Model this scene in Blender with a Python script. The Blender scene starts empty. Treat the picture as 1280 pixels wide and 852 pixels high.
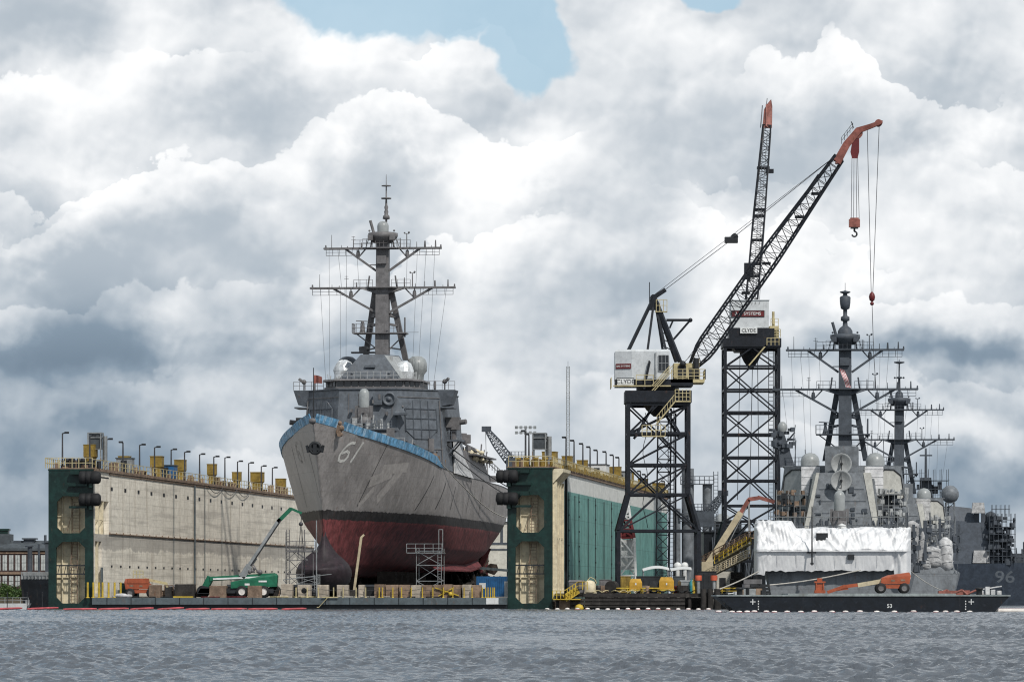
import bpy, math, random
import numpy as np
from mathutils import Vector, Matrix
R = random.Random(7)
scene = bpy.context.scene
COL = scene.collection
F, CX, HZ, HC = 6000.0, 640.0, 746.0, 1.5      # lens in photo pixels, photo centre, horizon row, camera height
ALPHA = math.atan(660.0 / F)                   # heading of the dock and the docked ship

def P(x, y, Y):
    """the point at depth Y seen at photo pixel x, y"""
    return Vector(((x - CX) / F * Y, Y, HC + (HZ - y) / F * Y))
CA, SA = math.cos(ALPHA), math.sin(ALPHA)
BOW = Vector(((391 - CX) / F * 594, 594.0, 0.0))
def D(u, v, z):
    """dock frame: u aft of the bow, v to the right, z above water"""
    return Vector((BOW.x + u * SA + v * CA, BOW.y + u * CA - v * SA, z))

# ------------------------------------------------------------------ meshes
class MB:
    def __init__(s): s.v = []; s.f = []; s.m = []; s.sm = []
    def add(s, vs, fs, mi=0, sm=False):
        b = len(s.v); s.v += [tuple(p) for p in vs]
        for f in fs: s.f.append(tuple(b + i for i in f)); s.m.append(mi); s.sm.append(sm)
    def hexa(s, p, mi=0):
        s.add(p, [(0,3,2,1),(4,5,6,7),(0,1,5,4),(1,2,6,5),(2,3,7,6),(3,0,4,7)], mi)
    def box(s, c, d, rz=0.0, mi=0):
        x, y, z = d[0]/2, d[1]/2, d[2]/2; ca, sa = math.cos(rz), math.sin(rz); p = []
        for dz in (-z, z):
            for dx, dy in ((-x,-y),(x,-y),(x,y),(-x,y)):
                p.append((c[0]+dx*ca-dy*sa, c[1]+dx*sa+dy*ca, c[2]+dz))
        s.hexa(p, mi)
    def b2(s, x0, x1, y0, y1, z0, z1, mi=0):
        s.box(((x0+x1)/2,(y0+y1)/2,(z0+z1)/2), (abs(x1-x0),abs(y1-y0),abs(z1-z0)), 0, mi)
    def bar(s, p, q, w=.1, h=None, mi=0):
        h = h or w; p = Vector(p); q = Vector(q); d = q - p
        if d.length < 1e-6: return
        d.normalize(); up = Vector((0,0,1)) if abs(d.z) < .95 else Vector((0,1,0))
        a = d.cross(up).normalized()*(w/2); b = a.cross(d).normalized()*(h/2)
        s.hexa([p-a-b, p+a-b, p+a+b, p-a+b, q-a-b, q+a-b, q+a+b, q-a+b], mi)
    def tube(s, p, q, r0=.1, r1=None, n=8, mi=0, cap=True):
        r1 = r0 if r1 is None else r1; p = Vector(p); q = Vector(q); d = q - p
        if d.length < 1e-6: return
        d.normalize(); up = Vector((0,0,1)) if abs(d.z) < .95 else Vector((0,1,0))
        a = d.cross(up).normalized(); b = a.cross(d); vs = []
        for c, r in ((p, r0), (q, r1)):
            for k in range(n):
                t = 2*math.pi*k/n; vs.append(c + a*math.cos(t)*r + b*math.sin(t)*r)
        s.add(vs, [(k, (k+1)%n, n+(k+1)%n, n+k) for k in range(n)], mi, True)
        if cap: s.add(vs[:n], [tuple(range(n))[::-1]], mi); s.add(vs[n:], [tuple(range(n))], mi)
    def path(s, pts, r=.05, n=6, mi=0):
        for a, b in zip(pts[:-1], pts[1:]): s.tube(a, b, r, r, n, mi, False)
    def lathe(s, c, prof, n=20, axis='z', mi=0, sm=True, cap=True):
        """prof: (radius, height) pairs turned about an axis through c"""
        vs = []
        for r, h in prof:
            for k in range(n):
                t = 2*math.pi*k/n; x, y = r*math.cos(t), r*math.sin(t)
                if axis == 'z': vs.append((c[0]+x, c[1]+y, c[2]+h))
                elif axis == 'y': vs.append((c[0]+x, c[1]+h, c[2]+y))
                else: vs.append((c[0]+h, c[1]+x, c[2]+y))
        m = len(prof)
        s.add(vs, [(i*n+k, i*n+(k+1)%n, (i+1)*n+(k+1)%n, (i+1)*n+k) for i in range(m-1) for k in range(n)], mi, sm)
        if not cap: return
        if prof[0][0] > 1e-4: s.add(vs[:n], [tuple(range(n))[::-1]], mi)
        if prof[-1][0] > 1e-4: s.add(vs[-n:], [tuple(range(n))], mi)
    def ball(s, c, r, n=16, mi=0, sq=(1,1,1)):
        m = n//2; vs = []
        for i in range(m+1):
            a = -math.pi/2 + math.pi*i/m
            for k in range(n):
                t = 2*math.pi*k/n
                vs.append((c[0]+r*sq[0]*math.cos(a)*math.cos(t), c[1]+r*sq[1]*math.cos(a)*math.sin(t), c[2]+r*sq[2]*math.sin(a)))
        s.add(vs, [(i*n+k, i*n+(k+1)%n, (i+1)*n+(k+1)%n, (i+1)*n+k) for i in range(m) for k in range(n)], mi, True)
    def loft(s, rings, close=True, caps=True, mi=0, sm=False):
        n = len(rings[0]); vs = [p for r in rings for p in r]
        rng = range(n) if close else range(n-1)
        s.add(vs, [(i*n+k, i*n+(k+1)%n, (i+1)*n+(k+1)%n, (i+1)*n+k) for i in range(len(rings)-1) for k in rng], mi, sm)
        if caps and close: s.add(rings[0], [tuple(range(n))[::-1]], mi); s.add(rings[-1], [tuple(range(n))], mi)
    def rail(s, pts, h=1.1, r=.03, step=2.0, mi=0, n=2):
        """posts and n rails along a polyline"""
        for a, b in zip(pts[:-1], pts[1:]):
            a = Vector(a); b = Vector(b); L = (b-a).length; k = max(1, round(L/step))
            for i in range(k+1):
                p = a.lerp(b, i/k); s.bar(p, p+Vector((0,0,h)), r*2, None, mi)
            for j in range(n):
                z = Vector((0,0,h*(n-j)/n)); s.bar(a+z, b+z, r*1.7, None, mi)
    def lattice(s, p, q, w0, w1, n, side, r=.08, rl=.04, mi=0, ends=True):
        """four-chord box lattice from p to q, w = width, side = a vector across"""
        p = Vector(p); q = Vector(q); d = (q-p).normalized(); a = Vector(side); a = (a - d*a.dot(d)).normalized(); b = d.cross(a)
        def cor(t):
            w = w0+(w1-w0)*t if not callable(w0) else w0(t)
            c = p.lerp(q, t); return [c+a*w/2*i+b*w/2*j for i, j in ((-1,-1),(1,-1),(1,1),(-1,1))]
        for i in range(n):
            A, B = cor(i/n), cor((i+1)/n)
            for k in range(4):
                s.bar(A[k], B[k], r*2, None, mi)
                k2 = (k+1) % 4
                s.bar(A[k], A[k2], rl*2, None, mi)
                s.bar(*((A[k], B[k2]) if (i+k) % 2 else (A[k2], B[k])), rl*2, None, mi)
        E = cor(1)
        for k in range(4): s.bar(E[k], E[(k+1)%4], rl*2, None, mi)
    def build(s, name, mat, parent=None, loc=None, rz=0.0, bevel=0):
        me = bpy.data.meshes.new(name); me.from_pydata(s.v, [], s.f)
        mats = mat if isinstance(mat, (list, tuple)) else [mat]
        for m in mats: me.materials.append(m)
        me.polygons.foreach_set('material_index', s.m); me.polygons.foreach_set('use_smooth', s.sm); me.update()
        o = bpy.data.objects.new(name, me); COL.objects.link(o)
        if parent: o.parent = parent
        if loc is not None: o.location = loc
        if rz: o.rotation_euler = (0,0,rz)
        return o

def tag(o, label=None, cat=None, group=None, kind=None):
    if label: o['label'] = label
    if cat: o['category'] = cat
    if group: o['group'] = group
    if kind: o['kind'] = kind
    return o
def empty(name, loc, rz=0.0, label=None, cat=None, group=None):
    o = bpy.data.objects.new(name, None); COL.objects.link(o); o.location = loc; o.rotation_euler = (0,0,rz)
    return tag(o, label, cat, group)
def copy_tree(o, parent=None, loc=None, rz=None, label=None):
    c = o.copy(); COL.objects.link(c)
    if parent is not None: c.parent = parent
    if loc is not None: c.location = loc
    if rz is not None: c.rotation_euler = (0,0,rz)
    if label: c['label'] = label
    for ch in list(o.children): copy_tree(ch, c)
    return c
ORD = ['first','second','third','fourth','fifth','sixth','seventh','eighth','ninth','tenth','eleventh','twelfth','thirteenth','fourteenth','fifteenth','sixteenth','seventeenth','eighteenth','nineteenth','twentieth',
 'twenty-first','twenty-second','twenty-third','twenty-fourth','twenty-fifth','twenty-sixth','twenty-seventh','twenty-eighth','twenty-ninth','thirtieth','thirty-first','thirty-second','thirty-third','thirty-fourth','thirty-fifth','thirty-sixth','thirty-seventh','thirty-eighth','thirty-ninth','fortieth','forty-first','forty-second']
def text(name, s, size, mat, parent, loc, rot, ext=.01, align='CENTER', sx=1.0):
    c = bpy.data.curves.new(name, 'FONT'); c.body = s; c.size = size; c.extrude = ext; c.align_x = align; c.align_y = 'CENTER'; c.offset = size*.012
    t = bpy.data.objects.new(name, c); COL.objects.link(t); bpy.context.view_layer.update()
    me = bpy.data.meshes.new_from_object(t.evaluated_get(bpy.context.evaluated_depsgraph_get()))
    COL.objects.unlink(t); bpy.data.objects.remove(t)
    me.materials.clear(); me.materials.append(mat)
    o = bpy.data.objects.new(name, me); COL.objects.link(o); o.parent = parent; o.location = loc; o.rotation_euler = rot; o.scale = (sx,1,1)
    return o

# ------------------------------------------------------------------ materials
def N(nt, t, **k):
    n = nt.nodes.new(t)
    for a, b in k.items(): setattr(n, a, b)
    return n
class G:
    """small helper that wires shader math"""
    def __init__(s, nt): s.nt = nt
    def inp(s, sock, v):
        if isinstance(v, bpy.types.NodeSocket): s.nt.links.new(v, sock)
        else: sock.default_value = v
    def m(s, op, a, b=0.0, c=0.0, clamp=False):
        n = N(s.nt, 'ShaderNodeMath', operation=op, use_clamp=clamp)
        for i, v in enumerate((a, b, c)): s.inp(n.inputs[i], v)
        return n.outputs[0]
    def ramp(s, v, a, b, lo=0.0, hi=1.0, smooth=True):
        n = N(s.nt, 'ShaderNodeMapRange'); n.interpolation_type = 'SMOOTHSTEP' if smooth else 'LINEAR'
        s.inp(n.inputs[0], v); n.inputs[1].default_value = a; n.inputs[2].default_value = b; n.inputs[3].default_value = lo; n.inputs[4].default_value = hi
        return n.outputs[0]
    def mix(s, f, a, b):
        n = N(s.nt, 'ShaderNodeMix', data_type='RGBA'); s.inp(n.inputs[0], f)
        for i, v in ((6, a), (7, b)):
            if not isinstance(v, bpy.types.NodeSocket) and len(v) == 3: v = (*v, 1)
            s.inp(n.inputs[i], v)
        return n.outputs[2]
    def noise(s, vec, scale, det=5.0, rough=.55, dim='3D', dist=0.0):
        n = N(s.nt, 'ShaderNodeTexNoise', noise_dimensions=dim); s.nt.links.new(vec, n.inputs['Vector'])
        n.inputs['Scale'].default_value = scale; n.inputs['Detail'].default_value = det; n.inputs['Roughness'].default_value = rough; n.inputs['Distortion'].default_value = dist
        return n.outputs['Fac']
    def mapv(s, vec, sc=(1,1,1), loc=(0,0,0), rot=(0,0,0)):
        n = N(s.nt, 'ShaderNodeMapping'); s.nt.links.new(vec, n.inputs[0]); n.inputs['Location'].default_value = loc; n.inputs['Rotation'].default_value = rot; n.inputs['Scale'].default_value = sc
        return n.outputs[0]
    def comb(s, x, y, z=0.0):
        n = N(s.nt, 'ShaderNodeCombineXYZ')
        for i, v in enumerate((x, y, z)): s.inp(n.inputs[i], v)
        return n.outputs[0]
def new_mat(name):
    m = bpy.data.materials.new(name); m.use_nodes = True; nt = m.node_tree; b = nt.nodes['Principled BSDF']
    pos = N(nt, 'ShaderNodeNewGeometry').outputs['Position']
    return m, nt, b, G(nt), pos
def weather(g, pos, col, var=.25, vscale=.9, streak=.0, scol=(.16,.09,.05), sthr=.58, sscale=1.6, rust=0.0, rcol=(.13,.055,.025)):
    """base colour worn by cloudy variation, vertical run-off streaks and rust blooms"""
    dark = tuple(c*(1-var) for c in col); lite = tuple(min(1, c*(1+var)) for c in col)
    c = g.mix(g.ramp(g.noise(pos, vscale, 6, .62), .3, .7), dark, lite)
    # fine grime and chipped specks over the broad variation
    c = g.mix(g.m('MULTIPLY', g.ramp(g.noise(pos, 1.7, 4, .68), .44, .68), min(.75,.25+var)), c, tuple(x*.52 for x in col))
    c = g.mix(g.m('MULTIPLY', g.ramp(g.noise(g.mapv(pos, (1,1,1), (7,3,1)), 2.6, 3, .6), .60, .70), min(.6,var*1.4)), c, tuple(min(1,x*1.7+.01) for x in col))
    if streak:
        f = g.noise(g.mapv(pos, (sscale, sscale, sscale*.07)), 1.0, 5, .6)
        c = g.mix(g.m('MULTIPLY', g.ramp(f, sthr, sthr+.16), streak), c, scol)
    if rust:
        f = g.noise(g.mapv(pos, (1,1,.45)), 1.5, 8, .68)
        c = g.mix(g.m('MULTIPLY', g.ramp(f, .60, .70), rust), c, rcol)
    return c
def bumpit(g, b, pos, strength, scale, dist=.05, det=6):
    n = N(g.nt, 'ShaderNodeBump'); n.inputs['Strength'].default_value = strength; n.inputs['Distance'].default_value = dist
    g.nt.links.new(g.noise(pos, scale, det, .6), n.inputs['Height']); g.nt.links.new(n.outputs[0], b.inputs['Normal'])
_M = {}
def mat(name, col, rough=.6, metal=0.0, bump=.25, bscale=3.0, spec=.35, **kw):
    if name in _M: return _M[name]
    m, nt, b, g, pos = new_mat(name)
    nt.links.new(weather(g, pos, col, **kw), b.inputs['Base Color'])
    b.inputs['Roughness'].default_value = rough; b.inputs['Metallic'].default_value = metal; b.inputs['Specular IOR Level'].default_value = spec
    if bump: bumpit(g, b, pos, bump, bscale)
    _M[name] = m; return m
navy   = mat('haze_grey_paint', (.098,.111,.128), .55, var=.22, streak=.35, scol=(.07,.07,.07), rust=.25)
navyL  = mat('light_grey_paint', (.34,.35,.35), .55, var=.2, streak=.4, scol=(.15,.12,.10), rust=.3)
mastM  = mat('mast_grey_paint', (.135,.130,.132), .55, var=.22, streak=.35, scol=(.05,.045,.045), rust=.10)
mastB  = mat('mast_blue_grey_paint', (.058,.068,.082), .6, var=.2, streak=.2, scol=(.03,.03,.03))
hullB  = mat('moored_hull_grey', (.15,.165,.18), .5, var=.22, streak=.5, scol=(.05,.05,.05), rust=.2)
houseB = mat('moored_house_grey', (.145,.158,.172), .55, var=.25, streak=.4, scol=(.035,.035,.04), rust=.25)
arrayM = mat('array_panel_grey', (.30,.31,.31), .5, var=.1, streak=.2, scol=(.2,.19,.17))
arrayB = mat('primer_and_sunlit_panel', (.40,.395,.36), .6, var=.12, streak=.3, scol=(.18,.15,.12))
darkM  = mat('dark_recess_paint', (.018,.020,.023), .6, var=.3)
blackM = mat('crane_black_paint', (.009,.011,.016), .45, var=.35, rust=.35, streak=.25, scol=(.06,.05,.045))
tyreM  = mat('black_rubber', (.012,.012,.013), .75, var=.3)
steelM = mat('galvanised_steel', (.30,.31,.31), .45, .5, var=.25)
cableM = mat('wire_rope', (.06,.06,.065), .5, .3, var=.2)
cableL = mat('pale_rope', (.42,.40,.36), .8, var=.2)
silverM= mat('silver_wrap', (.60,.62,.63), .5, .35, bump=1.0, bscale=2.2, var=.2)
domeM  = mat('radome_grey', (.27,.285,.285), .35, var=.08)
glassM = mat('dark_window_glass', (.012,.015,.018), .12, spec=.6, var=.1, bump=0)
frameG = mat('dark_green_frame', (.006,.024,.020), .42, var=.35, streak=.35, scol=(.02,.035,.03), rust=.2)
creamM = mat('cream_plate', (.60,.53,.38), .65, var=.15, streak=.55, scol=(.26,.17,.08), rust=.4)
yelM   = mat('ochre_paint', (.23,.155,.03), .6, var=.3, streak=.5, scol=(.10,.06,.02), rust=.5)
yelB   = mat('yellow_safety_paint', (.47,.33,.04), .5, var=.2, streak=.3, scol=(.25,.14,.03), rust=.3)
yelP   = mat('faded_yellow_rail', (.44,.375,.21), .6, var=.2, rust=.4)
whiteM = mat('white_paint', (.62,.63,.62), .5, var=.08, streak=.4, scol=(.34,.32,.29), rust=.15)
houseW = mat('machine_house_white', (.52,.54,.55), .5, var=.08, streak=.35, scol=(.30,.30,.29), rust=.1)
redM   = mat('jib_red_paint', (.24,.085,.066), .5, var=.35, streak=.6, scol=(.09,.04,.035), rust=.5)
redS   = mat('sign_red', (.12,.016,.018), .5, var=.1)
orangeM= mat('orange_lift_paint', (.31,.075,.033), .42, var=.2, streak=.3, scol=(.28,.06,.02), rust=.2)
greenM = mat('green_lift_paint', (.012,.115,.062), .4, var=.2, streak=.2, scol=(.01,.08,.04))
rustM  = mat('rusty_concrete_block', (.20,.14,.10), .85, bump=.8, var=.35, streak=.7, scol=(.09,.045,.025), rust=.7)
concM  = mat('pale_concrete_block', (.36,.31,.25), .85, bump=.6, var=.25, streak=.6, scol=(.17,.10,.06), rust=.5)
timberM= mat('dark_timber', (.028,.025,.023), .85, bump=.8, bscale=5, var=.5, streak=.6, scol=(.10,.09,.08))
deckM  = mat('pontoon_steel', (.085,.105,.115), .6, var=.2, streak=.6, scol=(.05,.045,.04), rust=.35)
darkS  = mat('black_hull_paint', (.007,.009,.012), .45, var=.4, streak=.4, scol=(.05,.045,.04), rust=.2)
pinkM  = mat('float_pink_red', (.42,.075,.085), .6, var=.25)
whiteF = mat('float_white', (.70,.66,.62), .6, var=.15)
brickM = mat('dark_brick', (.055,.035,.033), .85, var=.35, streak=.4, scol=(.02,.02,.02))
roofM  = mat('slate_grey_roof', (.060,.070,.078), .7, var=.25)
blueM  = mat('blue_paint', (.02,.10,.24), .5, var=.2)
beigeM = mat('beige_siding', (.50,.48,.42), .7, var=.1, streak=.4, scol=(.30,.27,.22))
bboomM = mat('beige_boom_paint', (.48,.41,.28), .55, var=.15, streak=.3, scol=(.25,.19,.12))
orgS   = mat('orange_sign', (.50,.10,.05), .6, var=.15)
blueW  = mat('blue_wrap_film', (.12,.30,.48), .45, var=.5, vscale=.9, bump=.9, bscale=3, streak=.8, scol=(.40,.55,.68), sthr=.5)
tarpG  = mat('grey_white_sheet', (.48,.48,.48), .6, var=.25, vscale=1.5, bump=1, bscale=2.5, streak=.5, scol=(.25,.24,.23))
bronzeM= mat('propeller_bronze', (.13,.10,.085), .5, .3, var=.4)
redL   = mat('antifouling_red', (.13,.026,.028), .7, var=.4, streak=.6, scol=(.045,.02,.02))

# docked hull: grey topsides, black boot stripe, red antifouling, by height
def hull_mat(name, grey, zb, zr):
    m, nt, b, g, pos = new_mat(name)
    sep = N(nt, 'ShaderNodeSeparateXYZ'); nt.links.new(pos, sep.inputs[0]); z = sep.outputs[2]
    wob = g.m('MULTIPLY', g.m('SUBTRACT', g.noise(pos, 1.2, 6, .7), .5), .75)
    zz = g.m('ADD', z, wob)
    top = weather(g, pos, grey, var=.2, vscale=.25, streak=.55, scol=tuple(c*.55 for c in grey), sthr=.55, rust=.45)
    # pale scrubbed patches and fine vertical runs
    top = g.mix(g.m('MULTIPLY', g.ramp(g.noise(g.mapv(pos, (.5,.5,.16)), 1.0, 5, .65), .56, .70), .40), top, tuple(c*1.55 for c in grey))
    top = g.mix(g.m('MULTIPLY', g.ramp(g.noise(g.mapv(pos, (5,5,.25)), 1.0, 4, .6), .62, .74), .45), top, (.12,.075,.05))
    # starboard side mixed paler, its brighter light painted into the colour
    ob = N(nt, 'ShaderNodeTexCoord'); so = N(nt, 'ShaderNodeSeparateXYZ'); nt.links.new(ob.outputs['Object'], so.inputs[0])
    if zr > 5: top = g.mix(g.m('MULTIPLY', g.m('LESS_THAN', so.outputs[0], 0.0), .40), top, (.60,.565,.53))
    # plate seams
    seam = g.m('LESS_THAN', g.m('FRACT', g.m('DIVIDE', z, 2.45)), .018)
    top = g.mix(g.m('MULTIPLY', seam, .28), top, (.06,.055,.055))
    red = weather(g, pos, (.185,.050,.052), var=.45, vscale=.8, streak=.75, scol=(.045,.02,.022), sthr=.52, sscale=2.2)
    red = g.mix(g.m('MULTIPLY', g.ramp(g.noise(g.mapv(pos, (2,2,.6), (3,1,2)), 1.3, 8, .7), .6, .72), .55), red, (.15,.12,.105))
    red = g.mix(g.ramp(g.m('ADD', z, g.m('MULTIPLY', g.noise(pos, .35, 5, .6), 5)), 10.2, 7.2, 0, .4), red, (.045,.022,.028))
    blk = weather(g, pos, (.034,.031,.032), var=.4, streak=.4, scol=(.075,.06,.05), rust=.3)
    c = g.mix(g.m('GREATER_THAN', zz, zb), g.mix(g.m('GREATER_THAN', zz, zr), red, blk), top)
    nt.links.new(c, b.inputs['Base Color']); b.inputs['Roughness'].default_value = .55; b.inputs['Specular IOR Level'].default_value = .3
    # oil-canned plating: low, broad dents between frames
    n1 = N(nt, 'ShaderNodeBump'); n1.inputs['Strength'].default_value = .5; n1.inputs['Distance'].default_value = .12
    nt.links.new(g.noise(g.mapv(pos, (.9,.9,.35)), 1.0, 3, .5), n1.inputs['Height'])
    n2 = N(nt, 'ShaderNodeBump'); n2.inputs['Strength'].default_value = .3; n2.inputs['Distance'].default_value = .05
    nt.links.new(g.noise(pos, 2.5, 3, .6), n2.inputs['Height']); nt.links.new(n1.outputs[0], n2.inputs['Normal']); nt.links.new(n2.outputs[0], b.inputs['Normal'])
    return m
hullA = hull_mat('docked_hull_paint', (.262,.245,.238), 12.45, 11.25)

def wall_mat(name, kind):
    """dock wing wall plating: seams, dents and run-off; kind 'cream' or 'green'"""
    m, nt, b, g, pos = new_mat(name)
    sep = N(nt, 'ShaderNodeSeparateXYZ'); nt.links.new(pos, sep.inputs[0]); z = sep.outputs[2]; y = sep.outputs[1]
    hs = g.m('LESS_THAN', g.m('FRACT', g.m('DIVIDE', g.m('ADD', z, .35), .92)), .05)
    vs = g.m('LESS_THAN', g.m('FRACT', g.m('DIVIDE', y, 12.0)), .012)
    if kind == 'cream':
        c = weather(g, pos, (.74,.685,.585), var=.09, vscale=.30, streak=.6, scol=(.30,.235,.165), sthr=.54, sscale=.9, rust=.18)
        band = g.noise(g.mapv(pos, (.05,.05,1.1)), 1.0, 4, .6)
        c = g.mix(g.m('MULTIPLY', g.ramp(band, .48, .66), .42), c, (.30,.275,.24))
        # darker band below the ledge, ragged lower edge
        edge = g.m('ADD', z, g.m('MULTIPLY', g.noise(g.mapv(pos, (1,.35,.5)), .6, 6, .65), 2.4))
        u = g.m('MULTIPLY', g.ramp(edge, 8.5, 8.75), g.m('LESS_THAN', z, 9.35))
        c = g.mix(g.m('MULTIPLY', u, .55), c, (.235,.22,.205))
        c = g.mix(g.m('MULTIPLY', hs, .30), c, (.20,.17,.13)); c = g.mix(g.m('MULTIPLY', vs, .5), c, (.12,.10,.08))
        c = g.mix(g.m('MULTIPLY', g.ramp(g.noise(g.mapv(pos, (3,3,.35), (5,0,0)), 1, 6, .7), .66, .74), .5), c, (.20,.10,.05))
    else:
        gr = weather(g, pos, (.12,.27,.245), var=.22, vscale=.35, streak=.8, scol=(.17,.32,.285), sthr=.5, sscale=.8, rust=.08)
        gr = g.mix(g.m('MULTIPLY', g.ramp(g.noise(g.mapv(pos, (1.2,1.2,.05)), 1, 5, .6), .56, .7), .5), gr, (.035,.11,.10))
        gr = g.mix(g.m('MULTIPLY', g.ramp(z, 5.5, 1.6), .55), gr, (.16,.20,.165))
        wh = weather(g, pos, (.60,.60,.57), var=.08, streak=.5, scol=(.40,.35,.27), rust=.2)
        zz = g.m('ADD', z, g.m('MULTIPLY', g.m('SUBTRACT', g.noise(pos, 1.2, 3), .5), .15))
        c = g.mix(g.m('GREATER_THAN', zz, 14.75), gr, wh)
        hs2 = g.m('LESS_THAN', g.m('FRACT', g.m('DIVIDE', g.m('ADD', z, .3), 2.9)), .02)
        c = g.mix(g.m('MULTIPLY', hs2, .45), c, (.02,.05,.05)); c = g.mix(g.m('MULTIPLY', vs, .6), c, (.02,.05,.05))
    blot = g.noise(g.mapv(pos, (.35,.35,.55), (2,9,4)), 1.0, 7, .66)
    c = g.mix(g.m('MULTIPLY', g.ramp(blot, .54, .70), .22 if kind == 'cream' else .35), c, (.27,.235,.19) if kind == 'cream' else (.05,.12,.115))
    c = g.mix(g.m('MULTIPLY', g.ramp(g.noise(g.mapv(pos, (6,6,.18)), 1.0, 5, .65), .58, .72), .40), c, (.22,.165,.11) if kind == 'cream' else (.19,.30,.27))
    nt.links.new(c, b.inputs['Base Color']); b.inputs['Roughness'].default_value = .65; b.inputs['Specular IOR Level'].default_value = .25
    n1 = N(nt, 'ShaderNodeBump'); n1.inputs['Strength'].default_value = .45; n1.inputs['Distance'].default_value = .12
    nt.links.new(g.noise(g.mapv(pos, (.8,.8,1.2)), 1.0, 4, .55), n1.inputs['Height']); nt.links.new(n1.outputs[0], b.inputs['Normal'])
    return m
wallC = wall_mat('wing_wall_cream_plating', 'cream'); wallG = wall_mat('wing_wall_green_plating', 'green')

def tarp_mat():
    m, nt, b, g, pos = new_mat('white_shrink_wrap')
    c = g.mix(g.ramp(g.noise(pos, .8, 5, .6), .4, .75), (.70,.70,.70), (.56,.56,.57))
    nt.links.new(c, b.inputs['Base Color']); b.inputs['Roughness'].default_value = .38
    n1 = N(nt, 'ShaderNodeBump'); n1.inputs['Strength'].default_value = .6; n1.inputs['Distance'].default_value = .10
    nt.links.new(g.noise(g.mapv(pos, (2.2,1.2,.5), rot=(0,.35,0)), 1.0, 3, .5, dist=.4), n1.inputs['Height']); nt.links.new(n1.outputs[0], b.inputs['Normal'])
    return m
tarpW = tarp_mat()
def leaf_mat():
    m, nt, b, g, pos = new_mat('shrub_leaves')
    c = g.mix(g.ramp(g.noise(pos, 1.1, 3), .35, .65), (.035,.075,.018), (.10,.16,.04)); nt.links.new(c, b.inputs['Base Color']); b.inputs['Roughness'].default_value = .7
    return m
leafM = leaf_mat(); barkM = mat('bark', (.07,.05,.035), .9)

# ------------------------------------------------------------------ camera
cam = bpy.data.cameras.new('camera'); camo = bpy.data.objects.new('camera', cam); COL.objects.link(camo); scene.camera = camo
camo.location = (0,0,HC); camo.rotation_euler = (math.radians(90),0,0)
cam.sensor_width = 36; cam.lens = 36*F/1280; cam.shift_y = (HZ-426)/1280; cam.clip_start = 1; cam.clip_end = 60000
# ------------------------------------------------------------------ sky and sun
SUN_EL, SUN_AZ = math.radians(47), math.radians(150)     # azimuth from +Y, clockwise: behind the camera, to the right
sv = Vector((math.sin(SUN_AZ)*math.cos(SUN_EL), math.cos(SUN_AZ)*math.cos(SUN_EL), math.sin(SUN_EL)))
sun = bpy.data.lights.new('sun', 'SUN'); sun.energy = 3.2; sun.angle = math.radians(2.0); sun.color = (1,.965,.91)
suno = bpy.data.objects.new('sun', sun); COL.objects.link(suno); suno.rotation_euler = (-sv).to_track_quat('-Z','Y').to_euler()
world = bpy.data.worlds.new('World'); scene.world = world; world.use_nodes = True
nt = world.node_tree; nt.nodes.clear(); g = G(nt)
sky = N(nt, 'ShaderNodeTexSky'); sky.sky_type = 'NISHITA'; sky.sun_disc = False; sky.sun_elevation = SUN_EL; sky.sun_rotation = SUN_AZ
sky.air_density = 1.4; sky.dust_density = .6; sky.ozone_density = 2.0
tc = N(nt, 'ShaderNodeTexCoord').outputs['Generated']; sep = N(nt, 'ShaderNodeSeparateXYZ'); nt.links.new(tc, sep.inputs[0])
# azimuth / elevation in hundredths of the small angle one photo pixel covers
az = g.m('MULTIPLY', g.m('ARCTAN2', sep.outputs[0], sep.outputs[1]), F/100)
el = g.m('MULTIPLY', g.m('ARCSINE', sep.outputs[2]), F/100)
p0 = g.comb(az, el, 0.0)
# domain warp
w1 = N(nt, 'ShaderNodeTexNoise', noise_dimensions='2D'); nt.links.new(p0, w1.inputs['Vector']); w1.inputs['Scale'].default_value = .55; w1.inputs['Detail'].default_value = 5; w1.inputs['Roughness'].default_value = .55
def warp(amp):
    vm = N(nt, 'ShaderNodeVectorMath', operation='MULTIPLY_ADD'); nt.links.new(w1.outputs['Color'], vm.inputs[0]); vm.inputs[1].default_value = (2*amp,2*amp,0); vm.inputs[2].default_value = (-amp,-amp,0)
    va = N(nt, 'ShaderNodeVectorMath', operation='ADD'); nt.links.new(p0, va.inputs[0]); nt.links.new(vm.outputs[0], va.inputs[1]); return va.outputs[0]
pw, ps = warp(.62), warp(.16)
def billow(vec, scale, det, z):
    """cauliflower heads: round domes that meet in creases, with smaller domes on them"""
    v = N(nt, 'ShaderNodeTexVoronoi', voronoi_dimensions='2D', feature='F1'); nt.links.new(g.mapv(vec, (1,1.15,1), (z,z*.7,0)), v.inputs['Vector'])
    v.inputs['Scale'].default_value = scale; v.inputs['Detail'].default_value = det; v.inputs['Roughness'].default_value = .55; v.inputs['Lacunarity'].default_value = 2.2
    d = v.outputs['Distance']; v.normalize = True
    return g.m('SUBTRACT', 1.0, g.m('MULTIPLY', g.m('MULTIPLY', d, d), 1.3))
def off(vec, x, y):
    n = N(nt, 'ShaderNodeVectorMath', operation='ADD'); nt.links.new(vec, n.inputs[0]); n.inputs[1].default_value = (x,y,0); return n.outputs[0]
def emboss(vec, scale, det, z, dx, dy):
    return g.m('SUBTRACT', billow(vec, scale, det, z), billow(off(vec, dx, dy), scale, det, z))
e1 = emboss(ps, .40, 2.2, 1.7, -.16, .30)     # great heads lit from above
e2 = emboss(ps, 1.3, 2.0, 4.3, -.05, .10)     # small heads
fb = g.noise(ps, .5, 6, .52, '2D')
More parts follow.
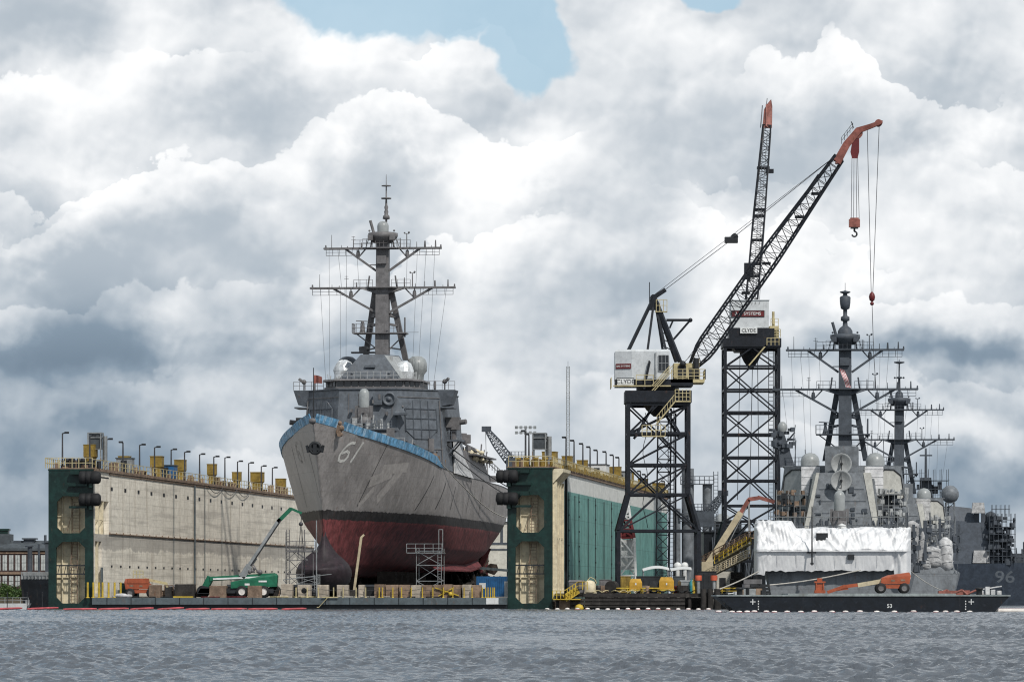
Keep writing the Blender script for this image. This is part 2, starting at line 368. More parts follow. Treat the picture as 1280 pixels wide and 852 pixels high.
def blob(x, y, rx, ry, vec=pw):
    q = g.mapv(off(vec, -(x-CX)/100, -(HZ-y)/100), (100/rx, 100/ry, 0))
    n = N(nt, 'ShaderNodeVectorMath', operation='LENGTH'); nt.links.new(q, n.inputs[0])
    return g.ramp(n.outputs['Value'], 1.0, 0.0)
BL = [ # photo x, y, radius x, radius y, brightness
 (30,20,150,80,-.22),(90,110,170,80,.10),(250,60,130,60,.05),(330,130,150,70,-.14),(430,70,90,90,.12),(260,235,260,70,.16),(60,290,170,70,-.13),(190,310,120,55,-.10),
 (60,370,200,70,-.06),(340,340,90,50,-.08),(560,170,130,110,-.03),(600,280,160,90,.06),(790,60,150,70,.12),(720,160,110,70,.08),(860,150,120,70,-.12),(760,330,180,130,.05),
 (960,260,120,120,-.06),(1160,130,130,85,-.24),(1050,100,80,80,-.02),(1180,230,150,65,.12),(1080,290,180,70,.14),(1250,200,60,60,.10),(1120,430,240,40,-.10),(1270,330,120,90,.06),
 (100,440,260,38,-.24),(60,540,330,90,-.14),(210,500,220,26,.08),(60,630,300,90,-.16),(480,440,180,60,-.10),(440,570,160,80,-.02),(330,480,120,60,-.10),(1220,440,170,30,-.28),(1180,500,160,60,-.14),
 (1205,545,110,42,.26),(1240,615,160,60,-.20),(930,470,160,120,.03),(960,640,220,80,-.02),(690,480,170,140,.12),(1130,310,230,110,.13),(980,370,160,110,.09),(560,240,200,90,.07),(380,600,150,80,.06),(700,600,130,70,.07)]
S = 0.0
for x, y, rx, ry, a in BL: S = g.m('MULTIPLY_ADD', blob(x, y, rx*1.25, ry*1.25), a*1.05, S)
# general fall of light towards the haze line
base = g.ramp(el, 0.2, 4.2, .49, .645)
fade = g.ramp(el, .8, 3.4, .35, 1.0)
b1 = g.m('ADD', base, S)
b1 = g.m('MULTIPLY_ADD', g.m('MULTIPLY', e1, fade), .46, b1)
b1 = g.m('MULTIPLY_ADD', g.m('MULTIPLY', e2, fade), .34, b1)
b1 = g.m('MULTIPLY_ADD', g.m('SUBTRACT', fb, .5), .62, b1)
# cloud banks, one before the other: a knobbly bright crown, shaded below, soft where the bank thins out
bl = billow(ps, .85, 3.0, 3.3); bs = billow(ps, 2.4, 3.0, 6.1)
knob = g.m('ADD', g.m('MULTIPLY', g.m('SUBTRACT', bl, .7), 1.15), g.m('MULTIPLY', g.m('SUBTRACT', bs, .7), .42))
for k, (y, sc, amp, wdt, rise, fall, dep, seed) in enumerate(((120,.30,1.6,.10,.13,.16,1.3,2.0),(215,.26,1.7,.09,.12,.20,1.2,11.0),(305,.30,1.5,.10,.10,.24,1.0,23.0),(395,.22,1.3,.13,.09,.22,.9,37.0),(500,.20,1.0,.20,.08,.14,.8,51.0),(590,.22,.8,.25,.06,.10,.7,67.0))):
    e0 = g.noise(g.comb(az, seed, 0.0), sc, 3, .5, '2D')
    edge = g.m('ADD', g.m('MULTIPLY_ADD', g.m('SUBTRACT', e0, .5), 2*amp, (HZ-y)/100), knob)
    d = g.m('SUBTRACT', edge, el)                       # > 0 inside the bank, measured down from its crown
    ins = g.ramp(d, -wdt*.12, wdt*.34)
    here = g.ramp(g.noise(g.comb(az, el, 0.0), .33, 2, .5, '2D') if k == 0 else g.noise(off(p0, seed, seed*.7), .36, 2, .5, '2D'), .40, .60)
    sh = g.m('SUBTRACT', g.m('MULTIPLY', g.ramp(d, dep*.75, 0), rise), g.m('MULTIPLY', g.ramp(d, .1, dep), fall*.36))
    sh = g.m('MULTIPLY', sh, g.ramp(d, dep*2.6, dep*1.0))
    b1 = g.m('MULTIPLY_ADD', g.m('MULTIPLY', g.m('MULTIPLY', ins, here), sh), 1.55, b1)
b1 = g.m('SMOOTH_MAX', b1, g.ramp(el, 2.3, 4.4, .02, .44), .18)
b1 = g.ramp(b1, .0, 1.0, .0, 1.0, False)
cr = N(nt, 'ShaderNodeValToRGB'); nt.links.new(b1, cr.inputs[0]); el_ = cr.color_ramp.elements
stops = [(.0,(.125,.175,.235)),(.25,(.215,.28,.35)),(.45,(.41,.465,.52)),(.65,(.65,.68,.71)),(.82,(.85,.86,.87)),(1.0,(.97,.97,.965))]
el_[0].position, el_[0].color = stops[0][0], (*stops[0][1],1); el_[1].position, el_[1].color = stops[-1][0], (*stops[-1][1],1)
for ps, c in stops[1:-1]: e = el_.new(ps); e.color = (*c,1)
# the blue hole
hole = g.m('MAXIMUM', blob(515,-35,350,145), g.m('MAXIMUM', blob(655,55,105,115), g.m('MULTIPLY', blob(880,-10,80,45), .85)))
hole = g.m('ADD', hole, g.m('MULTIPLY', g.m('SUBTRACT', billow(pw, .95, 3.0, 8.1), .75), -.45))
hole = g.ramp(hole, .30, .48)
upper = g.m('MULTIPLY', g.ramp(g.noise(p0, .03, 5, .6, '2D'), .5, .62), g.ramp(el, 9, 16))    # open sky higher up
hole = g.m('MAXIMUM', hole, upper)
skyb = N(nt, 'ShaderNodeBackground'); skyb.inputs['Strength'].default_value = .10; nt.links.new(g.mix(.75, sky.outputs[0], (3.6,5.4,7.1)), skyb.inputs[0])
cldb = N(nt, 'ShaderNodeBackground'); cldb.inputs['Strength'].default_value = .97; nt.links.new(cr.outputs[0], cldb.inputs[0]); nt.links.new(g.ramp(el, 8, 26, 1.06, .78), cldb.inputs['Strength'])
ms = N(nt, 'ShaderNodeMixShader'); nt.links.new(g.m('MULTIPLY', hole, .9), ms.inputs[0]); nt.links.new(cldb.outputs[0], ms.inputs[1]); nt.links.new(skyb.outputs[0], ms.inputs[2])
out = N(nt, 'ShaderNodeOutputWorld'); nt.links.new(ms.outputs[0], out.inputs[0])
world.cycles.sampling_method = 'MANUAL'; world.cycles.sample_map_resolution = 512
vs = scene.view_settings; scene.display_settings.display_device = 'sRGB'; vs.view_transform = 'Standard'; vs.look = 'None'; vs.exposure = 0.12; vs.gamma = 1; vs.use_curve_mapping = False
scene.cycles.max_bounces = 5; scene.cycles.sample_clamp_indirect = 3; scene.cycles.sample_clamp_direct = 12; scene.cycles.use_denoising = True; scene.cycles.pixel_filter_type = 'BLACKMAN_HARRIS'; scene.cycles.filter_width = 1.15; scene.cycles.adaptive_threshold = .008; scene.cycles.use_adaptive_sampling = True

# ------------------------------------------------------------------ water
def water():
    m, nt, b, g, pos = new_mat('river_water')
    b.inputs['Base Color'].default_value = (.088,.100,.116,1); b.inputs['Roughness'].default_value = .10; b.inputs['IOR'].default_value = 1.33
    h = g.m('ADD', g.noise(g.mapv(pos, (1,.45,1)), 6.0, 6, .72), g.m('MULTIPLY', g.noise(pos, .35, 3), .8))
    n = N(nt, 'ShaderNodeBump'); n.inputs['Strength'].default_value = 1.0; n.inputs['Distance'].default_value = .09; nt.links.new(h, n.inputs['Height']); nt.links.new(n.outputs[0], b.inputs['Normal'])
    rng = np.random.default_rng(3)
    ny, nx = 1700, 1150
    Y = 70*np.exp(np.linspace(0, math.log(640/70), ny))[:,None]; t = np.linspace(-1,1,nx)[None,:]
    X = t*(.165*Y+24); Yg = np.broadcast_to(Y, X.shape); Z = np.zeros_like(X)
    for k in range(90):
        L = .20*math.exp(rng.uniform(0, math.log(1.7/.20))); th = rng.normal(-.35, .55); kk = 2*math.pi/L
        ph = rng.uniform(0, 6.28); a = L*.0105*rng.uniform(.5,1.3)*min(1,.7/L)**.6
        s = np.sin(kk*(X*math.sin(th)+Yg*math.cos(th))+ph)
        Z += a*(s + .35*s*np.abs(s))
    # gusts: patches of rougher and calmer water
    gu = .78+.30*np.sin(X*.11+Yg*.023+1)*np.sin(X*.045-Yg*.031+.4)+.22*np.sin(X*.31+1.3*np.sin(Yg*.05)+Yg*.11)*np.sin(X*.17-Yg*.08)
    Z *= gu
    # the detailed patch sinks into the plain sheet all round its rim
    fade = np.clip((1-np.abs(t))/.08, 0, 1)*np.clip((Y-70)/8, 0, 1)*np.clip((640-Y)/20, 0, 1); fade = fade*fade*(3-2*fade); Z = Z*fade-.14*(1-fade)
    co = np.stack([X, Yg, Z], -1).reshape(-1,3).astype(np.float32)
    i = np.arange(ny*nx).reshape(ny,nx); q = np.stack([i[:-1,:-1], i[:-1,1:], i[1:,1:], i[1:,:-1]], -1).reshape(-1,4).astype(np.int32)
    me = bpy.data.meshes.new('water'); me.vertices.add(len(co)); me.vertices.foreach_set('co', co.ravel())
    me.loops.add(q.size); me.loops.foreach_set('vertex_index', q.ravel()); me.polygons.add(len(q)); me.polygons.foreach_set('loop_start', np.arange(0,q.size,4,dtype=np.int32))
    me.polygons.foreach_set('use_smooth', np.ones(len(q), bool)); me.update(calc_edges=True); me.materials.append(m)
    o = bpy.data.objects.new('water', me); COL.objects.link(o); tag(o, kind='structure')
    w = MB(); w.add([(-30000,-500,-.13),(30000,-500,-.13),(30000,45000,-.13),(-30000,45000,-.13)], [(0,1,2,3)]); tag(w.build('water', m), kind='structure')
water()
# ------------------------------------------------------------------ floating dry dock
# built in dock coordinates: x = to the right of the centre line, y = aft of the bow, z above water
dock = empty('floating_dry_dock', BOW, -ALPHA, 'long grey floating dry dock with cream walls, carrying the big destroyer numbered 61', 'dry dock')
U0, U1, ZT, ZD = -8.0, 172.0, 17.1, 1.45
b = MB(); b.b2(-25.85, 25.2, -9.2, U1, -.5, .62, 1); b.b2(-25.85, 25.18, -9.5, U1, .62, ZD, 0)
for x in range(-24, 25, 3): b.b2(x-.04, x+.04, -9.53, -9.50, .64, 1.43, 1)
b.build('pontoon', [deckM, darkS], dock)
b = MB(); b.b2(22.7, 24.2, -9.56, -9.505, .66, 1.42); b.build('draft_mark_panel', whiteM, dock)

def octo(x0, x1, z0, z1, c, y):
    return [(x0+c,y,z0),(x1-c,y,z0),(x1,y,z0+c),(x1,y,z1-c),(x1-c,y,z1),(x0+c,y,z1),(x0,y,z1-c),(x0,y,z0+c)]
def frame_with_holes(b, xs, zs, holes, y0, y1):
    """flat plate from xs to zs with octagonal holes, thickness y0..y1; holes listed bottom to top"""
    X0, X1 = xs; zc = zs[0]
    for hx0, hx1, hz0, hz1, c in holes:
        b.b2(X0, X1, y0, y1, zc, hz0) if hz0 > zc else None
        for a0, a1 in ((X0, hx0), (hx1, X1)): b.b2(a0, a1, y0, y1, hz0, hz1)
        for cx_, sx in ((hx0, 1), (hx1, -1)):
            for cz, sz in ((hz0, 1), (hz1, -1)):
                t = [(cx_, cz), (cx_+sx*c, cz), (cx_, cz+sz*c)]
                if sx*sz < 0: t = t[::-1]
                b.add([(x, y0+.002, z) for x, z in t]+[(x, y1-.002, z) for x, z in t], [(0,1,2),(5,4,3),(0,3,4,1),(1,4,5,2),(2,5,3,0)])
        zc = hz1
    b.b2(X0, X1, y0, y1, zc, zs[1])
def ladder(b, x, y, z0, z1, w=.5, r=.035, step=.4):
    for s in (-w/2, w/2): b.bar((x+s,y,z0),(x+s,y,z1), r*2)
    z = z0+.2
    while z < z1: b.bar((x-w/2,y,z),(x+w/2,y,z), r*1.3); z += step

def end_frame(wall, x0, x1, sgn):
    """dark green portal at the near end; sgn +1 when the wall's dock side is at +x"""
    inn = x1 if sgn > 0 else x0
    b = MB(); h0, h1 = x0+.95, x1-1.0
    frame_with_holes(b, (x0, x1), (-.3, ZT), [(h0, h1, .75, 8.3, .75), (h0+.1, h1, 9.35, 13.9, .7)], U0-.45, U0)
    b.b2(x0-.06, x1+.06, U0-.52, U0-.3, ZT-.05, ZT+.12)
    fr = b.build('end_frame', frameG, wall)
    # side return of the frame on the dock side
    b = MB()
    b.b2(h0-.3, h1+.3, U0+1.5, U0+1.56, .4, 14.6)                      # set-back cream bulkhead
    for x in (h0+.45, h0+1.5, h0+2.45): b.b2(x-.07, x+.07, U0+1.2, U0+1.5, .5, 14.3)
    for z in (3.9, 6.6, 11.4): b.b2(h0-.3, h1+.3, U0+1.3, U0+1.5, z, z+.09)
    b.build('recessed_bulkhead', creamM, wall)
    b = MB(); xl = h0+2.0
    ladder(b, xl, U0+.9, 1.0, 8.2, .8); ladder(b, xl+.2, U0+.9, 9.4, 13.6, .8)
    b.bar((xl-.9,U0+.8,9.6),(xl+.1,U0+.8,13.0),.07); b.bar((xl-.6,U0+.8,4.8),(xl-.1,U0+.8,8.2),.07)
    b.build('access_ladder', rustM, wall)
    b = MB()
    for z in (4.35, 5.4): b.b2(x0+.95, x1-1.0, U0-.3, U0-.15, z-.08, z+.08)
    for k in range(5):
        x = x0+1.1+k*.8; b.bar((x,U0-.22,4.35),(x+.25,U0-.22,5.35),.07); b.bar((x+.4,U0-.22,4.35),(x+.4,U0-.22,5.35),.06)
    b.build('truss_beam', darkM, wall)

def fenders(wall, x, sgn):
    """two stacked black roller fenders on a bracket at the dock-side top corner"""
    for z in (16.15, 13.45):
        b = MB(); c = (x-sgn*.15, U0-.95, z)
        b.lathe((c[0],c[1],c[2]), [(.35,-1.5),(.78,-1.35),(.80,-.7),(.72,-.66),(.72,-.6),(.8,-.55),(.8,.0),(.72,.04),(.72,.1),(.8,.14),(.8,.9),(.6,1.15),(.3,1.2)], 18, 'x')
        f = b.build('roller_fender', tyreM, wall)
        b = MB(); b.b2(x-sgn*2.9, x-sgn*.6, U0-1.0, U0-.45, z-1.05, z-.78); b.b2(x-sgn*2.7, x-sgn*1.6, U0-1.2, U0-.45, z+.4, z+.85); b.tube((x-sgn*.2,U0-.9,z-1.2),(x-sgn*.2,U0-.9,z-.3),.3)
        b.build('bracket', frameG, f)

# ---- left wall (dock side faces right)
xl0, xl1 = -31.5, -25.95
lw = MB()
lw.b2(xl0+.1, xl1-1.0, U0+1.6, U1, -.3, ZT); lw.b2(xl0+.1, xl0+.4, U0, U0+1.59, -.3, ZT); lw.b2(xl0+.41, xl1-1.0, U0, U0+1.59, 14.6, ZT); lw.b2(xl0+.41, xl1-1.0, U0, U0+1.59, 8.35, 9.3)
wl = lw.build('wing_wall', wallC, dock)
b = MB()
# dock-side plating with the two openings near the end, 1 m deep
def plate(b, y0, y1, z0, z1): b.b2(xl1-.998, xl1, y0, y1, z0, z1)
plate(b, U0, U0+.9, -.3, ZT); plate(b, U0+.9, U0+9.6, 13.4, ZT); plate(b, U0+.9, U0+9.6, 8.4, 9.3); plate(b, U0+5.0, U0+9.6, -.3, 8.4)
plate(b, U0+.9, U0+5.0, -.3, 2.0); plate(b, U0+9.6, U1, -.3, ZT)
b.build('dock_side_plating', wallC, wl)
b = MB()
for y in (U0+3.2, U0+6.3): b.b2(xl1-.6, xl1-.02, y-.1, y+.1, 9.3, 13.4); b.loft([[(xl1-.9,y-.5,9.3),(xl1-.01,y-.5,9.3),(xl1-.01,y+.5,9.3),(xl1-.9,y+.5,9.3)],[(xl1-.6,y-.1,10.5),(xl1-.02,y-.1,10.5),(xl1-.02,y+.1,10.5),(xl1-.6,y+.1,10.5)]])
b.b2(xl1-.6, xl1-.02, U0+2.9, U0+3.1, 2.0, 8.4)
for y in (U0+3.2, U0+6.3): b.bar((xl1-.1,y-2,11.0),(xl1-.1,y+2.4,11.0),.06)
b.build('opening_post', creamM, wl)
b = MB(); b.b2(xl1+.003, xl1+.16, U0+9.6, U1, 9.34, 9.46); b.b2(xl1+.003, xl1+.13, U0+9.6, U1, ZT-.35, ZT-.2)
y = U0+10
while y < U1: b.b2(xl1+.003, xl1+.12, y-.05, y+.05, 9.46, 9.62); y += 4.5
b.build('ledge', rustM, wl)
y = U0+11.4
while y < U1:
    b = MB(); b.b2(xl1+.004, xl1+.04, y-.6, y+.6, 14.8, 15.25); b.build('scupper', darkM, wl); y += 9.0
y = U0+11.4
while y < U1:
    b = MB(); b.b2(xl1+.004, xl1+.04, y-.45, y+.45, 5.25, 5.5); b.build('scupper', darkM, wl); y += 6.0
b = MB(); b.b2(xl1-.98, xl1+.03, U0+1.3, U0+9.5, 16.25, 16.4); b.build('slot_gutter', darkM, wl)
b = MB()
for y, r_ in ((46,.05),(62,.12),(70,.06),(84,.04)): b.tube((xl1+.16,y,1.5),(xl1+.16,y,ZT-.3),r_)
b.b2(xl1+.02, xl1+.2, U0+4.2, U0+4.9, 1.5, 5.2)
b.build('drain_pipe', deckM, wl)
end_frame(wl, xl0, xl1, 1); fenders(wl, xl1, 1)
b = MB(); b.b2(xl0+.05, xl1+.12, U0-.5, U1, ZT+.12, ZT+.24); b.b2(xl1+.02, xl1+.22, U0, U1, ZT-.1, ZT+.2); b.build('top_walkway', rustM, wl)
b = MB(); b.rail([(xl0-.4,U0-.4,ZT+.24),(xl1-.1,U0-.4,ZT+.24)], 1.25, .045, .9); b.rail([(xl1-.1,U0-.4,ZT+.24),(xl1-.1,U1,ZT+.24)], 1.1, .04, 2.4); b.rail([(xl0-.4,U0-.4,ZT+.24),(xl0-.4,U0+18,ZT+.24)], 1.2, .04, 1.2)
b.build('walkway_railing', yelP, wl)
b = MB()    # cable loops slung along the top
for y0 in np.arange(72, 108, 12.0):
    pts = [(xl1+.3, y0+t*12, ZT-.1-.9*math.sin(math.pi*t)) for t in np.linspace(0,1,9)]
    b.path(pts, .05, 5)
b.build('slung_hose', cableM, wl)

# ---- right wall (outer face, seen on its right, is green)
xr0, xr1 = 25.2, 30.65
rw = MB(); rw.b2(xr0, xr1-.3, U0+1.6, U1, -.3, ZT); rw.b2(xr0, xr0+.3, U0, U0+1.59, -.3, ZT); rw.b2(xr0+.31, xr1-.3, U0, U0+1.59, 14.6, ZT); rw.b2(xr0+.31, xr1-.3, U0, U0+1.59, 8.35, 9.3); wr = rw.build('wing_wall', wallC, dock)
b = MB(); b.b2(xr1-.298, xr1, U0+9.3, U1, -.3, ZT-.05); b.build('outer_plating', wallG, wr)
b = MB(); b.b2(xr1-.298, xr1+.02, U0, U0+9.3, -.3, ZT)
for y in (U0+.5, U0+3.0, U0+5.6, U0+8.9): b.b2(xr1+.022, xr1+.5, y-.18, y+.18, 1, ZT-1.6); b.loft([[(xr1+.023,y-.6,1.0),(xr1+.75,y-.6,1.0),(xr1+.75,y+.6,1.0),(xr1+.023,y+.6,1.0)],[(xr1+.023,y-.18,2.6),(xr1+.49,y-.18,2.6),(xr1+.49,y+.18,2.6),(xr1+.023,y+.18,2.6)]])
b.b2(xr1+.022, xr1+.35, U0+.5, U0+8.9, 8.6, 8.8)
b.loft([[(xr1+.021,U0,ZT-1.7),(xr1+.1,U0,ZT-1.7),(xr1+.1,U0+9.2,ZT-1.7),(xr1+.021,U0+9.2,ZT-1.7)],[(xr1+.021,U0,ZT-.4),(xr1+1.3,U0,ZT-.4),(xr1+1.3,U0+9.2,ZT-.4),(xr1+.021,U0+9.2,ZT-.4)],[(xr1+.021,U0,ZT),(xr1+1.3,U0,ZT),(xr1+1.3,U0+9.2,ZT),(xr1+.021,U0+9.2,ZT)]])
b.build('end_buttress', creamM, wr)
end_frame(wr, xr0, xr1, -1); fenders(wr, xr0, -1)
b = MB(); b.b2(xr1+.003, xr1+.3, U0+15.0, U0+15.5, .5, ZT-.1); b.b2(xr1+.003, xr1+.16, U0+10.0, U0+10.35, .5, ZT-2.6)
for y in (U0+19.5, U0+33, U0+56, U0+80, U0+110):
    b.b2(xr1+.003, xr1+.08, y-.06, y+.06, .5, 14.6)
    for k in range(7): b.b2(xr1+.003, xr1+.14, y-.22, y+.22, 2.2+k*1.9, 2.4+k*1.9)
for y in (U0+27, U0+45, U0+68): b.tube((xr1+.1,y,.5),(xr1+.1,y,14.4),.05)
b.build('rubbing_post', darkM, wr)
b = MB(); b.b2(xr0-.12, xr1+.25, U0-.5, U1, ZT+.12, ZT+.26); b.b2(xr1+.02, xr1+.2, U0+9.3, U1, ZT-.16, ZT+.1); b.build('top_walkway', rustM, wr)
b = MB(); b.rail([(xr0+.1,U0-.4,ZT+.26),(xr1+.1,U0-.4,ZT+.26)], 1.25, .045, .9); b.rail([(xr1+.2,U0-.4,ZT+.26),(xr1+.2,U1,ZT+.26)], 1.1, .05, 1.5)
b.build('walkway_railing', yelP, wr)
for y in np.arange(U0+10, U1-4, 2.1): b = MB(); b.b2(xr1-.4, xr1+.34, y, y+1.15+R.random()*.6, ZT+.27, ZT+.5+R.random()*.75); b.build('gutter_box', yelM, wr)

# cables, lockers and pipe runs lying about on the wall tops
for wall, va, vb in ((wl, xl0+.6, xl1-.4), (wr, xr0+.6, xr1-.5)):
    b = MB()
    for k in range(90):
        y = U0+1+160*R.random()**1.5; x = R.uniform(va, vb); h = R.uniform(.2,1.3); z0 = ZT+.25
        if k % 3: b.box((x,y,z0+h/2),(R.uniform(.2,.9),R.uniform(.3,1.4),h),R.random())
        else: b.bar((x,y,z0),(x+R.uniform(-.2,.2),y+R.uniform(-.3,.3),z0+h*1.5),.09)
    for x in (va+.5, vb-.6): b.path([(x+.25*math.sin(y*.6),y,ZT+.33) for y in np.arange(U0+1,U1-2,3.0)], .08, 4)
    tag(b.build('walkway_clutter', rustM, wall), kind='stuff')
# ---- things on the wing walls
def lamp(hgt, flip=1):
    r = empty('lamp_post', (0,0,0))
    b = MB(); b.tube((0,0,0),(0,0,.4),.22); b.tube((0,0,.4),(0,0,hgt),.12,.085); b.build('pole', cableM, r)
    b = MB(); b.bar((0,0,hgt-.05),(flip*.55,-.1,hgt+.12),.13); b.build('arm', cableM, r)
    b = MB(); b.loft([[(flip*.4+x,y-.1,hgt-.06+(.10 if z else 0)+.14*z) for x, y in ((-.1,-.16),(.42,-.16),(.42,.16),(-.1,.16))] for z in (0,1)]); b.build('lamp_head', darkM, r)
    return r
ZW = ZT+.25
# left wall: photo x of each pole and its top
LL = [(75,540),(105,544),(131,548),(152,552),(173,555),(192,558),(213,561),(230,564),(249,567),(267,570),(281,571),(297,576),(311,578),(327,582),(341,584)]
def u_of(px, v):                       # depth along the wall of a photo column
    r = (1300-px)/(909-10.1*v); return 594/r-594
protos = {}
for i, (px, py) in enumerate(LL):
    v = xl0+1.2 if i == 0 else (-26.6 if i % 2 else -27.4)
    u = max(U0+.8, u_of(px-2, v)); s = F/(594+u); h = (HZ-py)/s+HC-ZW
    o = lamp(h, 1 if i != 3 else -1)
    o.location = D(v, 0, 0) if 0 else D(u, v, ZW); o.rotation_euler = (0,0,-ALPHA)
    lab = 'tall dark lamp post on the left end frame, outermost above the green portal' if i == 0 else f'dark lamp post on the left wing wall, {ORD[i]} from the near end'
    tag(o, lab, 'lamp post', 'lamp posts along the left wing wall')
RL = [(688,540),(694,544),(707,548),(717,552),(728,556),(737,560),(746,564),(757,566),(766,570),(773,573),(800,590),(806,594),(830,604)]
for i, (px, py) in enumerate(RL):
    v = 27.0 if i < 2 else 28.5; u = u_of(px+2, v) if i > 1 else U0+3+i*4
    s = F/(594+u); h = max(3.0, (HZ-py)/s+HC-ZW)
    o = lamp(h, -1); o.location = D(u, v, ZW); o.rotation_euler = (0,0,-ALPHA)
    tag(o, f'dark lamp post on the right green wall, {ORD[i]} from the near end', 'lamp post', 'lamp posts along the right wing wall')
def winch(w=1.75, h=1.75, z0=1.35):
    r = empty('ventilator_housing', (0,0,0))
    b = MB(); b.b2(-w*.34,w*.34,-.9,.9,0,z0); b.loft([[(-w*.34,-.9,z0),(w*.34,-.9,z0),(w*.34,.9,z0),(-w*.34,.9,z0)],[(-w*.5,-1.1,z0+.3),(w*.5,-1.1,z0+.3),(w*.5,1.1,z0+.3),(-w*.5,1.1,z0+.3)]]); b.build('trunk', yelM, r)
    b = MB(); b.b2(-w/2,w/2,-1.1,1.1,z0+.303,z0+h); b.b2(-w/2-.06,w/2+.06,-1.16,1.16,z0+h,z0+h+.1); b.build('hood', yelM, r)
    b = MB(); b.b2(-w*.3,w*.3,-1.13,-1.10,z0+.6,z0+h-.3); b.build('louvre', yelM, r)
    return r
wp = winch()
for i, px in enumerate((111,153,192,225,261,292,322,349)):
    o = wp if i == 0 else copy_tree(wp); u = max(U0+4, u_of(px, -27.8)); o.location = D(u, -27.8+R.uniform(-.3,.3), ZW); o.rotation_euler = (0,0,-ALPHA+R.uniform(-.12,.12)); q = R.uniform(.74,.98); o.scale = (q,q,R.uniform(.72,1.0))
    tag(o, f'ochre ventilator housing on the left wing wall, {ORD[i]} from the near end', 'ventilator', 'ochre ventilators on the left wall')
for i, px in enumerate((692,712,731,767,790,806,822)):
    o = copy_tree(wp); u = max(U0+4, u_of(px, 28.0)); o.location = D(u, 28.0+R.uniform(-.4,.4), ZW); o.rotation_euler = (0,0,-ALPHA+R.uniform(-.12,.12)); q = R.uniform(.74,1.0); o.scale = (q,q,R.uniform(.75,1.05))
    tag(o, f'ochre ventilator housing on the right wing wall, {ORD[i]} from the near end', 'ventilator', 'ochre ventilators on the right wall')
def hoist(loc, label):
    r = empty('hoist_frame', loc, -ALPHA, label, 'hoist')
    b = MB()
    for x in (-.8,.8):
        for y in (-.8,.8): b.bar((x,y,0),(x,y,4.6),.16)
    for z in (1.2,2.6,4.0,4.6):
        for s in (-.8,.8): b.bar((-.8,s,z),(.8,s,z),.1); b.bar((s,-.8,z),(s,.8,z),.1)
    b.build('frame', steelM, r)
    b = MB(); b.b2(-.7,.7,-.7,.7,2.7,4.5); b.build('cabin', roofM, r)
    b = MB(); b.tube((1.2,0,0),(1.2,0,4.2),.3); b.build('exhaust_pipe', steelM, r)
hoist(D(U0+9, -27.5, ZW), 'grey steel hoist frame with exhaust on left wing wall')
hoist(D(U0+16, 27.4, ZW), 'grey steel hoist frame behind front ochre ventilator on right wing wall')
def shed(name, loc, d, m, label, cat):
    r = empty(name, loc, -ALPHA, label, cat); b = MB(); b.b2(-d[0]/2,d[0]/2,-d[1]/2,d[1]/2,0,d[2]); b.build('body', m, r)
    b = MB(); b.b2(-d[0]/2-.1,d[0]/2+.1,-d[1]/2-.1,d[1]/2+.1,d[2]+.002,d[2]+.14); b.build('roof', roofM, r)
    b = MB(); b.b2(-.4,.4,-d[1]/2-.03,-d[1]/2-.003,.1,min(2,d[2]-.2)); b.build('door', darkM, r)
shed('machinery_shed', D(20,-27.4,ZW), (2.0,2.0,1.9), steelM, 'grey machinery shed between ochre ventilators on left wall', 'shed')
shed('control_shed', D(50,-27.4,ZW), (2.2,3,1.8), blueM, 'small blue shed on left wing wall', 'shed')
shed('white_shed', D(75,28.6,ZW), (2.6,5,2.4), whiteM, 'white shed with dark door on right wing wall', 'shed')
shed('grey_shed', D(112,28.6,ZW), (2.6,5,2.4), steelM, 'pale grey shed farther along right wing wall', 'shed')
shed('blue_tank_shed', D(32,27.6,ZW), (1.8,2,1.3), roofM, 'slate grey box shed behind ochre ventilators on right wing wall', 'shed')
# bits and bollards at the wall ends
for i, (u, v) in enumerate([(U0+1.5,-29.6),(U0+1.5,-28.9),(U0+2.4,-28.2),(U0+1.5,-27.5),(U0+2.6,-26.6)]):
    b = MB(); b.tube((0,0,0),(0,0,1.1),.28); b.tube((0,0,.95),(0,0,1.2),.4,.34); b.tube((.8,0,0),(.8,0,.9),.28)
    o = b.build('mooring_bitt', darkM, None, D(u,v,ZW), -ALPHA); tag(o, f'black mooring bitt on the left end frame, {ORD[i]} from its outer edge', 'bitt', 'mooring bitts on the left end frame')
for i, (u, v) in enumerate([(U0+2,26.2),(U0+2.4,27.2),(U0+1.6,28.4),(U0+2.4,29.5)]):
    b = MB(); b.tube((0,0,0),(0,0,1.1),.28); b.tube((0,0,.95),(0,0,1.2),.4,.34); b.tube((.8,0,0),(.8,0,.9),.28)
    o = b.build('mooring_bitt', yelM, None, D(u,v,ZW), -ALPHA); tag(o, f'ochre mooring bitt on the right end frame, {ORD[i]} from its inner edge', 'bitt', 'mooring bitts on the right end frame')

# ---- blocks along the front sill of the pontoon
def block(px, w, h, dp, m, rust, label, u=-8.2, z=ZD):
    s = F/(594+u); c = D(u, 0, 0); v = ((px-CX)/F*(594+u)-c.x)/CA
    b = MB(); n = 4; rings = []
    for z_, k in ((0,1),(h*.97,1-.01),(h,.95)):
        rings.append([(x*w/2*k+R.uniform(-.03,.03), y*dp/2*k, z_) for x, y in ((-1,-1),(1,-1),(1,1),(-1,1))])
    b.loft(rings); o = b.build('sill_block', m, None, D(u, v-u*0, z), -ALPHA+R.uniform(-.04,.04)); tag(o, label, 'block', 'keel blocks along the dock sill'); return o
BLK = [(199,3.0,1.8,0),(175+25,0.1,0.1,0)]
def sill(px0, px1, top, m, label): block((px0+px1)/2, (px1-px0)/10.24, (748-top)/10.24, 1.3, m, 0, label)
sill(186,200,732,rustM,'rusty narrow sill block beside the orange boom lift')
sill(206,214,735,timberM,'dark timber sill block right of the orange boom lift')
sill(218,243,731,timberM,'dark brown sill block between the orange and green boom lifts')
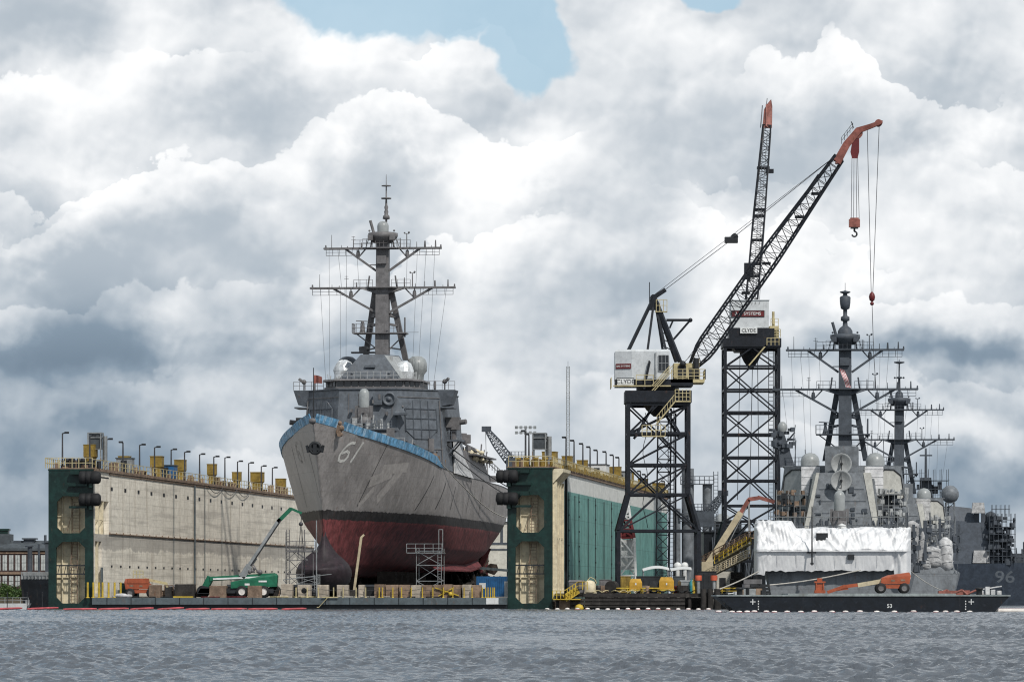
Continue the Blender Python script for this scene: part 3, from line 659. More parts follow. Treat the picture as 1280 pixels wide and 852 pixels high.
sill(262,283,733,rustM,'rusty sill block in front of the green lift jib')
sill(310,328,733,rustM,'broad rusty sill block in front of the green lift chassis')
sill(352,366,731,concM,'pale sill block under the left scaffold tower')
sill(373,389,732,concM,'pale sill block with dark round stain beneath the sonar dome')
sill(397,411,732,concM,'pale sill block under the scaffold railing of the sonar dome')
sill(422,436,732,concM,'pale cracked sill block at the right flank of the sonar dome')
sill(449,456,732,concM,'slim pale sill block right of the sonar dome')
k = 0
for px0, px1 in ((469,482),(483,499),(500,513),(515,528),(529,541),(543,553),(555,566),(567,577),(579,590),(591,602)):
    k += 1; sill(px0, px1, 732+R.uniform(-.6,.6), rustM if k not in (4,9) else concM, f'brown sill block in the close row under the keel, {ORD[k-1]} from its left end')
# round stain on one block
b = MB(); b.lathe((0,0,0), [(.0,0),(.34,0)], 14, 'y'); o = b.build('stain_disc', darkM, bpy.data.objects['sill_block.006'], (0,-.66,.85))
# gear standing about on the dock floor behind the sill
def barrel(): 
    b = MB(); b.lathe((0,0,0),[(.29,0),(.30,.05),(.28,.3),(.30,.33),(.28,.36),(.28,.6),(.30,.63),(.28,.66),(.30,.88),(.26,.9)],14); return b
def drum():
    b = MB(); b.lathe((0,0,.75),[(.75,-.45),(.75,-.38),(.3,-.37),(.3,.37),(.75,.38),(.75,.45)],18,'y'); return b
def crate():
    b = MB(); b.b2(-.6,.6,-.45,.45,.08,.95); b.b2(-.62,-.4,-.4,.4,0,.079); b.b2(.4,.62,-.4,.4,0,.079)
    for x in (-.58,0,.58): b.b2(x-.04,x+.04,-.48,-.452,.1,.95)
    return b
def toolbox():
    b = MB(); b.b2(-.9,.9,-.5,.5,.1,1.35); b.loft([[(-.95,-.55,1.352),(.95,-.55,1.352),(.95,.55,1.352),(-.95,.55,1.352)],[(-.9,-.1,1.6),(.9,-.1,1.6),(.9,.1,1.6),(-.9,.1,1.6)]]); b.b2(-.8,.8,-.4,.4,0,.1); return b
for i, (px, kind, m_, lab) in enumerate(((152,'crate',steelM,'grey crate at the foot of the cream wall beside white sheeting'),(157,'barrel',darkM,'black barrel left of the orange boom lift'),(193,'drum',timberM,'dark cable drum behind the orange boom lift'),(203,'barrel',rustM,'rusty barrel between two sill blocks near the orange lift'),(215,'toolbox',mastM,'grey tool chest before the timber sill block'),(247,'crate',rustM,'rusty crate just left of the green lift nose'),(254,'drum',darkM,'black cable drum behind the green lift nose'),(293,'toolbox',mastM,'grey tool chest between sill blocks before the green lift'),(343,'drum',timberM,'dark cable drum right of the green boom lift'),(347,'barrel',rustM,'rusty barrel right of the green boom lift'),(369,'toolbox',darkM,'black tool chest at the scaffold foot'),(392,'barrel',darkM,'black barrel below the sonar dome'),(441,'crate',timberM,'dark crate right of the sonar dome'),(462,'toolbox',darkM,'black tool chest at the leaning shore'),(466,'barrel',yelM,'ochre barrel left of the close block row'))):
    u = -6.4+R.uniform(-.8,.8); c = D(u,0,0); v = ((px-CX)/F*(c.y)-c.x)/CA; c2 = D(u,v,0); v = ((px-CX)/F*c2.y-c.x)/CA
    tag({'crate':crate,'barrel':barrel,'drum':drum,'toolbox':toolbox}[kind]().build({'crate':'crate','barrel':'barrel','drum':'cable_drum','toolbox':'tool_chest'}[kind], m_, None, D(u,v,ZD), -ALPHA+R.uniform(-.4,.4)), lab, {'crate':'crate','barrel':'barrel','drum':'cable drum','toolbox':'tool chest'}[kind])
for i in range(5):
    pts = []; v0 = -21+i*8.5
    for k in range(16): pts.append(D(-8.9+.5*math.sin(k*.9+i)+.0*k, v0+k*.42+.3*math.sin(k*1.7), ZD+.09))
    b = MB(); b.path(pts, .07, 5); tag(b.build('air_hose', (darkM,redS,yelP,cableL,darkM)[i]), f'{("black","dark red","pale yellow","grey white","thin black")[i]} hose snaking over the dock sill, {ORD[i]} from the left', 'hose', 'hoses on the dock sill')
# yellow guard posts
GP = [370,384,398,417,429,445,457,474,478,491,502,514,528,541,554,566,580,590,603,607,610,613,616,618]
gl = None
for i, px in enumerate(GP):
    b = MB(); b.tube((0,0,0),(0,0,1.25),.075); b.lathe((0,0,0), [(.16,0),(.16,.06),(.08,.07)], 10); 
    c = D(-9.25,0,0); v = ((px-CX)/F*c.y-c.x)/CA; c2 = D(-9.25,v,ZD); v = ((px-CX)/F*c2.y-D(-9.25,0,0).x)/CA
    o = b.build('guard_post', yelB if i > 6 else yelP, None, D(-9.25, v, ZD), -ALPHA)
    tag(o, f'yellow guard post along the sill below the destroyer, {ORD[i]} from the left', 'post', 'yellow guard posts along the dock sill')
for i in range(7):
    b = MB(); b.tube((0,0,0),(0,0,1.9),.13); b.lathe((0,0,0),[(.25,0),(.25,.08),(.14,.09)],10)
    o = b.build('guard_post', yelB, None, D(-9.0, -26.3+i*.75-.6, ZD-.02) if i>2 else D(-9.0,-26.9+i*.7+.4,ZD-.02), -ALPHA); tag(o, f'thick ochre post before the left end frame, {ORD[i]} from the left', 'post', 'ochre posts at the foot of the left end frame')
# loose wire along the posts
b = MB(); b.path([D(-9.25, v, ZD+1.0-.12*math.sin(v*1.3)**2) for v in np.linspace(-4, 21, 50)], .025, 4); tag(b.build('guard_rope', cableM), 'thin dark rope strung between the yellow guard posts under the bow', 'rope')
b = MB(); b.bar((0,0,0),(2.9,0,-.95),.14); b.bar((.4,0,-1.0),(2.3,0,.05),.12); b.ball((1.9,-.1,-.75), .28); o = b.build('yellow_brace', yelB, None, D(-9.0,16.4,ZD+1.2), -ALPHA); tag(o,'fallen yellow rail crossing the sill blocks under the right bilge','rail')
b = MB(); b.b2(-1.0,1.0,-.05,.05,0,.12); b.path([(-.3,-.1,0),(-1.4,-.15,-1.2),(-1.6,-.15,-1.15)], .05); o = b.build('mooring_shackle', yelP, None, D(-9.7,3.6,ZD), -ALPHA); tag(o,'pale yellow mooring bar with rope hanging over the pontoon edge','mooring bar')
b = MB(); b.ball((0,0,.25),.55,10,0,(1.6,.7,.55)); b.ball((.9,0,.2),.4,10,0,(1.2,.7,.6)); b.ball((-.8,.1,.15),.35,8,0,(1.2,.7,.5)); o = b.build('plastic_sheeting', tarpG, None, D(-9.0,-22.3,ZD), -ALPHA); tag(o,'crumpled white sheeting heap left of the orange lift','sheeting')
b = MB(); b.b2(-1.2,1.2,-.5,.5,0,.18); b.b2(-1.1,-.9,-.4,.4,-.0,.02); o = b.build('yellow_pallet', yelB, None, D(-9.0,-14.6,ZD), -ALPHA); tag(o,'flat yellow pallet lying before a dark brown sill block','pallet')
b = MB(); b.b2(-1.1,1.1,-.7,.7,0,1.7); b.b2(-1.15,1.15,-.75,.75,1.7,1.8); o = b.build('skip_bin', frameG, None, D(-6.5,-21.8,ZD), -ALPHA); tag(o,'dark green skip bin behind the white sheeting heap','bin')
# blue vehicles / containers under the stern
def cont(u, v, d, m, label):
    r = empty('cargo_container', D(u,v,ZD), -ALPHA, label, 'container'); b = MB(); b.b2(-d[0]/2,d[0]/2,-d[1]/2,d[1]/2,.15,d[2])
    x = -d[0]/2+.2
    while x < d[0]/2-.1: b.b2(x,x+.1,-d[1]/2-.05,-d[1]/2-.002,.3,d[2]-.2); x += .3
    b.build('body', m, r); b = MB(); b.b2(-d[0]/2+.4,-d[0]/2+1.3,-d[1]/2-.08,-d[1]/2-.052,1.2,2.0); b.build('label_plate', whiteM, r)
cont(60, 21.6, (4.2,2.4,2.7), blueM, 'bright blue container at the foot of the right wing wall')
cont(64, 15.0, (4,2.4,2.9), blueM, 'blue container deep in shade below the stern')
cont(58, 18.4, (1.8,2.2,2.2), whiteM, 'white container between the two blue ones')
# ------------------------------------------------------------------ shared destroyer mast
# local frame: x right, y away from the viewer, z up from the foot
def mast(parent, loc, m, head='drum', aft=1, deck=-4.5):
    """tripod mast; aft = +1 when the legs stand on the far side"""
    r = MB(); r.loft([[(-.92,-.8,0),(.92,-.8,0),(.92,.9,0),(-.92,.9,0)],[(-.88,-.75+.35*aft,9.5),(.88,-.75+.35*aft,9.5),(.88,.8+.35*aft,9.5),(-.88,.8+.35*aft,9.5)],[(-.84,-.7+.6*aft,16.6),(.84,-.7+.6*aft,16.6),(.84,.7+.6*aft,16.6),(-.84,.7+.6*aft,16.6)]])
    col = r.build('mast', m, parent, loc)
    for s in (-1,1):
        b = MB(); b.loft([[(s*2.8-.38,3.2*aft-.4,0),(s*2.8+.38,3.2*aft-.4,0),(s*2.8+.38,3.2*aft+.4,0),(s*2.8-.38,3.2*aft+.4,0)],[(s*1.1-.38,.9*aft-.4,9.4),(s*1.1+.38,.9*aft-.4,9.4),(s*1.1+.38,.9*aft+.4,9.4),(s*1.1-.38,.9*aft+.4,9.4)]])
        b.bar((s*2.55,2.9*aft,1.4),(s*.8,.4,1.6),.18); b.bar((s*2.0,2.1*aft,4.6),(s*.9,.4,4.8),.3); b.bar((s*1.75,1.8*aft,5.9),(s*.9,.4,6.1),.5)
        b.build('leg', m, col)
    for half, z, zs, xs, w in ((10.0, 9.75, 6.4, 6.9, 1.5), (8.1, 15.15, 12.1, 5.2, 1.3)):
        b = MB(); y0 = .3*aft
        for y in (-.35, .35): b.bar((-half,y0+y,z),(half,y0+y,z),.22,.26)
        for k in range(int(half*2/1.0)+1): x = -half+k*1.0; b.bar((x,y0-.35,z),(x,y0+.35,z),.1)
        b.loft([[(-1.5,y0-1.4,z-.05),(1.5,y0-1.4,z-.05),(2.6,y0,z-.05),(1.5,y0+1.4,z-.05),(-1.5,y0+1.4,z-.05),(-2.6,y0,z-.05)],[(-1.5,y0-1.4,z+.1),(1.5,y0-1.4,z+.1),(2.6,y0,z+.1),(1.5,y0+1.4,z+.1),(-1.5,y0+1.4,z+.1),(-2.6,y0,z+.1)]])
        if half > 9: b.loft([[(-.95,y0-.8,z-.75),(.95,y0-.8,z-.75),(.95,y0+.8,z-.75),(-.95,y0+.8,z-.75)],[(-3.0,y0-.5,z-.1),(3.0,y0-.5,z-.1),(3.0,y0+.5,z-.1),(-3.0,y0+.5,z-.1)]])
        for s in (-1,1):
            b.bar((s*.9,y0,zs),(s*xs,y0,z),.30); mx, mz = (s*(.9+xs)/2), (zs+z)/2
            fx, fz = s*(.9+(xs-.9)*.58), zs+(z-zs)*.58
            b.bar((fx,y0,fz),(s*xs*.44,y0,z),.17); b.bar((fx,y0,fz),(fx,y0,z),.14); b.lathe((fx,y0,fz),[(.2,0),(.28,.5),(.2,1.0)],8)
            # hanging work rail
            a0, a1 = s*(half-.3), s*(half*.28); b.bar((a0,y0,z-.95),(s*(half*.52),y0,z-.95),.06); b.bar((a0,y0,z-.5),(s*half*.62,y0,z-.5),.045)
            for k in range(5): x = a0+(s*half*.52-a0)*k/4; b.bar((x,y0,z),(x,y0,z-.95),.06)
            b.rail([(s*1.3,y0-.7,z+.1),(s*3.9,y0-.7,z+.1)], 1.0, .03, .8)
        b.build('yard', m, col)
        for x, h, rr in ((-half*.97,.5,.14),(-half*.87,1.9,.05),(-half*.36,.8,.1),(half*.3,1.4,.09),(half*.45,.6,.05),(half*.58,.9,.06),(half*.72,1.0,.16),(half*.9,1.1,.12),(half*.99,.5,.13),(half*.83,.4,.05),(-half*.7,.5,.05),(-half*.6,.35,.07)):
            b = MB(); b.tube((x,y0,z+.1),(x,y0,z+h),rr,rr*.6,6); b.build('antenna', m, col)
        b = MB(); x = -half*.5; b.tube((x,y0,z+.1),(x,y0,z+1.7),.05,.03,6); b.bar((x-.3,y0,z+1.25),(x+.3,y0,z+1.25),.06); b.bar((x-.25,y0,z+1.6),(x+.25,y0,z+1.6),.05); b.build('antenna', m, col)
        b = MB(); x = half*.41; b.tube((x,y0,z),(x,y0,z+2.0),.08,.06); b.bar((x-.3,y0,z+2),(x+.3,y0,z+2),.08); b.ball((x-.3,y0,z+2.1),.13,6); b.ball((x+.3,y0,z+2.15),.16,6); b.build('wind_sensor', m, col)
        for q in (-1,1): b = MB(); b.tube((q*half*.2,y0-.3,z),(q*(half*.2-.22),y0-.3,z+1.65),.11); b.build('antenna', m, col)
    b = MB(); z = 3.6
    b.b2(-4.0,3.4,-1.3,1.6,z-.14,z); b.rail([(-4.0,-1.3,z),(-1.1,-1.3,z)],1.2,.035,.6); b.rail([(1.1,-1.3,z),(2.4,-1.3,z)],1.1,.035,.6); b.rail([(-4,-1.3,z),(-4,1.6,z)],1.2,.035,.7)
    b.bar((-3.6,0,z-.1),(-.9,0,z-2.1),.16); b.bar((3.2,0,z-.1),(.9,0,z-2.3),.16); b.lathe((-2.7,-.3,z),[(.45,0),(.3,.5),(.16,1.2),(.25,1.3),(.2,1.6)],10); b.bar((-3.6,-.3,z+1.65),(-1.9,-.3,z+1.55),.12)
    b.tube((3.1,0,z-.6),(3.1,0,z+2.1),.11); b.b2(2.7,3.4,-.4,.4,z-.3,z-.14); b.bar((3.0,0,z+.05),(5.0,0,z+.05),.05)
    b.build('radar_platform', m, col)
    y0 = .6*aft
    b = MB(); b.lathe((0,y0,16.5),[(1.3,-.6),(1.95,.1),(2.05,.3),(2.05,.75),(1.6,.85)],12); b.rail([(-2.6,y0-1.4,15.3),(2.6,y0-1.4,15.3)],1.1,.03,.6)
    for s in (-1,1): b.b2(s*1.5-.35,s*1.5+.35,y0-1.9,y0-1.2,16.2,16.9); b.bar((s*1.9,y0-.5,16.4),(s*2.3,y0-.5,15.3),.08); b.ball((s*1.7,y0-1.2,17.5),.16,6)
    b.tube((-1.25,y0,17.2),(-1.75,y0,19.0),.2); b.bar((.9,y0-.75,12.9),(-1.7,y0-1.0,12.85),.14); b.b2(-.7,.6,y0-1.3,y0-.75,13.0,14.1)
    b.build('top_platform', m, col)
    b = MB()
    for x, zt_, zb_ in ((-7.4,15.1,2.0),(-6.2,15.1,9.8),(-5.0,15.1,-1.0),(-3.6,15.1,9.8),(3.4,15.1,9.8),(4.8,15.1,-1.0),(6.0,15.1,9.8),(7.2,15.1,1.0),(-8.6,9.7,-1.5),(-5.8,9.7,-2.0),(5.6,9.7,-2.0),(8.8,9.7,-1.0)): b.bar((x,.3*aft,zt_),(x*.93,1.0*aft,zb_),.035) if zb_ > 5 else b.bar((x,.3*aft,zt_),(math.copysign(min(abs(x)*.92,7.3),x),-3.0*aft if deck < -2 else 1.0,deck),.035)
    b.build('halyard', cableM, col)
    if head == 'drum':
        b = MB(); b.lathe((0,y0,17.3),[(.78,0),(.8,.9),(.72,1.25),(.45,1.5),(0,1.6)],16); b.build('radome', domeM, col)
        b = MB(); b.tube((.45,y0,18.7),(.45,y0,19.6),.14); b.lathe((.45,y0,19.1),[(.2,0),(.5,.1),(.45,.5),(.25,.7),(.3,1.1),(.2,1.3),(.28,1.7),(.16,2.0),(.12,2.7),(.1,2.8),(.7,2.82),(.7,2.98),(.1,3.05),(.08,4.5),(.65,4.55),(.65,4.68),(.06,4.75),(.04,5.9),(.02,6.2)],10)
        b.build('topmast', m, col)
    else:
        b = MB(); b.lathe((0,y0,17.2),[(1.05,0),(1.0,.6),(.75,1.0),(.35,1.3),(.3,1.9),(.6,2.0),(.6,2.5),(.28,2.7),(.28,3.5),(.6,3.65),(.72,4.4),(.75,5.2),(.6,5.35),(.3,5.45),(.3,5.7),(.72,5.85),(.72,6.0),(.2,6.1),(.04,6.2),(.03,7.2)] if head == 'urn' else [(.75,0),(.7,.9),(.4,1.3),(.25,1.5),(.2,3.6),(.5,3.7),(.5,3.95),(.15,4.0),(.12,6.3),(.95,6.5),(.95,6.7),(.1,6.8),(.03,7.2)],14)
        if head == 'pole': b.bar((-.8,y0,21),(.8,y0,21),.1); b.ball((-.8,y0,21),.2,6); b.ball((.8,y0,21),.2,6)
        b.build('topmast', m, col)
    return col
def ciws(parent, loc, m, s=1.0):
    b = MB(); b.lathe((0,0,0),[(.95*s,0),(.95*s,.7*s),(.6*s,.8*s)],14); b.b2(-.7*s,.7*s,-.6*s,.6*s,.8*s,1.9*s); b.tube((0,-.4*s,1.25*s),(0,-2.2*s,1.25*s),.13*s); b.b2(-1.05*s,-.71*s,-.4*s,.4*s,.6*s,2.1*s); b.b2(.71*s,1.05*s,-.4*s,.4*s,.6*s,2.1*s)
    o = b.build('close_in_gun', mastM, parent, loc)
    b = MB(); b.lathe((0,0,1.9*s),[(.62*s,0),(.62*s,1.7*s),(.5*s,2.05*s),(.25*s,2.25*s),(0,2.3*s)],16); b.build('gun_radome', m, o)
    return o

# ------------------------------------------------------------------ docked destroyer
ship = empty('destroyer', BOW, -ALPHA, 'big grey destroyer with red bottom and hull number 61, high and dry in the dock', 'warship', 'destroyers')
ZDK = [(0,23.3),(5,22.7),(10,22.0),(20,21.0),(30,20.2),(48,18.9),(70,18.4),(110,18.2),(150,18.2)]
def lerp_t(T, x):
    for (a, p), (b_, q) in zip(T[:-1], T[1:]):
        if x <= b_: return p+(q-p)*max(0, (x-a))/(b_-a)
    return T[-1][1]
LV = [ # z, stem position, half breadth, entrance length, fullness, stern factor
 (3.9, 10.2, .7, 60, 1.2, .25),(5.5, 9.8, 6.2, 78, 1.35, .3),(8.0, 9.3, 8.3, 68, 1.55, .55),(11.0, 8.5, 9.2, 58, 1.9, .74),(12.6, 8.0, 9.45, 54, 2.05, .80),(16.5, 5.1, 9.75, 50, 2.15, .78),(21.0, 1.75, 10.0, 46, 2.25, .78),(24.5, -.8, 10.0, 46, 2.3, .78)]
ZB = [(0,4.0),(104,4.0),(122,6.2),(138,9.0),(150,10.6)]
def hb(u, z):
    z = min(max(z, 3.9), 24.5)
    for A, B in zip(LV[:-1], LV[1:]):
        if z <= B[0]: t = (z-A[0])/(B[0]-A[0]); break
    us, Bm, Rn, p, sf = [A[i]+(B[i]-A[i])*t for i in range(1,6)]
    k = max(0.0, min(1.0, (u-us)/Rn)); w = Bm*(1-(1-k)**p)
    if u > 100: q = (u-100)/50; w *= 1-(1-sf)*q*q
    zb = lerp_t(ZB, u)
    if u > 104: w *= min(1, math.sqrt(max(0, z-zb)/ (1.2+ (u-104)*.05)))
    return max(w, 0.0)
def stem_z(u): return 23.3-(u/8.0)*10.7 if u < 8 else (12.6-(u-8)*3.85 if u < 10.2 else 3.95)
us = [0,.6,1.2,2,3,4,5,5.5,6,6.5,7,7.5,8,8.6,9.3,10.2]+[11+.75*i for i in range(36)]+[38,39.5,41,43,45,48,51,54,57,60,64,68,72,76,81,86,91,96,100,104,107,110,113,116,119,122,125,128,131,134,137,140,145,150]
def hull_section(u, side, n=40):
    zb = max(stem_z(u), lerp_t(ZB, u)); zd = lerp_t(ZDK, u); pts = []
    for j in range(n+1):
        t = j/n; t = t*t*(.45)+t*.55 if u > 9 else t
        z = zb+(zd-zb)*t; pts.append((side*(hb(u,z)+ (.10 if u<11 and j>0 else 0)*min(1,1)), u, z))
    pts[0] = (0, u, zb); return pts
b = MB()
for side in (-1,1):
    rings = [hull_section(u, side) for u in us]
    if side < 0: rings = [r[::-1] for r in rings]
    b.loft(rings, close=False, caps=False, sm=True)
tr = hull_section(150,1); b.add(tr+[(-x,y,z) for x,y,z in tr[::-1]], [tuple(range(len(tr)*2))[::-1]])
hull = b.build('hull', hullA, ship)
b = MB(); L = [(hb(u, lerp_t(ZDK,u))+.08, u, lerp_t(ZDK,u)-.03) for u in us[1:]]; 
for A, B in zip(L[:-1], L[1:]): b.add([(-A[0],A[1],A[2]),(A[0],A[1],A[2]),(B[0],B[1],B[2]),(-B[0],B[1],B[2])], [(0,1,2,3)])
b.build('deck', navy, ship)
# bulwark wrapped in blue film, broken at the bow chock
def bulwark(side, u0, u1, h=1.0):
    b = MB(); n = max(2,int((u1-u0)/1.2)); rings = []
    for i in range(n+1):
        u = u0+(u1-u0)*i/n; z = lerp_t(ZDK,u)-.08; x = hb(u,z)+.14; x2 = hb(u,z+h)+.16
        hh = h*(1 if u < 44 else max(.15,(50-u)/6)); rings.append([(side*x,u,z),(side*x2,u,z+hh),(side*(x2-.14),u,z+hh+.01),(side*(x-.14),u,z)])
    if side < 0: rings = [r[::-1] for r in rings]
    b.loft(rings); return b.build('wrapped_bulwark', blueW, ship)
bulwark(-1,.3,38); bulwark(1,.3,5.0); bulwark(1,6.6,50)
b = MB()      # bow chock in the gap
c = Vector((hb(5.8,22.5)+.1,5.8,22.3)); b.tube(c+Vector((-.1,-.6,.3)),c+Vector((.25,.4,.3)),.38); b.tube(c+Vector((.1,-.9,-.5)),c+Vector((.2,-.1,-.5)),.3); b.ball(c+Vector((.1,-.3,.9)),.3,8); b.b2(c.x-.3,c.x+.2,5.2,6.6,21.9,22.3)
b.build('bow_chock', rustM, ship); b = MB(); b.ball((0,-.15,23.25),.42,8); b.lathe((0,-.3,23.3),[(.2,-.4),(.35,-.2),(.35,.2),(.2,.4)],10,'x')
b.build('bow_fairlead', mastM, ship)
# stem anchor
b = MB(); z = 20.0; y = 2.2
b.lathe((0,y-.15,z),[(.85,.1),(.85,-.2),(.6,-.35),(.5,-.12),(.2,-.12)],18,'y'); b.bar((-1.05,y-.3,z-.15),(1.05,y-.3,z-.15),.28); b.bar((-1.05,y-.35,z+.35),(-.85,y-.25,z-.55),.3); b.bar((1.05,y-.35,z+.35),(.85,y-.25,z-.55),.3); b.b2(-.22,.22,y-.5,y+.4,z-.75,z+.5)
b.build('anchor', darkM, ship)
# sonar dome
b = MB(); prof = [(0,1.95),(1.3,2.05),(2.4,2.5),(3.1,3.3),(3.35,4.2),(3.3,4.9),(2.95,5.7),(2.3,6.4),(1.5,7.05),(.9,7.7),(.5,8.4),(.28,9.2),(.18,10)]
rings = []
for u in np.linspace(2.6,26,22):
    k = (u-2.6); e = math.sqrt(max(0,1-((6.2-k)/6.2)**2)) if k < 6.2 else max(.0, 1-((k-6.2)/17.5)**1.6)
    top = 4.9+(10-4.9)*max(0,min(1,(u-6.5)/3.5))
    ring = []
    for w, z in prof: zz = 4.9+(z-4.9)*e if z < 5.9 else min(4.9+(z-4.9)*max(e,.001), top if k<6.2 else z); ring.append((w*e*(1 if z<8 or k>3 else .6),u,zz))
    rings.append(ring+[(-x,y,z) for x,y,z in ring[::-1]])
b.loft(rings, sm=True); sonar = b.build('sonar_dome', mat('sonar_dome_rubber', (.024,.016,.020), .6, var=.4, streak=.4, scol=(.10,.03,.03)), ship)
# bilge keels, shafts, screws, rudders
for s in (-1,1):
    b = MB(); rings = []
    for u in np.linspace(66,114,18):
        z = 6.1+max(0,u-100)*.06; x = hb(u,z); k = min(1,(u-66)/3,(114-u)/3); zk = 6.1+max(0,u-100)*.06; rings.append([(s*(x-.2),u,z+.3),(s*(x+1.1*k),u,z-.75*k),(s*(x+1.1*k),u,z-.95*k),(s*(x-.3),u,z-.2)])
    b.loft(rings if s>0 else [r[::-1] for r in rings]); b.build('bilge_keel', redL, ship)
    b = MB(); b.tube((s*4.2,108,6.0),(s*5.0,137,5.4),.38); b.bar((s*5,133,5.4),(s*3.2,134,9),.5,.9); b.bar((s*5,133,5.4),(s*6.4,134,9),.5,.9); b.build('propeller_shaft', redL, ship)
    b = MB(); b.lathe((s*5,138,5.4),[(.0,-1.3),(.45,-.8),(.7,0),(.6,.7)],12,'y')
    for k in range(5):
        a = k*2*math.pi/5+.3; d = Vector((math.cos(a),0,math.sin(a))); t = Vector((-math.sin(a),0,math.cos(a))); c = Vector((s*5,138,5.4))
        b.loft([[c+d*.6-t*.3+Vector((0,.3,0)),c+d*.6+t*.3+Vector((0,-.3,0)),c+d*.65+t*.3+Vector((0,-.2,0)),c+d*.65-t*.3+Vector((0,.4,0))],[c+d*1.6-t*1.05+Vector((0,.5,0)),c+d*1.6+t*.8+Vector((0,-.4,0)),c+d*1.62+t*.8+Vector((0,-.3,0)),c+d*1.62-t*1.05+Vector((0,.6,0))],[c+d*2.5-t*.5+Vector((0,.2,0)),c+d*2.5+t*.4+Vector((0,-.1,0)),c+d*2.52+t*.4,c+d*2.52-t*.5+Vector((0,.3,0))]])
    b.build('propeller', bronzeM, ship)
    b = MB(); b.loft([[(s*5-.3,142,3.6),(s*5+.3,142,3.6),(s*5+.1,145.5,3.8),(s*5-.1,145.5,3.8)],[(s*5-.4,141,9.6),(s*5+.4,141,9.6),(s*5+.1,146.5,9.8),(s*5-.1,146.5,9.8)]]); b.build('rudder', redL, ship)
# hull digits follow the flare
def on_hull(a, z, side, o=.06): return (side*(hb(a,z)+.1*(a<10.8)+o*.4), a, z)
def stroke(b, pts, w, side, o=.06):
    """a band of width w along (u,z) points on the hull"""
    P2 = []
    for (a, z), (c, e) in zip(pts[:-1], pts[1:]):
        n = max(1, int(math.hypot(c-a, e-z)/.15))
        for i in range(n): P2.append((a+(c-a)*i/n, z+(e-z)*i/n))
    P2.append(pts[-1])
    for p in range(len(P2)-1):
        (a, z), (c, e) = P2[p], P2[p+1]; L_ = math.hypot(c-a, e-z) or 1; nx, nz = -(e-z)/L_*w/2, (c-a)/L_*w/2
        ex, ez = (c-a)/L_*w*.25, (e-z)/L_*w*.25
        q = [on_hull(a-ex+nx,z-ez+nz,side,o),on_hull(a-ex-nx,z-ez-nz,side,o),on_hull(c+ex-nx,e+ez-nz,side,o),on_hull(c+ex+nx,e+ez+nz,side,o)]
        b.add(q, [(0,1,2,3)])
def digit61(side, mtl, ou):
    b = MB(); z0, h, sl = 18.55, 2.35, .55; S = lambda x, y: (ou+x*1.0+y*sl*.9, z0+y*h)
    six = [S(2.3,.98),S(1.6,1.0),S(.9,.88),S(.35,.62),S(.1,.3),S(.35,.06),S(.95,0),S(1.75,.05),S(2.15,.25),S(1.95,.46),S(1.3,.54),S(.5,.42)]
    if side < 0: six = [(2*ou+5.6-a-1.0, z) for a, z in six]
    stroke(b, six, .36, side); b.build('hull_digit', mtl, hull); b = MB()
    one = [S(3.6,0),S(4.4,1.02)]
    if side < 0: one = [(2*ou+5.6-a-.8,z) for a,z in one]
    stroke(b, one, .42, side); return b.build('hull_digit', mtl, hull)
paintN = mat('faded_white_paint', (.62,.61,.58), .6, var=.15, rust=.3); paintF = mat('worn_number_paint', (.34,.32,.30), .6, var=.1); patchM = mat('touch_up_patch', (.36,.335,.32), .6, var=.12)
digit61(1, paintN, 7.6); digit61(-1, paintF, 7.8)
b = MB()
stroke(b, [(21,17.8),(29,18.3)], 1.3, 1, .04); stroke(b, [(27.5,18.2),(22.5,14.2)], 1.5, 1, .045); stroke(b, [(18.5,16.2),(24,17.4)], 1.4, 1, .05); stroke(b,[(20,15.2),(17.5,13.2)],.9,1,.04)
b.build('touch_up_paint', patchM, hull)
b = MB()
for u0, z0, u1, z1, w in ((19.5,21.0,17.0,13.0,.16),(44,17.6,38,12.9,.22),(55,17,49,13.3,.28),(66,16.6,62,13.5,.24),(84,17.8,80,13.4,.2),(98,17.6,95,13.4,.3),(118,17.2,116,13.6,.3)): stroke(b,[(u0,z0),(u1,z1)],w,1,.03)
for u0, z0, u1, z1, w in ((14,20.5,19,13,.14),(5.5,20,7.5,14,.1)): stroke(b,[(u0,z0),(u1,z1)],w,-1,.03)
b.build('scuff_marks', darkM, hull)
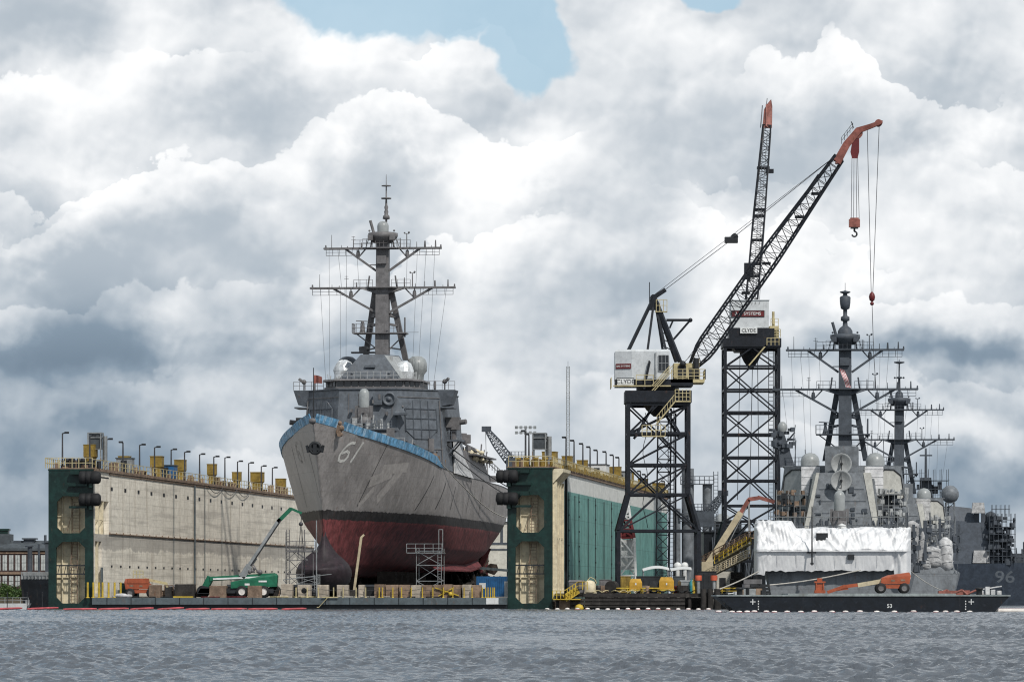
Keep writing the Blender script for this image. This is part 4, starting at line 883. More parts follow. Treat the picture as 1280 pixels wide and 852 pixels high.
# ---- deckhouse: front with two slanted array faces
def ring_house(y0, y1, hf, ym, hs, z): return [(-hf,y0,z),(hf,y0,z),(hs,ym,z),(hs,y1,z),(-hs,y1,z),(-hs,ym,z)]
b = MB(); b.loft([ring_house(47.6,76,4.3,54.2,9.9,18.6),ring_house(49.2,75,3.9,55.0,9.0,29.3)]); b.loft([ring_house(49.0,75.2,4.0,54.9,9.1,29.302),ring_house(49.0,75.2,4.0,54.9,9.1,29.45)])
house = b.build('deckhouse', navy, ship)
def face_pt(s, t, z):           # point on the slanted face: t 0..1 from the front edge aft
    k = (z-18.6)/10.7; A = Vector((s*(4.3-.4*k), 47.6+1.6*k, z)); B = Vector((s*(9.9-.9*k), 54.2+.8*k, z)); return A.lerp(B, t)
def array_panel(s, mtl, zc=25.3, hh=2.6, cover=True):
    n = Vector((s*.76,-.63,.12)).normalized(); b = MB()
    pts = [(.16,zc-hh*.55),(.36,zc-hh),(.66,zc-hh),(.85,zc-hh*.55),(.85,zc+hh*.55),(.66,zc+hh),(.36,zc+hh),(.16,zc+hh*.55)]
    A = [face_pt(s,t,z) for t,z in pts]; B = [p+n*.16 for p in A]
    if s < 0: A, B = A[::-1], B[::-1]
    b.loft([A,B]); o = b.build('array_face', mtl, house)
    b = MB()
    for t in (.16,.33,.50,.67,.85): b.bar(face_pt(s,t,zc-hh*(.6 if t in(.16,.85) else .98))+n*.2, face_pt(s,t,zc+hh*(.6 if t in(.16,.85) else .98))+n*.2, .1)
    for dz in (-.5,.05,.55): b.bar(face_pt(s,.17,zc+hh*dz)+n*.2, face_pt(s,.84,zc+hh*dz)+n*.2, .1)
    b.build('array_scaffold', mastB, o)
array_panel(1, navy); array_panel(-1, navy)
for s in (-1,1):
    b = MB(); b.loft([[(s*8.7,55,27.2),(s*10.4,55.2,27.5),(s*10.4,59,27.5),(s*8.7,59,27.2)],[(s*8.7,54.6,29.46),(s*11.0,54.8,29.46),(s*11.0,59,29.46),(s*8.7,59,29.46)]][:: 1]); b.b2(s*8.8,s*10.8,54.4,59,27.0,27.2); b.build('bridge_wing', navy, house)
    b = MB(); b.rail([(s*6.8,54.3,29.5),(s*11.0,54.9,29.5)],1.1,.03,.8); b.ball((s*9.6,55.2,30.6),.35,8); b.tube((s*9.6,55.2,29.5),(s*9.6,55.2,30.4),.1); b.bar((s*9.6,55.2,30.5),(s*10.2,54.7,31.0),.3); b.tube((s*8.2,55.5,29.5),(s*8.2,55.5,30.7),.15); b.build('wing_railing', mastM, house)
b = MB(); ph = [ring_house(50.6,62,4.6,53.6,6.6,29.46),ring_house(50.6,62,4.6,53.6,6.6,29.75)]; b.loft(ph); b.loft([ring_house(50.9,62,4.5,53.8,6.4,29.752),ring_house(51.0,62,4.5,53.8,6.4,30.55)]); b.loft([ring_house(50.4,62,4.8,53.5,6.8,30.552),ring_house(50.5,62,4.7,53.5,6.7,30.8)]); pilot = b.build('pilot_house', mastM, house)
for i in range(9):
    x = -4.0+i*1.0; b = MB(); b.b2(x-.40,x+.40,50.80,50.95,29.79,30.46); b.build('window', glassM, pilot)
for s in (-1,1):
    for t in (.2,.5,.8):
        p = Vector((s*4.55,50.9,30.12)).lerp(Vector((s*6.45,53.8,30.12)), t); b = MB(); b.box(p, (.08,.75,.6), s*math.radians(-33)); b.build('window', glassM, pilot)
b = MB(); b.loft([[(-4.4,52,30.8),(4.0,52,30.8),(5.2,60,30.8),(-5.2,60,30.8)],[(-1.6,53.4,34.2),(1.5,53.4,34.2),(2.6,61,34.4),(-2.6,61,34.4)]]); b.b2(-.9,.5,52.3,53.4,32.4,32.7); b.ball((-2.6,52.2,31.6),.18,8); b.ball((2.4,52.2,31.6),.18,8); b.build('mast_house', navy, house)
b = MB(); b.loft([[(4.02,52.05,30.85),(5.2,59,30.85),(5.26,59,30.85),(4.10,52.0,30.85)],[(1.55,53.45,34.1),(2.6,60,34.2),(2.68,60,34.2),(1.64,53.4,34.1)]]); b.build('mast_house_sunlit_side', arrayM, house)  # added pale sheet: the sunlit right facet put into colour
mast(ship, (0.1,62.5,34.0), mastM, 'drum', 1)
for s, zc in ((-1,32.2),(1,32.0)):
    b = MB(); b.lathe((0,0,0),[(1.2,-1.6),(1.32,-1.2),(1.3,-.6),(1.38,0),(1.25,.6),(.95,1.1),(.5,1.35),(0,1.42)],13); b.v=[(x+R.uniform(-.09,.09),y+R.uniform(-.09,.09),z+R.uniform(-.08,.08)) for x,y,z in b.v]; b.sm=[False]*len(b.sm); b.build('wrapped_director', silverM, ship, (s*4.1-.25,56.5,zc))
    b = MB(); b.lathe((0,0,0),[(.9,-1.7),(1.0,-.6),(1.4,-.1),(1.42,.9),(1.2,1.5),(.7,1.9),(0,2.0)],18); b.build('satellite_radome', domeM if s > 0 else navy, ship, (4.4 if s>0 else -5.2,66,32.6))
b = MB(); b.tube((0,0,-1.2),(0,0,.9),.32); b.b2(-.4,.4,-.35,.35,.9,1.7); b.b2(-.9,-.6,-.3,.3,-1,1.1); b.build('director_pedestal', navyL, ship, (2.1,55,32.3))
b = MB(); b.ball((0,0,0),.35,10); b.b2(-.5,.5,-.3,.3,-.5,-.1); b.build('red_marker_light', redM, ship, (2.3,54,31.6))
b = MB(); b.b2(-1.6,1.6,-.6,.6,0,.2); b.ball((.1,0,.6),.5,10,0,(1.5,1,.8)); b.b2(-.5,.5,-.5,.5,.1,.9); b.build('navigation_radar', darkM, ship, (-1.4,54.5,34.4))
# forward gun deck and close-in gun
b = MB(); b.loft([[(-4.6,41,19.2),(4.6,41,19.2),(5.4,48.2,19.2),(-5.4,48.2,19.2)],[(-3.6,41.5,23.6),(3.8,41.5,23.6),(4.4,48.4,23.6),(-4.4,48.4,23.6)]]); b.b2(-4,4.3,40.9,48.4,23.602,23.75); b.rail([(-3.9,41.1,23.75),(4.3,41.1,23.75)],1.1,.035,.7,0,3); b.build('gun_deck', navy, ship)
ciws(ship, (.2,44,24.6), domeM, 1.1)
b = MB(); b.lathe((0,0,0),[(.9,0),(.95,-.25),(.7,-.3),(.65,-.05),(.3,-.05),(.28,-.2),(0,-.2)],18,'y'); b.build('vent_ring', navy, ship, (2.9,48.75,28.0))
b = MB(); b.b2(-.6,.6,-.5,.1,-.8,.8); b.build('front_locker', navy, ship, (1.4,48.6,28.0)); b = MB(); b.b2(2.2,4.0,-1.4,0,-2.2,-1.9); b.loft([[(2.4,-1.2,-1.9),(3.8,-1.2,-1.9),(3.8,0,-1.9),(2.4,0,-1.9)],[(2.8,-.8,-1.3),(3.6,-.8,-1.3),(3.4,0,-1.3),(2.8,0,-1.3)]]); b.build('signal_platform', navy, ship, (1.4,48.6,28.0))
for i, (x, y, w, h, mtl) in enumerate(((-3.2,40.2,2.2,1.7,navyL),(-2.0,39.8,1.2,2.4,tarpG),(2.6,40.1,2.6,1.9,navyL),(4.2,40.6,1.0,2.6,mastM),(-.6,39,1.0,1.5,darkM))):
    b = MB(); z = 21.2; b.loft([[(x+a*w/2,y+c*.7,z-1.5) for a,c in ((-1,-1),(1,-1),(1,1),(-1,1))],[(x+a*w/2*.9,y+c*.6,z+h) for a,c in ((-1,-1),(1,-1),(1,1),(-1,1))]]); b.build('deck_locker', mtl, ship)
# foredeck gun, barrel forward
b = MB(); b.loft([[(-1.6,24,20.4),(1.6,24,20.4),(1.9,29,20.4),(-1.9,29,20.4)],[(-1.0,25,22.6),(1.0,25,22.6),(1.2,28.5,22.6),(-1.2,28.5,22.6)]]); b.tube((0,25,21.8),(0,17.5,22.3),.18,.12); b.build('deck_gun', navy, ship)
# sponsons with machine guns either side
for s in (-1,1):
    b = MB(); b.b2(s*9.0,s*11.6,57.5,61,22.6,22.85); b.bar((s*11.2,58,22.6),(s*9.3,58,20.4),.18); b.bar((s*11.2,60.6,22.6),(s*9.3,60.6,20.4),.18); b.rail([(s*9.6,57.5,22.85),(s*11.5,57.5,22.85),],1.1,.03,.6)
    b.build('sponson', navy, ship)
    b = MB(); b.tube((s*10.3,59,22.85),(s*10.3,59,24.2),.45); b.b2(s*9.3,s*11.2,58.2,60.2,24.2,25.9); b.tube((s*11.2,58.9,25.2),(s*12.1,58.6,25.3),.35); b.b2(s*9.4,s*10.2,57.9,58.2,24.5,25.6); b.build('director_mount', mastM, ship)
# doors, pipes, ladders and lights on the house front
b = MB()
for s_, t, z, w, h_ in ((1,.08,20.8,.8,1.7),(-1,.3,21,.8,1.7),(1,.7,21,.9,1.8)): p = face_pt(s_,t,z+.9); b.box(p,(w,.5,h_),s_*math.radians(50))
for x in (-2.6,-1.2,3.3): b.bar((x,47.9+.3,20.6),(x,49.0,28.8),.09)
for z in (22.4,25.2,27.2): b.bar((-4.0,48.15+(z-20.6)*.14,z),(4.0,48.15+(z-20.6)*.14,z),.07)
for s_ in (-1,1):
    for z in (21.4,28.3): b.bar(face_pt(s_,.02,z)+Vector((0,-.1,0)),face_pt(s_,.98,z)+Vector((0,-.1,0)),.09)
    b.bar(face_pt(s_,.93,19.5)+Vector((s_*.1,-.1,0)),face_pt(s_,.95,28)+Vector((s_*.1,-.1,0)),.12)
    for k in range(8): b.ball(face_pt(s_,R.random(),R.uniform(20,28.5))+Vector((0,-.1,0)),.16,6)
for k in range(10): b.box((R.uniform(-3.8,3.8),48.3+R.uniform(-.12,.12),R.uniform(21,28.6)),(R.uniform(.2,.6),.5,R.uniform(.2,.7)))
tag(b.build('wall_fittings', mastM, house), kind='stuff')
for A, B in (((-9.3,46.5,19.4),(-4.8,46.5,19.6)),((4.8,46.5,19.6),(9.3,50,19.4)),((-4.0,51.5,30.8),(4.0,51.5,30.8)),((-5.5,42.5,21.6),(5.8,42.5,21.6))): b = MB(); b.rail([A,B],1.0,.035,.9); b.build('deck_railing', navyL, ship)
b = MB()
for k in range(26): x = R.uniform(-6.6,6.6); b.bar((x,54,30.6),(x+R.uniform(-.3,.3),54,31.0+R.random()*.9),R.uniform(.06,.2))
for k in range(46):
    x = R.uniform(-5.5,6.5); u = R.uniform(41.2,46); z = 23.75 if abs(x) < 3.8 else 20.5; h_ = R.uniform(.3,1.5)
    if k % 2: b.box((x,u,z+h_/2),(R.uniform(.2,1.0),R.uniform(.2,.8),h_),R.random())
    else: b.bar((x,u,z),(x+R.uniform(-.4,.4),u,z+h_*1.5),R.uniform(.06,.16))
tag(b.build('roof_fittings', navyL, ship), kind='stuff')
# midship and aft houses with clutter
b = MB(); b.loft([[(-8.2,77,18),(8.4,77,18),(8.2,92,18),(-8.2,92,18)],[(-6,78,25),(7.0,78,25),(6.8,90,24),(-6,90,24)]]); b.build('midship_house', navy, ship)
b = MB(); b.loft([[(-8,96,18),(8.2,96,18),(7.6,128,18),(-7.6,128,18)],[(-7,97,22.6),(7.5,97,22.6),(6.8,127,21.4),(-6.8,127,21.4)]]); b.b2(4.4,8.6,100,126,22.0,22.2); b.build('aft_house', mastM, ship)
b = MB(); b.loft([[(10.0,62,18.4),(10.15,62,18.4),(10.15,84,18.2),(10.0,84,18.2)],[(9.75,63,24.2),(9.9,63,24.2),(9.6,79,20.6),(9.45,79,20.6)]]); b.build('pale_side_sheet', tarpG, ship)
b = MB()
for k in range(34):
    u = R.uniform(78,142); x = R.uniform(3.5,8.0); z = lerp_t([(78,24.5),(92,24),(100,22.4),(127,21.4),(142,18.4)],u); h = R.uniform(.5,2.0)
    if R.random() < .5: b.bar((x,u,z-.4),(x+R.uniform(-.6,.6),u+R.uniform(-2,2),z+h),R.uniform(.08,.2))
    else: b.box((x,u,z+h*.3),(R.uniform(.4,1.6),R.uniform(.5,2),h),R.random())
b.bar((5,84,25.6),(8.2,104,22.6),.25); b.bar((3,80,26),(8.0,106,22.9),.2)
b.rail([(7.9,112,21.6),(8.2,149,18.4)],1.2,.05,3.5)
tag(b.build('deck_clutter', mastM, ship), kind='stuff')
b = MB()
for k in range(16): b.ball((R.uniform(5.2,8.2),R.uniform(104,124),R.uniform(21.6,22.8)),R.uniform(.3,.7),8,0,(1.4,1,.8))
tag(b.build('tan_hose_heap', creamM, ship), kind='stuff')
b = MB()
for k in range(14): x = R.uniform(3.6,9.3); u = 44+R.random()*12; b.box((min(x,hb(u,19)-.6),u,lerp_t(ZDK,u)+.7),(R.uniform(.5,1.3),R.uniform(.5,1.5),R.uniform(.8,1.9)),R.random())
tag(b.build('foredeck_gear', rustM, ship), kind='stuff')
b = MB(); b.b2(6.6,8.2,36,38.5,20,21.4); b.build('green_deck_box', greenM, ship)
# lines from the deck edge aft
for (u0,z0,u1,z1,sag,mm,r) in ((48,19.5,150,15.5,4.2,cableL,.07),(56,22,146,17.2,1.6,cableM,.09),(58,21,150,16.6,2.2,cableM,.08)):
    b = MB(); b.path([(9.9+1.4*math.sin(math.pi*t)+ (1.5*t), u0+(u1-u0)*t, z0+(z1-z0)*t-sag*math.sin(math.pi*t)) for t in np.linspace(0,1,24)], r, 5); b.build('mooring_line', mm, ship)
# jackstaff and flag
b = MB(); b.tube((0,.6,23.2),(0,.6,29.9),.08,.05); js = b.build('jackstaff', darkM, ship)
b = MB(); n = 8; rg = []
for i in range(n+1): t = i/n; rg.append([(.05+1.0*t,.6+.18*math.sin(t*7),29.0-.25*t*t),(.05+1.0*t,.6+.18*math.sin(t*7+.5),28.0-.05*t)])
for a, c in zip(rg[:-1], rg[1:]): b.add([a[0],a[1],c[1],c[0]], [(0,1,2,3)], 0, True)
b.build('flag', redM, js)
# struts and blocks beneath the keel
kb = None; rows = {0.0:'centre row', -4.6:'left row', 4.6:'right row'}
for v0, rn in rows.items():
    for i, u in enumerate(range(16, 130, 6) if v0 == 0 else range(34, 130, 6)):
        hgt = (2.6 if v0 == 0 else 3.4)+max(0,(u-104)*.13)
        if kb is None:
            b = MB(); b.b2(-1.5,1.5,-.9,.9,0,1.4); b.b2(-1.2,1.2,-.7,.7,1.4,2.42); kb = o = b.build('keel_block', mat('shade_black_block', (.007,.0065,.0065), 1.0, spec=.03, var=.3), None, D(u,v0,ZD), -ALPHA)  # near-black colour carries the deep shade beneath the hull
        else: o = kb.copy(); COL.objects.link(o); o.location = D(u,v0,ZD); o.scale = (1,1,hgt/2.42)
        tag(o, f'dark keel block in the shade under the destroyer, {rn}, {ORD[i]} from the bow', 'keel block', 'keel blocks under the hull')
sp = None
for i, u in enumerate(range(102, 134, 8)):
    b = MB(); b.bar((0,0,0),(-2.6,0,3.9 if u<108 else 5.5),.4); b.bar((.2,.5,0),(.2,.5,2.5),.35); b.bar((-.3,0,.1),(1.6,0,3.2),.25); b.bar((-1.4,0,2.0),(.6,.3,2.2),.22)
    o = b.build('timber_prop', timberM, None, D(u,8.6 if u<100 else 7.6,ZD), -ALPHA); tag(o, f'dark timber shore propping the right bilge, {ORD[i]} from the bow', 'shore', 'timber shores under the right bilge')
b = MB(); b.bar((0,0,0),(1.0,.3,7.7),.3,.2); b.bar((.95,.3,7.6),(1.35,.35,8.0),.25); tag(b.build('timber_prop', bboomM, None, D(16,2.75,ZD+.0), -ALPHA), 'long pale timber shore leaning on the red hull beside the sonar dome', 'shore')
b = MB(); b.box((0,0,0),(30,6,.35),0); o = b.build('stern_ramp', deckM, None, D(128,16,5.0), -ALPHA); o.rotation_euler = (0,math.radians(5),-ALPHA); tag(o, 'long dark sloping gangplank under the propellers to the right wing wall', 'gangplank')
# ------------------------------------------------------------------ moored destroyers, seen from astern
# local frame: x right, y forward from the transom, z above water
def scaff(b, x0, x1, y0, y1, z0, z1, dx, dz, r):
    xs = np.arange(x0, x1+.01, dx); zs = np.arange(z0, z1+.01, dz)
    for y in (y0, y1):
        for x in xs: b.bar((x,y,z0),(x,y,z1+.6),r)
        for z in zs[1:]: b.bar((x0,y,z),(x1,y,z),r)
    for z in zs[1:]:
        b.b2(x0,x1,y0+.05,y1-.05,z-.04,z+.02)
def hbB(u, z):
    k = min(1, max(0, u/60)); w = (8.3+1.7*math.sin(k*math.pi/2)) if u < 60 else 10.0
    if u > 95: w *= max(.03, 1-((u-95)/56)**2.0)
    return w*(.86+.14*min(1, max(0, z/ (5.5 if u < 95 else 9))))
def deckz(u): return lerp_t([(0,5.4),(40,5.7),(80,6.6),(110,8.5),(151,12.0)], u)
hullM2 = hull_mat('moored_hull_paint', (.15,.162,.175), .55, -.2)
def stern_ship(loc, rz, label, top, full=True):
    s_ = empty('destroyer', loc, rz, label, 'warship', 'destroyers')
    b = MB(); ust = [0,4,10,20,35,50,65,80,95,105,115,125,135,145,151]
    for sd in (-1,1):
        rg = [[(sd*hbB(u,z),u+(-.6+z*.12 if u==0 else 0),z) for z in [-.6+(deckz(u)+.6)*j/8 for j in range(9)]] for u in ust]
        b.loft(rg if sd > 0 else [r[::-1] for r in rg], close=False, caps=False, sm=True)
    zz = [-.6+(5.4+.6)*j/8 for j in range(9)]; tr = [(hbB(0,z),-.6+z*.12,z) for z in zz]; b.add(tr+[(-x,y,z) for x,y,z in tr[::-1]], [tuple(range(18))])
    h = b.build('hull', hullM2, s_)
    b = MB()
    for A, B in zip(ust[:-1], ust[1:]): b.add([(-hbB(A,9),A,deckz(A)-.05),(hbB(A,9),A,deckz(A)-.05),(hbB(B,9),B,deckz(B)-.05),(-hbB(B,9),B,deckz(B)-.05)], [(0,1,2,3)])
    b.build('deck', houseB, s_)
    # low aft house with the vertical launch deck
    b = MB(); b.loft([[(-8.6,24,5.4),(8.6,24,5.4),(9.2,62,5.6),(-9.2,62,5.6)],[(-7.6,25,9.3),(7.6,25,9.3),(8.0,62,9.3),(-8.0,62,9.3)]]); b.rail([(-7.5,25.1,9.3),(7.5,25.1,9.3)],1.1,.04,1.2); b.build('aft_house', houseB, s_)
    # illuminator tower
    b = MB(); b.loft([[(-4.6,60,9),(4.6,60,9),(4.6,72,9),(-4.6,72,9)],[(-2.9,62,18.0),(2.9,62,18.0),(2.9,72,18.0),(-2.9,72,18.0)]]); b.b2(-2.2,2.2,64,72,18.0,21.6); tw = b.build('director_tower', houseB, s_)
    b = MB()
    for sd in (-1,1): b.loft([[(sd*4.55,59.9,9.2),(sd*5.2,59.9,9.2),(sd*5.2,71,9.2),(sd*4.55,71,9.2)],[(sd*2.9,61.9,18.0),(sd*(3.9 if sd>0 else 3.3),61.9,18.0),(sd*3.9,71,18.0),(sd*2.9,71,18.0)]])
    b.build('tower_side_panel', arrayB, s_)
    for zc, yy in ((19.2,62.4),(16.9,60.6)):
        b = MB(); pr = [(1.35*k/7, -.55+.55*(k/7)**2) for k in range(8)]; b.lathe((0,yy,zc),[(r,h_+.0) for r,h_ in [(0,.0)]+[(1.35*k/7,-.45*(k/7)**2) for k in range(1,8)]+[(1.4,-.42),(1.2,.1),(.5,.45),(0,.5)]],20,'y')
        d = b.build('illuminator_dish', arrayM, s_, None)
        b = MB(); b.bar((0,yy-.1,zc-1.3),(0,yy-.9,zc),.12); b.bar((0,yy-.1,zc+1.3),(0,yy-.9,zc),.12); b.lathe((0,yy-1.0,zc),[(.16,-.2),(.2,.9)],8,'y'); b.build('feed_horn', darkM, d)
    for sd in (-1,1):
        b = MB(); x0, x1 = (4.7,8.6) if sd > 0 else (-8.6,-4.7); scaff(b, x0, x1, 62.5, 64.2, 9.3, 15.2, .78, 1.45, .07); st = b.build('staging', steelM, s_)
        b = MB()
        for k in range(34): z = 9.4+1.45*R.randint(0,4); b.box((R.uniform(x0,x1),62.9+R.uniform(-.4,.6),z+R.uniform(.1,.5)),(R.uniform(.2,.9),R.uniform(.2,.7),R.uniform(.2,.9)),R.random())
        tag(b.build('staging_gear', (rustM if sd < 0 else navyL), st), kind='stuff')
    b = MB(); scaff(b, -8.4, 8.6, 27.0, 28.2, 9.35, 11.6, 1.06, 1.1, .05); b.build('deck_staging', steelM, s_)
    # main house with slanted array faces looking aft
    b = MB(); b.loft([[(-5.0,70,6),(5.0,70,6),(9.9,77,6),(9.9,97,6.5),(-9.9,97,6.5),(-9.9,77,6)],[(-4.2,71.5,19.2),(4.2,71.5,19.2),(7.9,76.6,19.2),(7.6,96,19.2),(-7.6,96,19.2),(-7.9,76.6,19.2)]]); b.b2(-8.2,8.2,77,96,19.202,19.35); hs = b.build('main_house', houseB, s_)
    def fp(sd, t, z):
        k = (z-6)/13.2; return Vector((sd*(5-.8*k),70+1.5*k,z)).lerp(Vector((sd*(9.9-2.0*k),77-.4*k,z)), t)
    for sd in (-1,1):
        n = Vector((sd*.8,-.59,.1)).normalized(); pts = [(.12,15.0),(.34,14.2),(.66,14.2),(.9,15.0),(.9,17.9),(.66,18.7),(.34,18.7),(.12,17.9)]
        A = [fp(sd,t,z)-n*.05 for t,z in pts]; B = [p+n*.2 for p in A]
        if sd < 0: A, B = A[::-1], B[::-1]
        b = MB(); b.loft([A,B]); af = b.build('array_face', arrayB if sd > 0 else arrayM, hs)  # right face gets the paler material: its sunlit look is in the colour
        b = MB()
        for q in range(8): b.bar(B[q]+n*.03, B[(q+1)%8]+n*.03, .16)
        b.build('array_rim', darkM, af)
    mast(s_, (.2,85,20.3), mastB, top, 1, -.9)
    for sd in (-1,1):
        b = MB(); b.lathe((0,0,0),[(1.25,-1.2),(1.28,.3),(1.1,.9),(.65,1.3),(0,1.45)],18); b.build('satellite_radome', domeM, s_, (sd*4.4,74.5,19.6))
        b = MB(); b.box((0,0,0),(2.5,2,3.9))
        for k in range(4): b.box((0,-1.02,-1.5+k*1.05),(2.6,.06,.07),0)
        b.build('wrapped_pedestal', tarpG if not full else mat('white_wrap', (.62,.62,.63), .5, var=.15, bump=1, bscale=2), s_, (sd*4.25,72.3,17.1))
    ciws(s_, (-.1,52,10.6), domeM, 1.15)
    b = MB(); b.b2(-2,2,50,56,9.3,10.6); b.build('gun_platform', houseB, s_)
    b = MB()
    for k in range(90):
        u = R.uniform(25,66); x = R.uniform(-8.2,8.2); z = 9.3 if u > 25 else 6; h_ = R.uniform(.5,3.2) if abs(x)>4.4 else R.uniform(.4,1.6)
        if R.random() < .55: b.bar((x,u,z),(x+R.uniform(-.8,.8),u+R.uniform(-1,1),z+h_),R.uniform(.08,.22))
        else: b.box((x,u,z+h_*.35),(R.uniform(.4,1.7),R.uniform(.5,2),h_*.7),R.random())
    for k in range(26):
        x = R.choice((-1,1))*R.uniform(4.8,8.6); z = R.uniform(10,15); b.box((x,R.uniform(64,69),z),(R.uniform(.3,1.5),.8,R.uniform(.2,1.4)),0)
    for z in (11.4,13.2,15.2):
        for sd in (-1,1): b.b2(sd*4.9,sd*8.2,66,69.4,z-.06,z+.06)
    for z in (11,12.6,14.2,15.8): b.bar((-4.2+(z-9)*.18,60.0+(z-9)*.22,z),(4.2-(z-9)*.18,60.0+(z-9)*.22,z),.08)
    for k in range(22): z = R.uniform(9.6,17); x = R.uniform(-1,1)*(4.3-(z-9)*.18); b.box((x,60+(z-9)*.22,z),(R.uniform(.15,.7),.4,R.uniform(.15,.9)))
    for sd in (-1,1):
        for k in range(14): b.box(fp(sd,R.random(),R.uniform(7,13))+Vector((0,-.2,0)),(R.uniform(.2,.9),.6,R.uniform(.2,1.0)))
        for z in (9.5,12.9): b.bar(fp(sd,0,z)+Vector((0,-.15,0)),fp(sd,1,z)+Vector((0,-.15,0)),.12)
        b.bar(fp(sd,.5,7)+Vector((0,-.15,0)),fp(sd,.5,13.4)+Vector((0,-.15,0)),.1)
        b.rail([(sd*4.4,75,19.35),(sd*8.0,78,19.35)],1.1,.04,.7)
    for k in range(7): x = R.choice((-1,1))*R.uniform(4,9); b.bar((x,78,19),(x+R.uniform(-.4,.4),78,19.5+R.uniform(1,4)),.09)
    for k in range(120):
        x = R.uniform(-9,9); y = R.uniform(27,58); b.bar((x,y,9.2),(x+R.uniform(-.3,.3),y,9.4+R.uniform(.4,1.9)),R.uniform(.05,.14))
    tag(b.build('deck_clutter', mastB, s_), kind='stuff')
    b = MB()
    for k in range(22): u = R.uniform(25,62); x = R.uniform(-8,8.4); b.box((x,u,9.6),(R.uniform(.4,1.4),R.uniform(.4,1.6),R.uniform(.5,1.3)),R.random())
    tag(b.build('wrapped_gear', tarpG, s_), kind='stuff')
    b = MB(); b.lathe((0,0,0),[(.65,0),(.68,.9),(.5,1.3),(0,1.5)],12); b.build('small_radome', whiteM, s_, (.5,30,9.3))
    b = MB(); b.loft([[(-8.6,80,19.3),(-6.6,80,19.3),(-6.6,83,19.3),(-8.6,83,19.3)],[(-8.9,80.5,24.0),(-8.1,80.5,24.0),(-8.1,82,24.0),(-8.9,82,24.0)]]); b.b2(-9.6,-6.9,80,82.5,21.9,22.1)
    for k in range(26): b.box((-8.2+R.uniform(-1.6,1.6),80+R.random(),R.uniform(21.5,24.4)),(R.uniform(.3,1.0),.6,R.uniform(.2,.7)),R.random())
    b.bar((-6.9,80,22),(-6.5,80,25),.1); b.bar((-8.3,80.5,22),(-6.6,80.5,24),.2); b.build('sensor_post', mastB, s_)
    b = MB(); b.lathe((-8.3,81,24.2),[(.5,-.2),(.62,.3),(.6,.8),(.35,1.2),(0,1.3)],12); b.build('sensor_dome', domeM, s_)
    b = MB()     # guard rails and stanchions on the quarter
    b.rail([(8.2,1,5.4),(9.9,58,6.2)],1.1,.04,2.5); b.rail([(-8.2,1,5.4),(-9.9,58,6.2)],1.1,.04,2.5); b.build('guard_rail', mastB, s_)
    b = MB()
    for k in range(10): z = 4.2-.05*k; u = 6+k*6; b.bar((hbB(u,3)+.03,u,3.9),(hbB(u+5,3)+.03,u+5,3.8),.22,.3)
    b.bar((hbB(2,3)+.05,2,3.9),(hbB(60,3)+.06,60,4.2),.16); b.build('rubbing_strake', houseB, s_)
    return s_
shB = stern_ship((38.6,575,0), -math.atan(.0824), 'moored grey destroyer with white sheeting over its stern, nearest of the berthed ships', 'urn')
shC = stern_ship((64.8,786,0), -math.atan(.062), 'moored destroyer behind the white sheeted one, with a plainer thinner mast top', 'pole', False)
# ensign on the near moored mast
b = MB(); rg = []
for i in range(11):
    t = i/10; rg.append([(-.2+t*.9,0+.2*math.sin(t*8),3.3-2.6*t),(.55+t*.9,.25*math.sin(t*8+.5),3.0-2.4*t)])
def flag_mat():
    m, nt, b_, g, pos = new_mat('striped_ensign'); tcn = N(nt,'ShaderNodeTexCoord'); sp_ = N(nt,'ShaderNodeSeparateXYZ'); nt.links.new(tcn.outputs['Object'], sp_.inputs[0])
    q = g.m('ADD', g.m('MULTIPLY', sp_.outputs[0], .95), g.m('MULTIPLY', sp_.outputs[2], .36)); f = g.m('GREATER_THAN', g.m('FRACT', g.m('MULTIPLY', q, 5.5)), .5)
    c = g.mix(f, (.55,.50,.50), (.30,.03,.04)); nt.links.new(c, b_.inputs['Base Color']); return m
for a, c in zip(rg[:-1], rg[1:]): b.add([a[0],a[1],c[1],c[0]], [(0,1,2,3)], 0, True)
tag(b.build('national_ensign', flag_mat(), None, P(1051,490,655)), 'small red and white striped ensign hanging limp before the nearer moored mast', 'flag')
b = MB(); rg = []
# right quarter clutter of the near ship: wrapped boats and rafts
wrapD = mat('weathered_wrap', (.33,.33,.33), .65, var=.35, vscale=1.2, bump=1, bscale=2, streak=.7, scol=(.10,.10,.10))
for i, (px, py, Y, w, h, m_, lab) in enumerate(((1139,668,612,1.8,3.6,wrapD,'grey white wrapped boat hung tall on the right quarter of the sheeted destroyer'),(1149,686,618,.7,4.6,wrapD,'narrow white wrapped davit standing behind the sheeted stern'),(1131,684,600,.9,3.4,tarpG,'crumpled pale wrapped raft just right of the sheeted stern'),
     (1167,696,792,3.0,3.6,wrapD,'rounded white wrapped launch on the outer destroyer near the number 96 hull'),(1184,692,796,2.2,5.6,tarpG,'tall leaning white wrapped panel beside the number 96 hull'),(1158,704,790,1.6,2.0,wrapD,'small wrapped raft on the outer moored destroyer'))):
    b = MB(); rings = []; lean = R.uniform(-.5,.5)
    for k in range(9):
        t = k/8; q = min(1,(1-abs(2*t-1)**3.0)**.5+.25); rings.append([((w/2)*q*math.copysign(abs(math.cos(a))**.6,math.cos(a))*(1+R.uniform(-.10,.10))+lean*t, (w/2)*q*math.sin(a), -h/2+h*t) for a in np.linspace(0,2*math.pi,13)[:-1]])
    b.loft(rings, sm=True)
    for t in (.25,.5,.75): b.bar((-w*.5+lean*t,-w*.5,-h/2+h*t),(w*.5+lean*t,-w*.5,-h/2+h*t+.2),.07)
    tag(b.build('wrapped_boat', m_, None, P(px,py,Y)), lab, 'wrapped boat')
